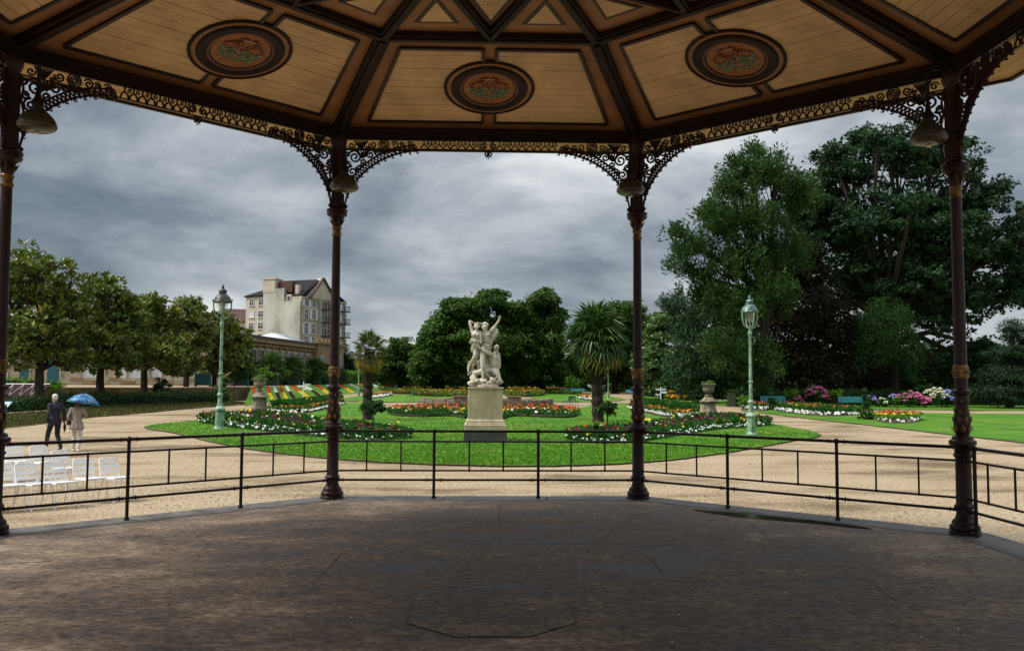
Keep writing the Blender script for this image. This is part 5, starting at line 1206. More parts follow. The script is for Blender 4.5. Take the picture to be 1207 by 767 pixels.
# ================================================================== palms
M['lf_palmyellow'] = leaf_mat('yellowing_palm_leaves', [(0.0, (0.025, 0.045, 0.008)), (0.45, (0.06, 0.085, 0.014)), (0.7, (0.17, 0.15, 0.025)), (1.0, (0.30, 0.22, 0.04))], 0.2, 0.5, 0.3)
def frond_mesh(name, Lp, Lf, m, n=16, seed=1, droop=0.35):
    rg = np.random.default_rng(seed); V = []; F = []; t = []
    def tri(a, b_, c, tt):
        k = len(V); V.extend([a, b_, c]); F.append((k, k+1, k+2)); t.append(tt)
    up = np.array([0, 0, 1.0]); o = np.array([0, 0, 0.0]); e = np.array([Lp, 0, -0.04*Lp])
    for s in (-1, 1):
        w_ = np.array([0, 0.018*s, 0]); tri(o-w_, o+w_, e, 0.5)
    for i in range(n):
        th = R(-112+224*i/(n-1)); l = Lf*(0.72+0.28*math.cos(th*0.6))*rg.uniform(0.9, 1.06)
        d = np.array([math.cos(th), math.sin(th), 0.10]); sdv = np.array([-math.sin(th), math.cos(th), 0])*l*0.055
        md = e+d*l*0.55+up*0.02; tp = e+d*l*np.array([0.97, 0.97, 1])-up*droop*l*rg.uniform(0.3, 1.0); ft = up*l*0.03
        tt = float(np.clip(rg.normal(0.45, 0.2), 0.02, 0.98))
        tri(e, md-sdv+ft, md-ft, tt); tri(e, md-ft, md+sdv+ft, tt); tri(md-sdv+ft, tp, md-ft, tt+0.02); tri(md-ft, tp, md+sdv+ft, tt+0.02)
    return quad_mesh(name, np.array(V), np.array(F), np.array(t), m)
def palm(name, label, base, H, rad, nf, tr, seed, m=None, old=0, group=None, cat='palm', parts=True):
    rd = random.Random(seed); root = thing(name, label, cat, base, 0, group)
    bm = NB(); pts = []; rr = []; nseg = 16
    for i in range(nseg+1):
        f = i/nseg; pts.append((0.10*math.sin(f*2+seed), 0.06*math.sin(f*3), H*f-0.1*(i == 0)))
        rr.append(tr*(1.15-0.25*f+0.35*max(0, f-0.55))*(1+0.10*(-1)**i))
    tube(bm, pts, rr, 10)
    for i in range(90):           # stubs of old leaf bases
        f = rd.uniform(0.3, 1.0); a = rd.uniform(0, 2*PI); r_ = tr*(0.95+0.35*max(0, f-0.55)); z = H*f
        c = Vector((0.10*math.sin(f*2+seed)+r_*math.cos(a), 0.06*math.sin(f*3)+r_*math.sin(a), z)); o_ = Vector((math.cos(a), math.sin(a), 0.9))*tr*0.38
        tube(bm, [c, c+o_], [tr*0.13, tr*0.03], 4)
    obj('trunk', bm, M['palmbark'], root)
    fm = [frond_mesh('frond', rad*0.48, rad*0.58, m or M['lf_palm'], 16, seed+k, 0.3+0.2*k) for k in range(3)]
    fo = frond_mesh('old_frond', rad*0.48, rad*0.55, M['lf_palmold'], 14, seed+9, 0.7)
    top = Vector(pts[-1])
    for i in range(nf):
        f = i/nf; el = R(82-128*f+rd.uniform(-8, 8)); az = i*2.39996+rd.uniform(-0.2, 0.2)
        o = link('frond', fm[i % 3], root, top+Vector((0, 0, -0.25*f)))
        s = rd.uniform(0.85, 1.08); o.rotation_euler = (rd.uniform(-0.3, 0.3), -el, az); o.scale = (s, s, s)
    for i in range(old):
        el = R(rd.uniform(-75, -25)); az = rd.uniform(0, 2*PI)
        o = link('old_frond', fo, root, top+Vector((0, 0, -0.35))); o.rotation_euler = (rd.uniform(-0.4, 0.4), -el, az)
    return root
b = G(705, 498); k_ = MPP(b)
palm('fan_palm', 'tall fan palm with a shaggy dark trunk right of the statue', b, (498-397)*k_, 43*k_, 84, 6.5*k_, 3, old=5)
b = G(435, 495.5); k_ = MPP(b)
palm('fan_palm', 'shorter fan palm with yellowing fronds and a thick shaggy trunk, left of the statue', b, (495.5-412)*k_, 24*k_, 24, 5.2*k_, 4, M['lf_palmyellow'], old=26)
PP = [(284, 96, 'first teal planter from the left, behind the left green lamp post', 'bushy palm above the first teal planter'), (320, 107, 'second teal planter, in line above the left stone urn', 'bushy palm above the second teal planter'),
      (346, 117, 'third teal planter, above the white signpost', 'bushy palm above the third teal planter'), (371, 127, 'last teal planter, beside the column left of the statue', 'bushy palm above the last teal planter')]
for i, (x, d, l1, l2) in enumerate(PP):
    b = AT(x, 456, d); b.z = TZ(b.y)
    root = thing('planter', l1, 'planter', b, R(14), 'teal planter boxes on the terrace')
    for sx, sy, nm in ((1, 0, 'side_panel'), (-1, 0, 'side_panel'), (0, 1, 'side_panel'), (0, -1, 'side_panel')):
        bm = NB(); box(bm, (sx*0.68, sy*0.68, 0.68), (0.05 if sx else 1.26, 0.05 if sy else 1.26, 1.1)); obj(nm, bm, M['tealdark'], root)
    for sx in (-1, 1):
        for sy in (-1, 1):
            bm = NB(); box(bm, (sx*0.70, sy*0.70, 0.69), (0.16, 0.16, 1.38), bev=0.015); ball(bm, (sx*0.7, sy*0.7, 1.42), 0.08, 1); obj('corner_post', bm, M['teal'], root)
    bm = NB(); box(bm, (0, 0, 1.12), (1.28, 1.28, 0.06)); obj('soil', bm, M['soil'], root)
    palm('planter_palm', l2, b+Vector((0, 0, 1.13)), 0.8, 2.15, 46, 0.2, 20+i, group='palms in the planter boxes')
# ================================================================== smooth bodies
def skinned(name, caps, vox, m, smooth_it=2, fac=0.5):
    """tapered limbs and lumps (a, b, ra, rb) or (centre, (rx, ry, rz)) fused into one continuous surface"""
    bm = NB()
    for c in caps:
        if len(c) == 2: ball(bm, c[0], 1.0, 2, c[1])
        else:
            a, b_, ra, rb = c
            tube(bm, [a, b_], [ra, rb], 10); ball(bm, a, ra, 2); ball(bm, b_, rb, 2)
    me = bpy.data.meshes.new(name+'_raw'); bm.to_mesh(me); bm.free()
    o = bpy.data.objects.new(name+'_raw', me); C.objects.link(o)
    r = o.modifiers.new('r', 'REMESH'); r.mode = 'VOXEL'; r.voxel_size = vox; r.use_smooth_shade = True
    s = o.modifiers.new('s', 'SMOOTH'); s.iterations = smooth_it; s.factor = fac
    dg = bpy.context.evaluated_depsgraph_get(); dg.update()
    out = bpy.data.meshes.new_from_object(o.evaluated_get(dg)); out.name = name
    bpy.data.objects.remove(o); bpy.data.meshes.remove(me)
    out.materials.clear(); out.materials.append(m)
    out.polygons.foreach_set('use_smooth', [True]*len(out.polygons))
    return out
def hand_caps(wr, d, side, palm_n, curl=0.5, s=1.0):
    """palm, four curled fingers and a thumb; d = direction from the wrist, side = towards the thumb, palm_n = out of the palm"""
    wr, d, side, pn = Vector(wr), Vector(d).normalized(), Vector(side).normalized(), Vector(palm_n).normalized()
    out = [(wr, wr+d*0.035*s, 0.026*s, 0.030*s)]
    for k in (-1, 0, 1): out.append((wr+d*0.03*s+side*0.016*k*s, wr+d*0.085*s+side*0.020*k*s, 0.017*s, 0.014*s))
    for k, ln in ((-1.5, 0.062), (-0.5, 0.078), (0.5, 0.082), (1.5, 0.074)):
        b0 = wr+d*0.088*s+side*0.0175*k*s; f1 = b0+(d*math.cos(curl)+pn*math.sin(curl))*ln*0.5*s; f2 = f1+(d*math.cos(curl*2.2)+pn*math.sin(curl*2.2))*ln*0.5*s
        out += [(b0, f1, 0.0100*s, 0.0092*s), (f1, f2, 0.0092*s, 0.0075*s)]
    t0 = wr+d*0.03*s+side*0.026*s; t1 = t0+(d*0.65+side*0.6+pn*0.25)*0.042*s; t2 = t1+(d*0.85+side*0.1+pn*0.45)*0.034*s
    return out+[(t0, t1, 0.0125*s, 0.011*s), (t1, t2, 0.011*s, 0.0085*s)]
def V3(*a): return Vector(a)
def head_caps(c, yaw=0.0, pitch=0.0):
    """a head facing +y about its centre"""
    q = Matrix.Rotation(yaw, 3, 'Z') @ Matrix.Rotation(pitch, 3, 'X'); c = Vector(c)
    g = lambda x, y, z: c+q @ Vector((x, y, z))
    return [(g(0, -0.012, 0.025), (0.076, 0.092, 0.095)), (g(0, 0.035, -0.045), (0.055, 0.058, 0.062)), (g(0, 0.062, -0.085), (0.030, 0.024, 0.022)),
            (g(0, 0.085, 0.005), g(0, 0.108, -0.028), 0.011, 0.016), (g(-0.035, 0.075, 0.02), (0.022, 0.016, 0.009)), (g(0.035, 0.075, 0.02), (0.022, 0.016, 0.009)),
            (g(-0.033, 0.074, -0.002), (0.013, 0.010, 0.010)), (g(0.033, 0.074, -0.002), (0.013, 0.010, 0.010)), (g(0, 0.088, -0.055), (0.024, 0.010, 0.006)), (g(0, 0.086, -0.066), (0.020, 0.010, 0.006)),
            (g(-0.078, -0.012, -0.005), (0.010, 0.018, 0.030)), (g(0.078, -0.012, -0.005), (0.010, 0.018, 0.030))]
def person(label, base, rz, sc, J, top_m, leg_m, shoe_m, hair_m, hair='short', coat=0.82, vox=0.009, extra=None, hem_r=0.2, grp=None):
    root = thing('person', label, 'person', base, rz, grp); root.scale = (sc, sc, sc)
    P_ = {k: Vector(v) for k, v in J.items()}
    hd = P_['head']; nk = P_['neck']; ch = P_['chest']; pv = P_['pelvis']
    sk = head_caps(hd, J.get('hyaw', (0,))[0] if 'hyaw' in J else 0) + [(nk-V3(0, 0, 0.05), hd-V3(0, 0.005, 0.04), 0.058, 0.054), (ch, (0.14, 0.09, 0.20)), (pv, (0.145, 0.10, 0.13)), (ch, pv, 0.11, 0.115)]
    for s in 'LR':
        sx = -1 if s == 'L' else 1
        sh, el, wr = P_['sh'+s], P_['el'+s], P_['wr'+s]; hp, kn, an = P_['hp'+s], P_['kn'+s], P_['an'+s]
        sk += [(ch+V3(0, 0, 0.10), sh-V3(0, 0, 0.03), 0.05, 0.042), (sh-V3(0, 0, 0.03), el, 0.044, 0.040), (el, wr, 0.040, 0.026), (hp, kn, 0.082, 0.052), (kn, kn.lerp(an, 0.35)+V3(0, -0.015, 0), 0.050, 0.052), (kn.lerp(an, 0.35), an, 0.050, 0.034)]
        hdir = (wr-el).normalized()
        sk += hand_caps(wr+hdir*0.012, hdir if not J.get('grip'+s) else Vector(J['grip'+s]), J.get('th'+s, (0, 1, 0.1)), J.get('pn'+s, (-sx, 0, 0)), J.get('curl', (0.45,))[0])
        ft = P_.get('ft'+s, an+V3(0, 0.17, -0.06)); sk += [(an, ft, 0.036, 0.03)]
    body = link('body', skinned('body', sk, vox, M['skin'], 1, 0.35), root)
    # clothes follow the body
    tp = [(ch+V3(0, 0, 0.04), (0.175, 0.122, 0.19)), (ch-V3(0, 0, 0.1), pv, 0.135, 0.14), (ch+V3(0, 0, 0.16), nk+V3(0, -0.01, -0.02), 0.10, 0.075), (ch+V3(0, -0.03, 0.03), (0.165, 0.115, 0.16))]
    hem = pv.z+0.03-(0.95-coat) if False else coat
    for k in range(9):
        a = 2*PI*k/9; tp.append((pv+V3(0.10*math.cos(a), 0.06*math.sin(a), 0.02), Vector((pv.x+hem_r*0.62*math.cos(a), pv.y+hem_r*0.45*math.sin(a), hem+0.03)), 0.075, 0.05))
    for s in 'LR':
        sh, el, wr = P_['sh'+s], P_['el'+s], P_['wr'+s]
        tp += [(ch+V3(0, 0, 0.12), sh-V3(0, 0, 0.012), 0.082, 0.068), (sh-V3(0, 0, 0.02), el, 0.064, 0.058), (el, wr.lerp(el, 0.04), 0.058, 0.046)]
    if extra: tp += extra
    link('jacket', skinned('jacket', tp, vox*1.4, top_m, 2, 0.5), root)
    lg = [(pv, (0.155, 0.115, 0.10))]
    for s in 'LR':
        hp, kn, an = P_['hp'+s], P_['kn'+s], P_['an'+s]
        lg += [(hp, kn, 0.098, 0.072), (kn, an+V3(0, 0, 0.03), 0.072, 0.058)]
    link('trousers', skinned('trousers', lg, vox*1.4, leg_m, 2, 0.5), root)
    for s in 'LR':
        an = P_['an'+s]; ft = P_.get('ft'+s, an+V3(0, 0.17, -0.06)); d = (ft-an)
        h_ = an+V3(0, -0.03, -0.045)
        link('shoe', skinned('shoe', [(h_, h_.lerp(ft, 0.6), 0.042, 0.044), (h_.lerp(ft, 0.6), ft, 0.044, 0.032), (an, h_.lerp(ft, 0.3), 0.045, 0.042)], vox*1.2, shoe_m, 1, 0.4), root)
    q = hd
    hr = [(q+V3(0, -0.030, 0.050), (0.086, 0.090, 0.082)), (q+V3(0, -0.060, 0.0), (0.076, 0.055, 0.075))]
    if hair == 'bob': hr += [(q+V3(0, -0.06, -0.05), (0.085, 0.05, 0.075)), (q+V3(-0.07, -0.01, -0.02), (0.025, 0.05, 0.08)), (q+V3(0.07, -0.01, -0.02), (0.025, 0.05, 0.08))]
    link('hair', skinned('hair', hr, vox*1.2, hair_m, 1, 0.4), root)
    return root
BASEJ = dict(pelvis=(0, 0, 0.93), chest=(0, 0, 1.24), neck=(0, 0.01, 1.46), head=(0, 0.025, 1.61),
             shL=(-0.175, 0, 1.395), shR=(0.175, 0, 1.395), elL=(-0.225, -0.05, 1.12), elR=(0.225, -0.05, 1.12), wrL=(-0.225, 0.05, 0.88), wrR=(0.225, 0.05, 0.88),
             hpL=(-0.09, 0, 0.90), hpR=(0.09, 0, 0.90), knL=(-0.10, 0.03, 0.49), knR=(0.10, 0.03, 0.49), anL=(-0.10, 0, 0.085), anR=(0.10, 0, 0.085))
def pose(**kw): d = dict(BASEJ); d.update(kw); return d
b = G(63.5, 531.0)
person('white-haired man in a dark navy jacket walking away beside the blue umbrella', b, R(48), 1.06,
       pose(head=(-0.01, 0.06, 1.60), neck=(0, 0.03, 1.46), chest=(0, 0.015, 1.24), elL=(-0.225, -0.10, 1.13), wrL=(-0.235, 0.0, 0.88), elR=(0.235, -0.10, 1.13), wrR=(0.30, 0.06, 0.90),
            knL=(-0.09, 0.24, 0.52), anL=(-0.08, 0.36, 0.11), ftL=(-0.08, 0.53, 0.07), knR=(0.09, 0.02, 0.49), anR=(0.10, -0.22, 0.10), ftR=(0.10, -0.05, 0.03)),
       M['navy'], M['trouser'], M['black'], M['hairwhite'], coat=0.78, hem_r=0.23)
# the folded umbrella in the man's right hand
mq = Matrix.Rotation(R(48), 3, 'Z')
hw = b+mq @ (V3(0.33, 0.08, 0.83)*1.06)
root = thing('folded_umbrella', 'short folded black umbrella hanging from the hand of the man in navy', 'umbrella', hw)
bm = NB(); lathe(bm, [(0.0, -0.30), (0.018, -0.28), (0.040, -0.20), (0.046, -0.08), (0.03, -0.02), (0.012, 0.0)], 10); obj('folded_canopy', bm, M['black'], root, smooth=True)
bm = NB(); tube(bm, [(0, 0, -0.02), (0, 0, 0.05), (0.0, 0.02, 0.07)], 0.010, 6); obj('handle', bm, M['metal'], root)
b = G(89.5, 531.8)
person('person in a taupe raincoat and pale trousers walking under the blue umbrella', b, R(8), 0.98,
       pose(head=(0, 0.05, 1.60), elR=(0.25, 0.10, 1.16), wrR=(0.12, 0.25, 1.22), elL=(-0.25, -0.06, 1.13), wrL=(-0.23, 0.06, 0.92), gripR=(-0.45, 0.5, 0.5), thR=(-0.1, 0.2, 1), pnR=(-0.7, -0.5, 0.3),
            knL=(-0.10, 0.08, 0.49), anL=(-0.10, 0.02, 0.085), knR=(0.10, 0.02, 0.49), anR=(0.11, -0.14, 0.09), ftR=(0.12, 0.04, 0.03)),
       M['trench'], M['paletrouser'], M['white'], M['hairdark'], 'bob', coat=0.72, hem_r=0.30)
# handbag with its strap across the back
root = thing('handbag', 'small black shoulder bag on the back of the person in the taupe raincoat', 'bag', b+V3(-0.24, -0.03, 0.92))
bm = NB(); box(bm, (0, 0, 0), (0.09, 0.20, 0.17), rz=R(8), bev=0.02); obj('bag_body', bm, M['black'], root)
bm = NB(); tube(bm, [(0.0, -0.05, 0.08), (0.09, -0.115, 0.25), (0.24, -0.15, 0.44), (0.34, -0.115, 0.54)], 0.013, 5); obj('strap', bm, M['black'], root)
# open umbrella
uc = b+V3(0.09, 0.20, 1.53)
root = thing('umbrella', 'open blue patterned umbrella held over the person in the taupe raincoat', 'umbrella', uc); root.rotation_euler = (R(-6), R(7), 0)
bm = NB(); nr = 8; Rr = 0.54
def dome(t, rr): return 0.31*(1-(rr/Rr)**2.0)
rings = []
for j in range(6):
    f = j/5; rg_ = []
    for i in range(nr*4):
        a = 2*PI*i/(nr*4); sc = 1-0.075*f*abs(math.sin(a*nr/2))**1.3*1.0
        rr = Rr*f*sc; rg_.append(bm.verts.new((rr*math.cos(a), rr*math.sin(a), 0.31*(1-f**2.0)-0.012*f*abs(math.sin(a*nr/2)))))
    rings.append(rg_)
for A_, B_ in zip(rings[1:], rings[2:]):
    for i in range(nr*4): bm.faces.new((A_[i], A_[(i+1) % (nr*4)], B_[(i+1) % (nr*4)], B_[i]))
tp_ = bm.verts.new((0, 0, 0.31))
for i in range(nr*4): bm.faces.new((tp_, rings[1][i], rings[1][(i+1) % (nr*4)]))
bmesh.ops.delete(bm, geom=rings[0], context='VERTS')
cv = obj('canopy', bm, M['umb'], root, smooth=True)
sm_ = cv.modifiers.new('thick', 'SOLIDIFY'); sm_.thickness = 0.004
bm = NB(); tube(bm, [(0, 0, -0.45), (0, 0, 0.37)], 0.007, 6); obj('shaft', bm, M['metal'], root)
bm = NB(); tube(bm, [(0, 0, -0.34), (0, 0, -0.48), (0, 0.02, -0.51), (0, 0.05, -0.50)], 0.013, 6); obj('handle', bm, M['black'], root)
for i in range(nr):
    a = 2*PI*i/nr; bm = NB(); tube(bm, [(Rr*f*math.cos(a), Rr*f*math.sin(a), 0.31*(1-f*f)-0.007) for f in (0.05, 0.35, 0.7, 1.0)], 0.004, 4); obj('rib', bm, M['metal'], root)
b = G(-5.5, 517)
person('person in a red top cut off by the left picture edge', b, R(60), 0.98, pose(elR=(0.27, 0.05, 1.14), wrR=(0.24, 0.18, 0.94), knL=(-0.09, 0.16, 0.5), anL=(-0.09, 0.2, 0.1), anR=(0.1, -0.18, 0.1), ftR=(0.1, 0, 0.03)), M['red'], M['jean'], M['black'], M['hairdark'], coat=0.8, vox=0.012)
for (x, y, h_, tm, lm_, lab) in ((460.5, 457.6, 9.0, M['coral'], M['jean'], 'tiny far figure in a coral top and blue trousers, left of the statue'),
                                 (711, 468.8, 15.6, M['trouser'], M['jean'], 'far figure in dark clothes standing beside the lamp behind the tall palm'),
                                 (597, 463.2, 7.0, M['navy'], M['trouser'], 'tiny dark far figure on the path just right of the statue')):
    b = G(x, y); person(lab, b, R(150 if x < 500 else -20), h_*MPP(b)/1.74, pose(anL=(-0.1, 0.1, 0.09)), tm, lm_, M['black'], M['hairdark'], vox=0.022)

# ================================================================== the statue on its pedestal
b = G(571.5, 520.5); k_ = MPP(b)
root = thing('pedestal', 'tall pale stone statue pedestal on a dark granite plinth in the lawn', 'pedestal', b, R(1.5))
def sq(bm, prof, rz=0): lathe(bm, [(r*math.sqrt(2), z) for r, z in prof], 4, phase=PI/4)
bm = NB(); sq(bm, [(0.90, -0.05), (0.90, 0.035), (0.82, 0.04)]); obj('footing', bm, M['brick'], root)
bm = NB(); sq(bm, [(0.795, 0.0), (0.795, 0.415), (0.78, 0.43)]); obj('plinth', bm, M['plinth'], root)
bm = NB(); sq(bm, [(0.772, 0.432), (0.772, 0.66), (0.735, 0.69), (0.735, 0.73), (0.70, 0.75), (0.70, 0.80), (0.665, 0.85), (0.645, 0.87)]); obj('base_moulding', bm, M['pedstone'], root)
bm = NB(); sq(bm, [(0.64, 0.872), (0.635, 1.98)]); obj('die', bm, M['pedstone'], root)
bm = NB(); sq(bm, [(0.64, 1.982), (0.66, 1.995), (0.665, 2.035), (0.645, 2.05)]); obj('cap', bm, M['pedstone'], root)
sroot = thing('statue', 'pale stone group of three entwined figures with raised arms on the tall pedestal', 'statue', b+V3(0, 0, 2.052), R(1.5))
kk = 0.00373*k_/0.0318
def Q(cx, cy, y=0.0): return Vector(((cx-265)*kk, y, (728-cy)*kk))
def stone_head(c, yaw, pitch, s=1.15):
    out = []
    for h in head_caps((0, 0, 0)):
        q = Matrix.Rotation(yaw, 3, 'Z') @ Matrix.Rotation(pitch, 3, 'X')
        if len(h) == 2: out.append((c+q @ (Vector(h[0])*s), tuple(x*s for x in h[1])))
        else: out.append((c+q @ (Vector(h[0])*s), c+q @ (Vector(h[1])*s), h[2]*s, h[3]*s))
    return out
def fist(p, d, s=1.1): 
    d = Vector(d).normalized(); return hand_caps(p, d, d.cross(Vector((0, 1, 0))), (0, -1, 0), 0.6, s)
fy = PI   # heads facing the viewer (-y)
def fat(l, k=1.13): return [(c[0], c[1], c[2]*k, c[3]*k) if len(c) == 4 and c[2] > 0.025 else ((c[0], tuple(x*k for x in c[1])) if len(c) == 2 and max(c[1]) > 0.12 else c) for c in l]
# figure A: woman leaning back, arms behind her head
fa_ = stone_head(Q(172, 122, -0.12), PI+0.35, 0.35)
fa_ += [(Q(172, 150, -0.1), Q(172, 172, -0.1), 0.055, 0.07), (Q(165, 205, -0.10), (0.155, 0.105, 0.15)), (Q(172, 235, -0.1), (0.13, 0.10, 0.14)), (Q(170, 278, -0.1), (0.165, 0.125, 0.12)),
        (Q(148, 205, -0.20), (0.055, 0.05, 0.055)), (Q(185, 208, -0.20), (0.055, 0.05, 0.055)),
        (Q(132, 178, -0.08), Q(108, 100, -0.06), 0.062, 0.05), (Q(108, 100, -0.06), Q(105, 72, -0.05), 0.048, 0.046), (Q(107, 70, -0.05), Q(160, 92, 0.03), 0.045, 0.034), (Q(160, 92, 0.03), Q(185, 102, 0.04), 0.034, 0.03),
        (Q(208, 178, -0.08), Q(214, 230, -0.16), 0.058, 0.05), (Q(214, 230, -0.16), Q(222, 290, -0.2), 0.046, 0.034),
        (Q(160, 300, -0.10), Q(165, 410, -0.22), 0.115, 0.078), (Q(165, 410, -0.22), Q(128, 480, -0.05), 0.076, 0.06), (Q(128, 480, -0.05), Q(100, 530, 0.02), 0.056, 0.04), (Q(100, 530, 0.02), Q(92, 580, -0.04), 0.04, 0.026),
        (Q(185, 300, -0.08), Q(190, 400, -0.05), 0.11, 0.08), (Q(190, 400, -0.05), Q(150, 500, 0.10), 0.074, 0.055), (Q(150, 500, 0.10), Q(118, 585, 0.08), 0.052, 0.036), (Q(118, 585, 0.08), Q(95, 604, 0.0), 0.036, 0.03)]
for t in range(7):   # drapery about the hips, and trailing folds
    f = t/6; fa_ += [(Q(128+80*f, 268+10*math.sin(t*2), -0.2+0.03*t), Q(140+62*f, 310+12*math.cos(t*1.7), -0.19+0.025*t), 0.040, 0.030)]
fa_ += [(Q(128, 250, 0.0), Q(110, 285, 0.05), 0.05, 0.035), (Q(135, 340, 0.05), Q(122, 372, 0.08), 0.045, 0.02), (Q(138, 470, 0.0), Q(165, 500, 0.05), 0.035, 0.03), (Q(105, 480, 0.08), Q(90, 540, 0.1), 0.045, 0.03)]
fa_ = fat(fa_)
rs_ = random.Random(4)
def curls(c, n, r, sz, up=0.2):
    out = []
    for _ in range(n):
        d = Vector((rs_.gauss(0, 1), rs_.gauss(0.25, 0.8), rs_.gauss(up, 0.8))).normalized(); out.append((c+Vector((d.x*r, d.y*r, d.z*r*1.05)), (sz*rs_.uniform(0.7, 1.2),)*3))
    return out
def folds(a, b_, n, wid, r):
    out = []
    for i in range(n):
        t = i/(n-1)-0.5; o_ = Vector((t*wid, rs_.uniform(-0.03, 0.03)-0.02, rs_.uniform(-0.04, 0.04)))
        out.append((a+o_*0.7, a.lerp(b_, 0.5)+o_+Vector((rs_.uniform(-.03, .03), 0, 0)), r, r*0.8)); out.append((a.lerp(b_, 0.5)+o_, b_+o_*1.25, r*0.8, r*0.45))
    return out
fa_ += curls(Q(172, 112, -0.07), 22, 0.115, 0.032)+folds(Q(168, 268, -0.19), Q(160, 345, -0.20), 6, 0.26, 0.026)
link('figure', skinned('figure', fa_, 0.016, M['stone'], 1, 0.4), sroot)
# figure B: man striding, one arm flung up to the right
fb_ = stone_head(Q(252, 128, 0.02), PI-0.3, 0.15, 1.2)
fb_ += [(Q(225, 95, 0.03), Q(195, 88, 0.05), 0.05, 0.03), (Q(275, 100, 0.04), Q(290, 92, 0.06), 0.05, 0.025), (Q(250, 98, 0.05), (0.11, 0.10, 0.07)),
        (Q(258, 160, 0.04), Q(265, 180, 0.05), 0.075, 0.09), (Q(270, 215, 0.06), (0.21, 0.14, 0.17)), (Q(275, 265, 0.06), (0.17, 0.13, 0.15)), (Q(265, 330, 0.02), (0.18, 0.14, 0.13)),
        (Q(240, 205, -0.06), (0.085, 0.06, 0.06)), (Q(298, 205, -0.06), (0.085, 0.06, 0.06)),
        (Q(308, 180, 0.06), Q(352, 128, 0.03), 0.085, 0.062), (Q(352, 128, 0.03), Q(388, 74, 0.0), 0.055, 0.036), (Q(388, 74, 0), Q(402, 50, -0.01), 0.04, 0.035),
        (Q(330, 160, 0.08), Q(378, 165, 0.10), 0.06, 0.055), (Q(378, 150, 0.1), Q(385, 180, 0.1), 0.05, 0.045), (Q(372, 175, 0.1), Q(345, 225, 0.12), 0.06, 0.05), (Q(345, 225, 0.12), Q(325, 270, 0.12), 0.05, 0.04), (Q(320, 200, 0.1), Q(318, 300, 0.12), 0.06, 0.05),
        (Q(228, 190, 0.08), Q(200, 215, 0.10), 0.075, 0.06), (Q(200, 215, 0.1), Q(165, 225, 0.08), 0.055, 0.04),
        (Q(240, 345, -0.08), Q(233, 455, -0.26), 0.125, 0.085), (Q(233, 455, -0.26), Q(234, 490, -0.30), 0.082, 0.078), (Q(234, 490, -0.30), Q(238, 560, -0.31), 0.078, 0.06), (Q(238, 560, -0.31), Q(240, 655, -0.33), 0.058, 0.042), (Q(240, 660, -0.33), Q(240, 672, -0.45), 0.045, 0.035),
        (Q(290, 345, 0.06), Q(275, 450, 0.14), 0.125, 0.09), (Q(275, 450, 0.14), Q(262, 560, 0.2), 0.085, 0.06), (Q(262, 560, 0.2), Q(255, 655, 0.2), 0.055, 0.045)]
fb_ += fist(Q(402, 50, -0.01), (0.25, -0.05, 1.0), 1.25)
fb_ = fat(fb_)+curls(Q(252, 112, 0.06), 30, 0.125, 0.036, 0.4)+curls(Q(250, 150, -0.07), 10, 0.05, 0.026, -0.5)+folds(Q(262, 300, -0.13), Q(285, 420, -0.10), 7, 0.30, 0.030)+folds(Q(345, 165, 0.06), Q(335, 270, 0.08), 5, 0.22, 0.028)+[(Q(270, 232+16*i, -0.085), (0.055, 0.03, 0.024)) for i in range(4)]
link('figure', skinned('figure', fb_, 0.016, M['stone'], 1, 0.4), sroot)
# figure C: kneeling bald man reaching up across the group
fc_ = stone_head(Q(374, 335, -0.08), PI/2+0.9, 0.5, 1.25)
fc_ += [(Q(375, 370, -0.05), Q(362, 395, -0.04), 0.085, 0.095), (Q(352, 440, -0.02), (0.185, 0.145, 0.17)), (Q(362, 490, 0.0), (0.165, 0.14, 0.17)), (Q(352, 560, 0.02), (0.19, 0.16, 0.13)), (Q(395, 455, 0.02), Q(398, 520, 0.03), 0.09, 0.08),
        (Q(318, 400, -0.12), Q(245, 372, -0.26), 0.078, 0.056), (Q(245, 372, -0.26), Q(180, 325, -0.28), 0.052, 0.036), (Q(392, 400, 0.02), Q(405, 470, 0.06), 0.075, 0.055), (Q(405, 470, 0.06), Q(370, 540, 0.0), 0.05, 0.036),
        (Q(335, 575, -0.06), Q(225, 565, -0.24), 0.125, 0.085), (Q(225, 565, -0.24), Q(170, 585, -0.10), 0.08, 0.06), (Q(170, 580, -0.1), Q(270, 610, -0.16), 0.055, 0.045),
        (Q(375, 585, 0.0), Q(400, 640, -0.14), 0.125, 0.08), (Q(400, 640, -0.14), Q(300, 640, -0.22), 0.07, 0.045), (Q(300, 640, -0.22), Q(275, 600, -0.26), 0.045, 0.035), (Q(390, 640, -0.2), Q(420, 660, -0.28), 0.05, 0.035)]
fc_ += fist(Q(180, 325, -0.28), (-0.6, -0.1, 0.75), 1.15)
fc_ = fat(fc_)+folds(Q(345, 560, -0.16), Q(330, 650, -0.24), 7, 0.42, 0.032)+[(Q(352+4*i, 430+26*i, -0.15), (0.075, 0.03, 0.03)) for i in range(3)]
link('figure', skinned('figure', fc_, 0.016, M['stone'], 1, 0.4), sroot)
rd = random.Random(5); rk = [(Q(262, 720, 0.0), (0.60, 0.58, 0.06)), (Q(262, 705, 0.0), (0.55, 0.52, 0.09))]
for i in range(38):
    x = rd.uniform(120, 410); rk.append((Q(x, 690-rd.uniform(0, 1)*max(0, 60-abs(x-280)*0.35), rd.uniform(-0.42, 0.42)), (rd.uniform(0.06, 0.16), rd.uniform(0.06, 0.16), rd.uniform(0.05, 0.12))))
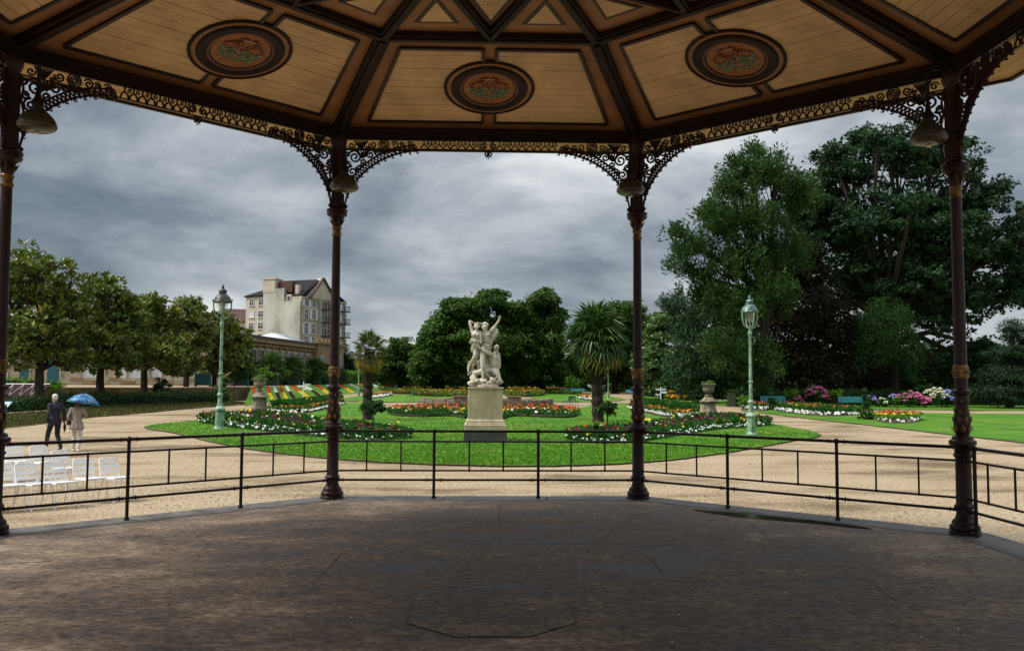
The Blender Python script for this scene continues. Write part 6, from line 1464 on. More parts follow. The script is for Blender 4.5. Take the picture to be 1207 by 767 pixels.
rk += [(Q(140, 635, -0.2), (0.13, 0.13, 0.12)), (Q(150, 655, -0.3), (0.12, 0.10, 0.10)), (Q(290, 560, 0.15), (0.22, 0.16, 0.30)), (Q(205, 520, 0.16), (0.10, 0.10, 0.28)), (Q(300, 640, 0.05), (0.35, 0.25, 0.12)), (Q(160, 600, 0.05), (0.14, 0.14, 0.22)), (Q(280, 470, 0.16), (0.13, 0.10, 0.25))]
link('rock_base', skinned('rock_base', rk, 0.022, M['stone'], 1, 0.3), sroot)

# ================================================================== lamp posts
def make_lamppost(label, base, H, capm, rz=0.2):
    root = thing('street_lamp', label, 'street lamp', base, rz, 'green cast-iron street lamps')
    h = lambda prof: [(r*H, z*H) for r, z in prof]
    def sub(nm, prof, m, n=14, ph=0, sm=True):
        bm = NB(); lathe(bm, h(prof), n, phase=ph); return obj(nm, bm, m, root, smooth=sm)
    sub('lamp_base', [(0.044, -0.005), (0.044, 0.008), (0.036, 0.014), (0.034, 0.020), (0.030, 0.026), (0.030, 0.125), (0.036, 0.132), (0.038, 0.142), (0.034, 0.15), (0.022, 0.162), (0.0165, 0.18), (0.0165, 0.225), (0.021, 0.232), (0.022, 0.24), (0.015, 0.252)], M['verdigris'], 8, PI/8, False)
    sub('post', [(0.013, 0.25), (0.012, 0.37), (0.017, 0.374), (0.018, 0.382), (0.012, 0.388), (0.0095, 0.70), (0.014, 0.715), (0.015, 0.728), (0.010, 0.74), (0.012, 0.752), (0.008, 0.762)], M['verdigris'], 12)
    bm = NB()
    for a in (0, PI/2, PI, 3*PI/2):
        c, s = math.cos(a), math.sin(a)
        pts = [(0.006, 0.755), (0.026, 0.762), (0.045, 0.782), (0.055, 0.812), (0.058, 0.845), (0.060, 0.876)]
        tube(bm, [(r*H*c, r*H*s, z*H) for r, z in pts], [0.0055*H]*5+[0.004*H], 6)
    obj('lantern_bracket', bm, M['verdigris'], root, smooth=True)
    sub('lantern_glass', [(0.016, 0.800), (0.030, 0.830), (0.045, 0.874)], M['glass'], 14)
    sub('lantern_burner', [(0.004, 0.76), (0.005, 0.80), (0.012, 0.806), (0.016, 0.822), (0.014, 0.84), (0.020, 0.846), (0.020, 0.868), (0.004, 0.87)], M['emblem_cream'], 10)
    bm = NB(); lathe(bm, h([(0.063, 0.868), (0.066, 0.874), (0.063, 0.880), (0.058, 0.883), (0.050, 0.905), (0.034, 0.922), (0.025, 0.926), (0.025, 0.944), (0.029, 0.948), (0.027, 0.953), (0.016, 0.962), (0.008, 0.968), (0.010, 0.976), (0.008, 0.984), (0.003, 0.990), (0.0, 1.0)]), 16)
    for i in range(4): ball(bm, (0.062*H*math.cos(i*PI/2), 0.062*H*math.sin(i*PI/2), 0.885*H), 0.007*H, 1)
    obj('lantern_cap', bm, capm, root, smooth=True)
    return root
b = G(258.5, 506.5); lampL = make_lamppost('tall green lamp post with a dark lantern cap, left of the statue by the magnolias', b, (506.5-336)*MPP(b), M['darkcap'])
b = G(885.5, 513.3); lampR = make_lamppost('tall green lamp post with a blue green lantern cap, right of the statue', b, (513.3-345.5)*MPP(b), M['capbronze'])
HR_ = (513.3-345.5)*MPP(b)
for x, y, t, lab in ((422.5, 467, 408, 'far slender lamp post beside the yellowing palm, left of the statue'), (466, 457.5, 411, 'far lamp post second from the yellowing palm, left of the statue'), (515, 462.5, 427, 'far lamp post close to the left of the statue, before the dark trees'),
                     (625, 461.5, 430, 'far lamp post close to the right of the statue, before the dark trees'), (673.5, 463, 424, 'far lamp post just left of the tall palm trunk'), (717, 470, 424, 'far lamp post just right of the tall palm trunk')):
    b = G(x, y); o = copy_tree(lampR); o.location = b; s = (y-t)*MPP(b)/HR_; o.scale = (s, s, s); o['label'] = lab

# ================================================================== urns
def make_urn(label, base, H):
    root = thing('stone_urn', label, 'urn', base, R(12), 'stone urns flanking the lawn')
    h = lambda prof, q=1: [(r*H*q, z*H) for r, z in prof]
    bm = NB(); lathe(bm, h([(0.20, -0.02), (0.20, 0.10), (0.19, 0.115), (0.19, 0.135), (0.205, 0.15)], 1.25), 4, phase=PI/4); obj('urn_base', bm, M['urnstone'], root)
    bm = NB(); lathe(bm, h([(0.205, 0.15), (0.215, 0.19), (0.20, 0.25), (0.175, 0.36), (0.165, 0.44), (0.175, 0.455)]), 8, phase=PI/8); obj('pedestal', bm, M['urnstone'], root)
    bm = NB(); lathe(bm, h([(0.23, 0.456), (0.235, 0.48), (0.20, 0.50), (0.12, 0.575), (0.085, 0.60), (0.08, 0.615)]), 8, phase=PI/8); obj('pedestal_cap', bm, M['urnstone'], root)
    bm = NB(); lathe(bm, h([(0.10, 0.616), (0.10, 0.635), (0.055, 0.66), (0.05, 0.685), (0.10, 0.70), (0.14, 0.74), (0.15, 0.80), (0.145, 0.84), (0.165, 0.875), (0.195, 0.90), (0.20, 0.92), (0.18, 0.925), (0.165, 0.90), (0.10, 0.89)]), 18); obj('urn_bowl', bm, M['urnstone'], root, smooth=True)
    cm, cps = crown_mesh('urn_plant', [((0, 0, 0.94*H), (0.13*H, 0.13*H, 0.06*H))], M['lf_bright'], 14, 30, 0.07*H, 0.05*H, seed=int(base.x*10) % 97+3); link('urn_plant', cm, root)
    return root
b = G(305.5, 490); make_urn('mossy stone urn on a flared pedestal, left of the statue beside the path', b, (490-443)*MPP(b))
b = G(835.5, 494.5); make_urn('mossy stone urn on a flared pedestal, right of the statue beside the path', b, (494.5-449)*MPP(b))

# ================================================================== white chairs
def make_chair(name, label, m, group):
    root = thing(name, label, 'chair', group=group)
    bm = NB()
    for sx in (-1, 1):
        pass
    top = []
    for sx, pts in ((1, None),):
        for t in range(9):
            a = PI*t/8; top.append((0.155*math.cos(a)+0.0, 0, 0.76+0.045*math.sin(a)))
    fr_ = [(0.205, -0.17, 0.42), (0.20, -0.215, 0.62), (0.195, -0.245, 0.73), (0.175, -0.258, 0.775), (0.13, -0.262, 0.79), (-0.13, -0.262, 0.79), (-0.175, -0.258, 0.775), (-0.195, -0.245, 0.73), (-0.20, -0.215, 0.62), (-0.205, -0.17, 0.42)]
    tube(bm, fr_, 0.015, 6); obj('back_frame', bm, m, root, smooth=True)
    for z0, z1, y in ((0.69, 0.768, -0.246), (0.59, 0.662, -0.224), (0.505, 0.56, -0.200)):
        bm = NB(); box(bm, (0, y, (z0+z1)/2), (0.385, 0.010, z1-z0), bev=0.003, rot=Matrix.Rotation(R(13), 3, 'X')); obj('back_slat', bm, m, root)
    for i in range(6):
        bm = NB(); y = 0.185-0.071*i; box(bm, (0, y, 0.447-0.012*math.sin(PI*i/5)), (0.41, 0.066, 0.022), bev=0.004); obj('seat_slat', bm, m, root)
    bm = NB()
    for sx in (-1, 1): tube(bm, [(sx*0.195, 0.215, 0.432), (sx*0.20, -0.19, 0.425)], 0.0125, 6)
    tube(bm, [(-0.195, 0.205, 0.43), (0.195, 0.205, 0.43)], 0.011, 6); obj('seat_frame', bm, m, root)
    for sx in (-1, 1):
        bm = NB(); tube(bm, [(sx*0.195, 0.20, 0.43), (sx*0.215, 0.235, 0.0)], 0.0125, 6); ball(bm, (sx*0.215, 0.235, 0.008), 0.018, 1); obj('leg', bm, m, root)
        bm = NB(); tube(bm, [(sx*0.20, -0.10, 0.43), (sx*0.212, -0.26, 0.0)], 0.0125, 6); ball(bm, (sx*0.212, -0.26, 0.008), 0.018, 1); obj('leg', bm, m, root)
    return root
wc = make_chair('garden_chair', 'chair', M['white'], 'white slatted chairs beside the bandstand')
rd = random.Random(9)
CHL = [(141, 540.0, 'rightmost white chair of the front row, standing apart nearest the column'), (110, 541, 'white chair second from the right in the front row'), (75.5, 544.5, 'white chair third from the right in the front row'), (44.5, 546, 'white chair fourth from the right in the front row'), (13, 547.5, 'white chair fifth from the right in the front row'), (-20, 549, 'white chair of the front row cut off by the picture edge'),
       (83, 531.5, 'rightmost white chair of the second row, behind the front row'), (55, 526.5, 'white chair second from the right in the second row'), (27.5, 525.5, 'white chair third from the right in the second row'), (3, 526.5, 'white chair of the second row at the picture edge')]
for i, (x, yt, lab) in enumerate(CHL):
    o = wc if i == 0 else copy_tree(wc)
    D = (2.2-0.79)*FPX/(yt-453); p = AT(x, 455, D); o.location = (p.x, p.y, 0.0); o.rotation_euler = (0, 0, R(-121+rd.uniform(-7, 7))); o['label'] = lab
gc = make_chair('iron_chair', 'chair', M['garden_iron'], 'dark iron chairs near the fountain')
for i, (x, y, rz, lab) in enumerate(((668, 480.5, 60, 'dark iron chair on the pale path right of the fountain, left of a pair'), (676.5, 479.8, -30, 'dark iron chair on the pale path right of the fountain, right of a pair'), (484, 471.8, 150, 'dark iron chair on the lawn left of the fountain'), (512, 471.5, 120, 'dark iron chair beside the fountain rim, left of the statue'), (624, 471.5, 200, 'dark iron chair beyond the fountain rim, right of the statue'))):
    o = gc if i == 0 else copy_tree(gc); o.location = G(x, y); o.rotation_euler = (0, 0, R(rz)); s = 1.15; o.scale = (s, s, s); o['label'] = lab

# ================================================================== benches, signs, info board
def make_bench(label, m, wdt=2.1, grp='painted park benches'):
    root = thing('park_bench', label, 'bench', group=grp)
    for i in range(3):
        bm = NB(); box(bm, (0, -0.27+0.14*i, 0.45), (wdt, 0.125, 0.035), bev=0.006); obj('seat_slat', bm, m, root)
    for i in range(3):
        bm = NB(); box(bm, (0, 0.20+0.03*i, 0.55+0.15*i), (wdt, 0.03, 0.135), bev=0.006, rot=Matrix.Rotation(R(-12), 3, 'X')); obj('back_slat', bm, m, root)
    for sx in (-1, 1):
        bm = NB(); x = sx*wdt*0.38
        tube(bm, [(x, -0.28, 0.0), (x, -0.26, 0.42), (x, 0.10, 0.42), (x, 0.17, 0.45), (x, 0.28, 0.90)], 0.028, 6); tube(bm, [(x, 0.10, 0.42), (x, 0.22, 0.0)], 0.028, 6); obj('leg', bm, M['garden_iron'], root)
    return root
bt = make_bench('x', M['teal']); bb = make_bench('y', M['bluebench'])
for i, (src, x, y, rz, w_, lab) in enumerate(((bt, 1004, 480.5, 4, 1.0, 'teal park bench on the right lawn behind the cone-shaped yew'), (bt, 912, 479.6, -4, 1.0, 'teal park bench in the shade behind the right green lamp post'),
        (bb, 472, 460.8, 12, 0.85, 'small bright blue bench far left of the statue'), (bt, 459.5, 461.8, 10, 0.9, 'dark bench beside the small blue one, far left of the statue'), (bb, 668, 464.3, -8, 0.85, 'bright blue bench far right, left of the palm trunk'), (bt, 681, 465, -8, 0.9, 'dark bench beside the blue one, left of the palm trunk'),
        (bb, 769.5, 467, -12, 1.0, 'blue bench right of the column, behind the white signpost'), (bb, 745, 465.8, -12, 0.8, 'blue bench half hidden by the column right of the statue'))):
    first = (i == 0) or (i == 2)
    o = src if first else copy_tree(src); o.location = G(x, y); o.rotation_euler = (0, 0, R(rz)); o.scale = (w_, w_, w_); o['label'] = lab
def make_sign(label, base, H, arms):
    root = thing('signpost', label, 'signpost', base, 0, 'white finger signposts')
    k = H/2.0
    bm = NB(); tube(bm, [(0, 0, -0.1), (0, 0, H*0.97)], 0.055*k, 8); lathe(bm, [(0.0, H), (0.06*k, H*0.985), (0.06*k, H*0.96)][::-1], 8); obj('post', bm, M['sign'], root)
    for (z, dx_, ln, rz) in arms:
        bm = NB(); s = 1 if dx_ > 0 else -1; hh = 0.085*k; L_ = ln*k
        poly = [(0.06*k*s, -hh), (s*(L_-0.12*k), -hh), (s*L_, 0), (s*(L_-0.12*k), hh), (0.06*k*s, hh)]
        if s < 0: poly = poly[::-1]
        vs = [bm.verts.new((x, -0.025, z*k+y)) for x, y in poly]; vb = [bm.verts.new((x, 0.025, z*k+y)) for x, y in poly]
        bm.faces.new(vs); bm.faces.new(vb[::-1])
        for i in range(5): bm.faces.new((vs[i], vs[(i+1) % 5], vb[(i+1) % 5], vb[i]))
        o = obj('arrow_board', bm, M['sign'], root); o.rotation_euler = (0, 0, R(rz))
    return root
for x, y, t, arms, lab in ((357.5, 473.5, 450, [(1.72, 1, 0.75, 8), (1.55, -1, 0.7, -10), (1.30, 1, 0.55, -15)], 'white finger signpost by the striped flower bank'), (779, 482, 456, [(1.78, 1, 0.55, 10), (1.78, -1, 0.5, 0), (1.52, 1, 0.6, -12), (1.3, -1, 0.55, 5)], 'white finger signpost right of the column, at the path edge'),
                           (445.5, 460.5, 449, [(1.72, 1, 0.7, 0), (1.72, -1, 0.7, 0), (1.4, 1, 0.6, 0)], 'far white signpost just right of the yellowing palm'), (483.5, 458.8, 447, [(1.72, 1, 0.75, 0), (1.45, -1, 0.5, 0)], 'far white signpost under the dark trees, left of the statue'), (638, 459, 449, [(1.72, 1, 0.35, 0)], 'far short white signpost right of the statue'),
                           (656, 460.2, 449.5, [(1.72, 1, 0.7, 0), (1.72, -1, 0.7, 0)], 'far white signpost with two level boards left of the palm'), (697, 465.5, 452, [(1.75, -1, 0.7, 0), (1.5, -1, 0.6, 10)], 'far white signpost immediately left of the tall palm trunk')):
    b = G(x, y); make_sign(lab, b, (y-t)*MPP(b), arms)
b = G(6, 500); root = thing('info_board', 'slanted teal information board on a post at the left picture edge', 'sign', b, R(-18))
bm = NB(); box(bm, (0, 0, 0.42), (0.09, 0.06, 0.9)); box(bm, (0, 0, 0.01), (0.35, 0.3, 0.03)); obj('post', bm, M['teal'], root)
q_ = Matrix.Rotation(R(42), 3, 'X'); bm = NB(); box(bm, (0, -0.02, 0.97), (0.60, 0.40, 0.03), rot=q_, bev=0.006); obj('panel_frame', bm, M['teal'], root)
bm = NB(); box(bm, Vector((0, -0.02, 0.97))+q_ @ Vector((0, 0, 0.0185)), (0.52, 0.33, 0.006), rot=q_); obj('panel', bm, M['panelblue'], root)

# ================================================================== the fountain basin
fc0 = G(573, 475.2); root = thing('fountain', 'round fountain basin with a low brown stone rim behind the statue', 'fountain', fc0); FR = 5.6; ns = 26
for i in range(ns):
    a0, a1 = 2*PI*i/ns+0.012, 2*PI*(i+1)/ns-0.012
    bm = NB(); hh = 0.38 if i % 4 else 0.46
    prism(bm, [(FR*math.cos(a0), FR*math.sin(a0)), ((FR+0.5)*math.cos(a0), (FR+0.5)*math.sin(a0)), ((FR+0.5)*math.cos(a1), (FR+0.5)*math.sin(a1)), (FR*math.cos(a1), FR*math.sin(a1))], -0.1, hh)
    bmesh.ops.bevel(bm, geom=[e for e in bm.edges if all(v.co.z > 0.2 for v in e.verts)], offset=0.04, segments=1, affect='EDGES')
    obj('rim_stone', bm, M['rimstone'], root)
bm = NB(); prism(bm, [((FR+0.02)*math.cos(2*PI*i/40), (FR+0.02)*math.sin(2*PI*i/40)) for i in range(40)], -0.05, 0.24); obj('water', bm, M['water'], root)
for x, sx in ((543, 1.0), (606, 1.0)):
    p = G(x, 478.6)-fc0; bm = NB(); box(bm, (p.x, p.y-0.3, 0.32), (1.1, 0.8, 0.70), bev=0.05); box(bm, (p.x, p.y-0.3, 0.72), (1.25, 0.95, 0.12), bev=0.03); obj('rim_block', bm, M['rimstone'], root)
bm = NB(); lathe(bm, [(0.5, 0.2), (0.45, 0.4), (0.22, 0.55), (0.2, 1.0), (0.35, 1.1), (0.9, 1.25), (0.95, 1.32), (0.2, 1.3), (0.1, 1.6), (0.0, 1.7)], 16); obj('fountain_bowl', bm, M['urnstone'], root, smooth=True)
# ================================================================== buildings beyond the terrace
def face_frame(p0, d):
    """matrix whose x runs along the wall, y into the wall and z up"""
    d = Vector((d[0], d[1], 0)).normalized(); n = Vector((-d.y, d.x, 0))
    return Matrix(((d.x, n.x, 0, p0[0]), (d.y, n.y, 0, p0[1]), (0, 0, 1, p0[2]), (0, 0, 0, 1)))
def fbox(bm, Mx, x0, x1, y0, y1, z0, z1, mi=0):
    g = bmesh.ops.create_cube(bm, size=1)
    bmesh.ops.transform(bm, matrix=Mx @ Matrix.Translation(((x0+x1)/2, (y0+y1)/2, (z0+z1)/2)) @ Matrix.Diagonal((x1-x0, y1-y0, z1-z0, 1)), verts=g['verts'])
    for f in set(f for v in g['verts'] for f in v.link_faces): f.material_index = mi
def window(root, Mx, cx, z0, w_, h, frame=None, pane=None, shut=0, sill=True, name='window', fw=0.09, arch=False):
    """frame and sill proud of the wall, the pane set back inside them, shutters beside it"""
    frame = frame or M['shutter']; bm = NB(); x0, x1 = cx-w_/2, cx+w_/2
    fbox(bm, Mx, x0-fw, x0, -0.10, 0.02, z0, z0+h); fbox(bm, Mx, x1, x1+fw, -0.10, 0.02, z0, z0+h)
    fbox(bm, Mx, x0-fw, x1+fw, -0.102, 0.02, z0+h, z0+h+fw)
    if sill: fbox(bm, Mx, x0-fw-0.08, x1+fw+0.08, -0.18, 0.02, z0-0.10, z0)
    fbox(bm, Mx, cx-0.03, cx+0.03, -0.075, -0.025, z0, z0+h); fbox(bm, Mx, x0, x1, -0.073, -0.027, z0+h*0.62, z0+h*0.62+0.06)
    o = obj(name, bm, frame, root)
    bm = NB(); fbox(bm, Mx, x0, x1, -0.05, 0.01, z0, z0+h); obj('pane', bm, pane or M['window'], o)
    if shut:
        for s in (-1, 1):
            if shut == 1 and s > 0: continue
            bm = NB(); a = x0-fw if s < 0 else x1+fw; fbox(bm, Mx, min(a, a+s*w_*0.5), max(a, a+s*w_*0.5), -0.13, -0.02, z0, z0+h); obj('shutter', bm, M['shutter'], o)
    return o
D0 = 150
def zy(y, D): return 2.2+(455.0-y-2.0)/FPX*D
cA, cL = AT(353, 455, D0), AT(310, 455, 153)
gr = TZ(cA.y)
root = thing('apartment_building', 'tall cream apartment block with a grey blank party wall and steep slate roof', 'building', (cA.x, cA.y, gr-0.3))
inv = Matrix.Translation(-Vector((cA.x, cA.y, gr-0.3)))
fd = Vector((0.45, 0.89, 0)).normalized(); FL = 12.6
eE = cA+fd*FL; lB = cL+fd*FL
ZE = zy(350.5, D0)
bm = NB(); prism(bm, [(p.x, p.y) for p in (cL, cA, eE, lB)], gr-1, ZE); bmesh.ops.transform(bm, matrix=inv, verts=bm.verts[:]); obj('wall', bm, M['cream'], root)
# party wall skin, higher at its left
MP = inv @ face_frame((cL.x, cL.y, 0), cA-cL); PL = (cA-cL).length
bm = NB(); fbox(bm, MP, -0.1, PL*0.56, -0.35, 0.4, gr-1, zy(340.5, D0)); obj('party_wall', bm, M['party'], root)
bm = NB(); fbox(bm, MP, PL*0.56, PL+0.05, -0.34, 0.0, gr-1, zy(356.5, D0)); obj('party_wall', bm, M['party'], root)
bm = NB(); fbox(bm, MP, -0.2, 2.3, -0.4, 1.6, zy(345, D0), zy(329.5, D0)); fbox(bm, MP, -0.3, 2.4, -0.5, 1.7, zy(329.5, D0), zy(328.6, D0))
for i in range(5): fbox(bm, MP, 0.1+0.42*i, 0.36+0.42*i, 0.2, 0.5, zy(328.7, D0), zy(326.6, D0))
obj('chimney', bm, M['cream'], root)
bm = NB(); fbox(bm, MP, 2.4, 5.2, 0.3, 1.5, zy(345, D0), zy(332.5, D0))
for i in range(6): fbox(bm, MP, 2.6+0.42*i, 2.85+0.42*i, 0.7, 1.0, zy(332.6, D0), zy(331, D0))
obj('chimney', bm, M['brick'], root)
# roof: ridge parallel to the party wall, gable towards the park front
ZR = zy(331.5, D0+5); rc = 0.42
def pp(p, z): return inv @ Vector((p.x, p.y, z))
rA, rL = cA+fd*FL*rc, cL+fd*FL*rc
bm = NB()
a1, a2, r1, r2, b1, b2 = pp(cL, ZE), pp(cA, ZE), pp(rL, ZR), pp(rA, ZR), pp(lB, ZE), pp(eE, ZE)
slab(bm, [a1, a2, r2, r1], 0.25); slab(bm, [r1, r2, b2, b1], 0.25); obj('roof', bm, M['slate'], root)
MF = inv @ face_frame((cA.x, cA.y, 0), fd)
g0 = [pp(cA+fd*FL*0.14, ZE-0.1), pp(cA+fd*FL*0.72, ZE-0.1), pp(rA, ZR+0.3)]
bm = NB(); nrm = Vector((fd.y, -fd.x, 0)); vs = [bm.verts.new(p+nrm*0.35) for p in g0]; vb = [bm.verts.new(p-nrm*0.6) for p in g0]
bm.faces.new(vs); bm.faces.new(vb[::-1])
for i in range(3): bm.faces.new((vs[i], vs[(i+1) % 3], vb[(i+1) % 3], vb[i]))
obj('gable', bm, M['cream'], root)
bm = NB(); bar(bm, g0[0]+nrm*0.45, g0[2]+nrm*0.45, 0.45, 0.22); bar(bm, g0[1]+nrm*0.45, g0[2]+nrm*0.45, 0.45, 0.22); obj('gable_trim', bm, M['brick'], root)
bm = NB(); fbox(bm, MF, 0.0, FL, -0.25, 0.0, ZE-0.35, ZE-0.05); fbox(bm, MF, 0.0, FL, -0.2, 0.0, ZE-3.9, ZE-3.65); fbox(bm, MF, 0.05, 0.6, -0.12, 0.0, gr, ZE-0.4); fbox(bm, MF, FL*0.60, FL*0.64, -0.35, 0.0, gr, ZE-0.36); fbox(bm, MF, FL*0.36, FL*0.40, -0.35, 0.0, gr, ZE-0.36); obj('cornice', bm, M['palestone'], root)
for r_, (yy, hh) in enumerate(((361.5, 1.5), (377, 1.7), (393.5, 1.7), (408, 1.6), (421, 1.6))):
    for c_, u in enumerate((0.11, 0.27, 0.5, 0.69, 0.82, 0.94)):
        z0 = zy(yy, D0+2); wd = 0.95 if c_ != 2 else 1.3
        o = window(root, MF, u*FL, z0-0.2, wd, hh*(1.0 if c_ != 2 else 1.15), shut=2 if (c_+r_) % 2 == 0 and c_ != 2 else 0)
        if c_ in (2, 5) and r_ < 4:
            bm = NB(); fbox(bm, MF, u*FL-0.95, u*FL+0.95, -0.95, -0.182, z0-0.50, z0-0.34)
            for t in range(9): fbox(bm, MF, u*FL-0.93+0.22*t, u*FL-0.89+0.22*t, -0.94, -0.90, z0-0.34, z0+0.5)
            fbox(bm, MF, u*FL-0.95, u*FL+0.95, -0.95, -0.88, z0+0.5, z0+0.56); obj('balcony', bm, M['iron'], root)
window(root, MF, FL*rc, ZE+1.0, 1.0, 1.3)
bm = NB(); fbox(bm, MF, 0.5, 1.2, 1.0, 1.7, ZE+0.3, ZE+2.0); obj('skylight', bm, M['cream'], root)
dm = MP; bm = NB(); fbox(bm, dm, PL*0.60, PL*0.74, -0.1, 1.2, zy(356, D0), zy(348, D0)); o = obj('dormer', bm, M['cream'], root)
bm = NB(); fbox(bm, dm, PL*0.64, PL*0.70, -0.16, -0.08, zy(354.6, D0), zy(350.5, D0)); obj('pane', bm, M['window'], o)
# lower wing set back at its left
cW0, cW1 = AT(287.5, 455, 160), AT(311, 455, 158)
MW_ = inv @ face_frame((cW0.x, cW0.y, 0), cW1-cW0); WL = (cW1-cW0).length; ZW = zy(352, 160)
bm = NB(); fbox(bm, MW_, 0, WL, 0, 9, gr-1, ZW); obj('wall', bm, M['cream'], root)
bm = NB(); q0 = [MW_ @ Vector((-0.25, -0.3, ZW)), MW_ @ Vector((WL, -0.3, ZW)), MW_ @ Vector((WL, 4.5, zy(336, 160))), MW_ @ Vector((WL*0.97, 4.5, zy(336, 160)))]; slab(bm, q0, 0.22)
q1 = [MW_ @ Vector((-0.25, 9.2, ZW)), MW_ @ Vector((-0.25, -0.3, ZW)), MW_ @ Vector((WL*0.97, 4.5, zy(336, 160)))]; slab(bm, q1, 0.22); obj('roof', bm, M['slate'], root)
for r_, yy in enumerate((362.5, 376.5, 390, 403)):
    for cx, wd in ((0.30, 0.95), (0.78, 1.1)): window(root, MW_, cx*WL, zy(yy, 160), wd, 1.05, pane=M['shutter'] if (r_ == 1 and cx < 0.5) else None)

# --- orangery: long low wing running away to the right, and the wing behind the magnolias
p0, p1 = AT(279, 455, 105), AT(402, 455, 143); gO = TZ(p0.y)
root = thing('orangery', 'long low ochre orangery with tall windows, a stone base and teal doors behind the magnolias', 'building', (p0.x, p0.y, gO-0.2))
inv = Matrix.Translation(-Vector((p0.x, p0.y, gO-0.2)))
MO = inv @ face_frame((p0.x, p0.y, 0), p1-p0); OL = (p1-p0).length; ZO = 7.75
bm = NB(); fbox(bm, MO, 0, OL, 0, 7, gO-1.5, ZO); obj('wall', bm, M['ochrestone'], root)
bm = NB(); fbox(bm, MO, -0.2, OL+0.2, -0.45, 0.0, ZO-0.55, ZO-0.10); fbox(bm, MO, -0.2, OL+0.2, -0.25, 0.0, ZO-0.95, ZO-0.75); fbox(bm, MO, 0, OL, -0.15, 0.0, gO-0.5, gO+1.0); obj('cornice', bm, M['ochrestone'], root)
bm = NB(); fbox(bm, MO, -0.3, OL+0.2, -0.55, 7.2, ZO-0.098, ZO+0.22); fbox(bm, MO, 0.2, OL-0.3, 2.4, 6.5, ZO+0.22, ZO+0.5); obj('roof', bm, M['leadroof'], root)
nw = 10; x1_ = OL*0.64
for i in range(nw):
    cx = 1.0+(x1_-1.4)*(i+0.5)/nw; window(root, MO, cx, gO+1.6, (x1_-1.4)/nw*0.70, 2.8, pane=M['window'])
    bm = NB(); e = 1.0+(x1_-1.4)*i/nw; fbox(bm, MO, e-0.20, e+0.20, -0.22, 0.0, gO+1.0, ZO-0.96); obj('pilaster', bm, M['ochrestone'], root)
bm = NB(); fbox(bm, MO, OL*0.66, OL*0.97, -0.7, 0.0, gO-0.5, ZO+0.2); fbox(bm, MO, OL*0.65, OL*0.98, -0.95, 0.0, ZO+0.2, ZO+0.5)
for t in range(7): fbox(bm, MO, OL*(0.67+0.047*t)-0.2, OL*(0.67+0.047*t)+0.2, -0.7, -0.3, ZO+0.5, ZO+1.1)
obj('pavilion', bm, M['ochrestone'], root)
MO2 = MO @ Matrix.Translation((0, -0.7, 0))
for f in (0.71, 0.92): window(root, MO2, OL*f, gO+1.4, 1.0, 2.9)
bm = NB(); cx = OL*0.815; r_ = 1.25; zz = gO+3.0
vs = [MO2 @ Vector((cx+r_*math.cos(t*PI/12), -0.06, zz+r_*math.sin(t*PI/12))) for t in range(13)]+[MO2 @ Vector((cx-r_, -0.06, gO)), MO2 @ Vector((cx+r_, -0.06, gO))]
bm.faces.new([bm.verts.new(p) for p in vs]); o = obj('arched_door', bm, M['window'], root)
bm = NB(); tube(bm, [MO2 @ Vector((cx+(r_+0.12)*math.cos(t*PI/12), -0.1, zz+(r_+0.12)*math.sin(t*PI/12))) for t in range(13)], 0.16, 6); obj('arch_moulding', bm, M['palestone'], o)
# glass roof light
sg0, sg1 = AT(330, 455, 125), AT(360, 455, 134); MS = inv @ face_frame((sg0.x, sg0.y, 0), sg1-sg0); SL = (sg1-sg0).length
bm = NB(); za, zb_ = ZO+0.5, zy(395.5, 130)
q = [Vector((0, 0, za)), Vector((SL, 0, za)), Vector((SL*0.72, 2.5, zb_)), Vector((SL*0.25, 2.5, zb_))]; slab(bm, [MS @ p for p in q], 0.06)
q = [Vector((0, 5, za)), Vector((0, 0, za)), Vector((SL*0.25, 2.5, zb_))]; slab(bm, [MS @ p for p in q], 0.06)
q = [Vector((SL, 0, za)), Vector((SL, 5, za)), Vector((SL*0.72, 2.5, zb_))]; slab(bm, [MS @ p for p in q], 0.06)
o = obj('glass_roof', bm, M['skyglass'], root)
bm = NB()
for t in range(10):
    f = t/9; bar(bm, MS @ Vector((SL*f, -0.05, za+0.06)), MS @ Vector((SL*(0.25+0.47*f), 2.45, zb_+0.06)), 0.08, 0.06)
obj('glazing_bar', bm, M['shutter'], o)
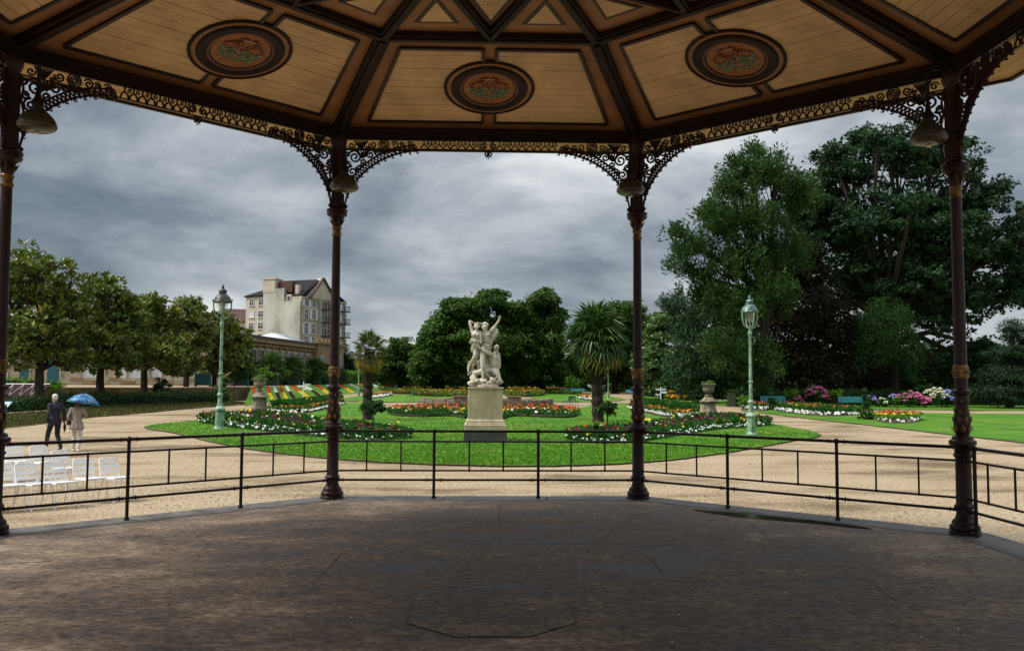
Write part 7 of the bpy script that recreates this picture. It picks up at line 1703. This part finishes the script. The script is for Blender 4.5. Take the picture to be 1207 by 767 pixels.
# wing behind the magnolias, facing the bandstand
q0, q1 = AT(-140, 455, 104), AT(274, 455, 105.5); MQ = inv @ face_frame((q0.x, q0.y, 0), q1-q0); QL = (q1-q0).length; gQ = TZ(q0.y)
k_ = 100/FPX
def qx(px): return (AT(px, 455, 105)-q0).dot((q1-q0).normalized())
bm = NB(); fbox(bm, MQ, 0, QL, 0, 8, gQ-1.5, ZO-0.6); obj('wall', bm, M['palestone'], root)
bm = NB(); fbox(bm, MQ, 0, QL, -0.35, 0, ZO-1.0, ZO-0.6); fbox(bm, MQ, -0.2, QL+0.2, -0.3, 8.2, ZO-0.598, ZO-0.2); obj('cornice', bm, M['ochrestone'], root)
for (a_, b_, m_, nm) in ((-40, -28, 'teal', 'door'), (0, 10, 'teal', 'door'), (25, 36, 'teal', 'door'), (57, 71, 'teal', 'door')):
    x0, x1 = qx(a_), qx(b_); bm = NB(); fbox(bm, MQ, x0, x1, -0.10, 0.0, gQ-0.2, gQ+3.0); o = obj(nm, bm, M[m_], root)
    bm = NB(); fbox(bm, MQ, x0-0.2, x0-0.003, -0.16, 0.0, gQ-0.2, gQ+3.2); fbox(bm, MQ, x1+0.003, x1+0.2, -0.16, 0.0, gQ-0.2, gQ+3.2); fbox(bm, MQ, x0, x1, -0.162, 0, gQ+3.003, gQ+3.2); obj('frame', bm, M['palestone'], o)
    for t in (0.08, 0.54):
        bm = NB(); fbox(bm, MQ, x0+(x1-x0)*t, x0+(x1-x0)*(t+0.38), -0.13, -0.102, gQ+0.3, gQ+2.8); obj('door_leaf', bm, M['tealdark'], o)
for (a_, b_) in ((97, 115), (138, 148), (153, 167), (178, 190), (207, 222)):
    x0, x1 = qx(a_), qx(b_); window(root, MQ, (x0+x1)/2, gQ+(0.9 if a_ != 178 else -0.2), (x1-x0)*0.86, 2.4 if a_ != 178 else 3.3, pane=M['skyglass'])
for px_ in (83, 92, 121, 132, 172, 197, 228, 250, 268):
    x = qx(px_); 
    for t in range(8):
        bm = NB(); dx_ = 0.40 if t % 2 else 0.48; fbox(bm, MQ, x-dx_, x+dx_, -0.22, 0.0, gQ-0.2+0.5*t+0.01, gQ-0.2+0.5*(t+1)-0.01); obj('stone_block', bm, M['palestone'], root)
for row in range(3):
    x = qx(73); i = 0
    while x < QL-1.5:
        w_ = 1.1+0.3*((i*7+row*3) % 3); bm = NB(); fbox(bm, MQ, x+0.012, min(x+w_, QL-0.3)-0.012, -0.30+0.02*((i+row) % 3), -0.0, gQ-0.25+0.38*row+0.01, gQ-0.25+0.38*(row+1)-0.01); obj('stone_block', bm, M['palestone'] if (i+row) % 3 else M['ochrestone'], root); x += w_; i += 1
# far small house roof
b = AT(281, 455, 190); root = thing('house', 'far small house with a brown roof and chimney left of the apartment block', 'house', (b.x, b.y, 2.0), R(20))
bm = NB(); box(bm, (0, 0, 6.5), (7, 8, 13)); obj('wall', bm, M['cream'], root)
bm = NB(); slab(bm, [(-3.9, -4.4, 12.8), (3.9, -4.4, 12.8), (3.9, 0, 15.6), (-3.9, 0, 15.6)], 0.25); slab(bm, [(-3.9, 0, 15.6), (3.9, 0, 15.6), (3.9, 4.4, 12.8), (-3.9, 4.4, 12.8)], 0.25); obj('roof', bm, M['brick'], root)
bm = NB(); box(bm, (2.2, -0.5, 16.0), (1.2, 0.8, 2.4)); obj('chimney', bm, M['brick'], root)
for z in (4, 7.5, 10.5):
    for x in (-1.8, 1.5): window(root, Matrix.Translation((x, -4.0, 0)), 0, z, 0.9, 1.4)
# teal planter without a palm, beyond the hedge
src = [o for o in C.objects if o.name == 'planter'][0]; o = copy_tree(src); b = AT(239, 456, 93); o.location = (b.x, b.y, TZ(b.y)); o['label'] = 'teal planter box glimpsed between the two rightmost magnolia trunks'
# white zigzag bedding on the terrace edge at the far left
a0 = AT(-25, 466, 74); root = thing('flower_bed', 'dark bed with a white zigzag edging on the slope at the left picture edge', 'flower bed', (a0.x, a0.y, TZ(a0.y)-0.1), R(3), 'flower beds on the lawns')
bm = NB(); slab(bm, [(-2, -1.8, -0.75), (5.4, -1.8, -0.75), (5.4, 0.2, 0.35), (-2, 0.2, 0.35)], 0.1); obj('soil', bm, M['lf_dark'], root)
bm = NB(); pts = []
for i in range(9): pts += [(-1.8+0.8*i, -1.5, -0.50), (-1.35+0.8*i, 0.0, 0.33)]
tube(bm, pts, 0.075, 5); tube(bm, [(-2, 0.15, 0.42), (5.4, 0.15, 0.42)], 0.06, 5); obj('edging', bm, M['white'], root)
b = AT(62, 460, 78); b.z = TZ(b.y)-0.4; shrub('golden_shrub', 'low golden green shrub beside the first magnolia trunk', b, 0.9, 0.9, M['lf_bright'], 'shrub', None, 24, 40, 0.2, 300)
hedge('clipped_hedge', 'clipped green hedge along the terrace at the left picture edge', [AT(-80, 460, 80), AT(48, 460, 81)], 1.0, 0.8, M['lf_bright'], 60, 0.2, zf=lambda y: TZ(y)-0.1, seed=301)

hedge('clipped_hedge', 'dark shrubbery along the foot of the orangery wall behind the planters', [AT(280, 455, 103.5), AT(330, 455, 117), AT(402, 455, 139)], 1.4, 2.4, M['lf_hedge'], 50, 0.3, zf=TZ, seed=310)
# ================================================================== ground litter and rough grass
def scatter_px(n, x0, x1, y0, y1, rg, bias=1.0):
    out = []
    while len(out) < n:
        p = G(rg.uniform(x0, x1), y0+(y1-y0)*rg.random()**bias); out.append((p.x, p.y, p.z))
    return np.array(out)
rg = np.random.default_rng(77)
vpoly = [G(x, y) for x, y in vg]
def inside(p, poly):
    c = False; j = len(poly)-1
    for i in range(len(poly)):
        if (poly[i].y > p[1]) != (poly[j].y > p[1]) and p[0] < (poly[j].x-poly[i].x)*(p[1]-poly[i].y)/(poly[j].y-poly[i].y)+poly[i].x: c = not c
        j = i
    return c
pv_ = scatter_px(30000, -60, 300, 470, 508, rg); pv_ = np.array([p for p in pv_ if inside(p, vpoly)]); pv_[:, 2] += 0.03
M['lf_verge'] = leaf_mat('verge_grass', [(0.0, (0.03, 0.05, 0.010)), (0.5, (0.06, 0.075, 0.016)), (0.75, (0.12, 0.09, 0.035)), (1.0, (0.20, 0.15, 0.07))], 0.25)
tag(link('verge_grass', tuft_mesh('verge_grass', pv_, 0.16, M['lf_verge'], rg, 3, 0.5, 1.2)), 'rough brown and green grass on the verge under the magnolias', 'grass', kind='stuff')
# blades of the near lawn
lp_ = [Vector((v[0], v[1], 0)) for v in smooth_line([Vector((G(x, y).x, G(x, y).y, 0)) for x, y in LAWN_PX], 6, True)]
pl_ = scatter_px(52000, 172, 968, 476, 551, rg, 0.9); pl_ = np.array([p for p in pl_ if inside(p, lp_)]); pl_[:, 2] += 0.045
M['lf_lawn'] = leaf_mat('lawn_blades', [(0.0, (0.016, 0.070, 0.003)), (0.5, (0.050, 0.145, 0.006)), (0.8, (0.10, 0.20, 0.012)), (1.0, (0.16, 0.22, 0.03))], 0.3)
tag(link('lawn_grass', tuft_mesh('lawn_grass', pl_, 0.075, M['lf_lawn'], rg, 3, 0.22, 0.8)), 'short mown grass blades of the big central lawn', 'grass', kind='stuff')
# dry leaves and larger pebbles on the gravel
pg_ = np.concatenate([scatter_px(2200, -40, 420, 487, 600, rg, 0.7), scatter_px(900, 420, 1250, 500, 640, rg, 0.8)])
pg_ = np.array([p for p in pg_ if not inside(p, lp_) and not inside(p, vpoly) and (p[0]**2+p[1]**2) > 6.2**2]); pg_[:, 2] += 0.012
n = len(pg_); Ln = rg.uniform(0.02, 0.06, n)
V, F, t = leaves(pg_, rg.normal(size=(n, 3))*np.array([1, 1, 0.12]), np.array([0, 0, 1.0])+rg.normal(size=(n, 3))*0.25, Ln, Ln*0.6, rg.random(n))
M['litter'] = leaf_mat('dry_leaf', [(0.0, (0.04, 0.025, 0.012)), (0.5, (0.12, 0.08, 0.045)), (1.0, (0.24, 0.19, 0.12))], 0.1)
tag(link('fallen_leaves', quad_mesh('fallen_leaves', V, F, t, M['litter'])), 'dry leaves and grit scattered over the gravel', 'fallen leaves', kind='stuff')
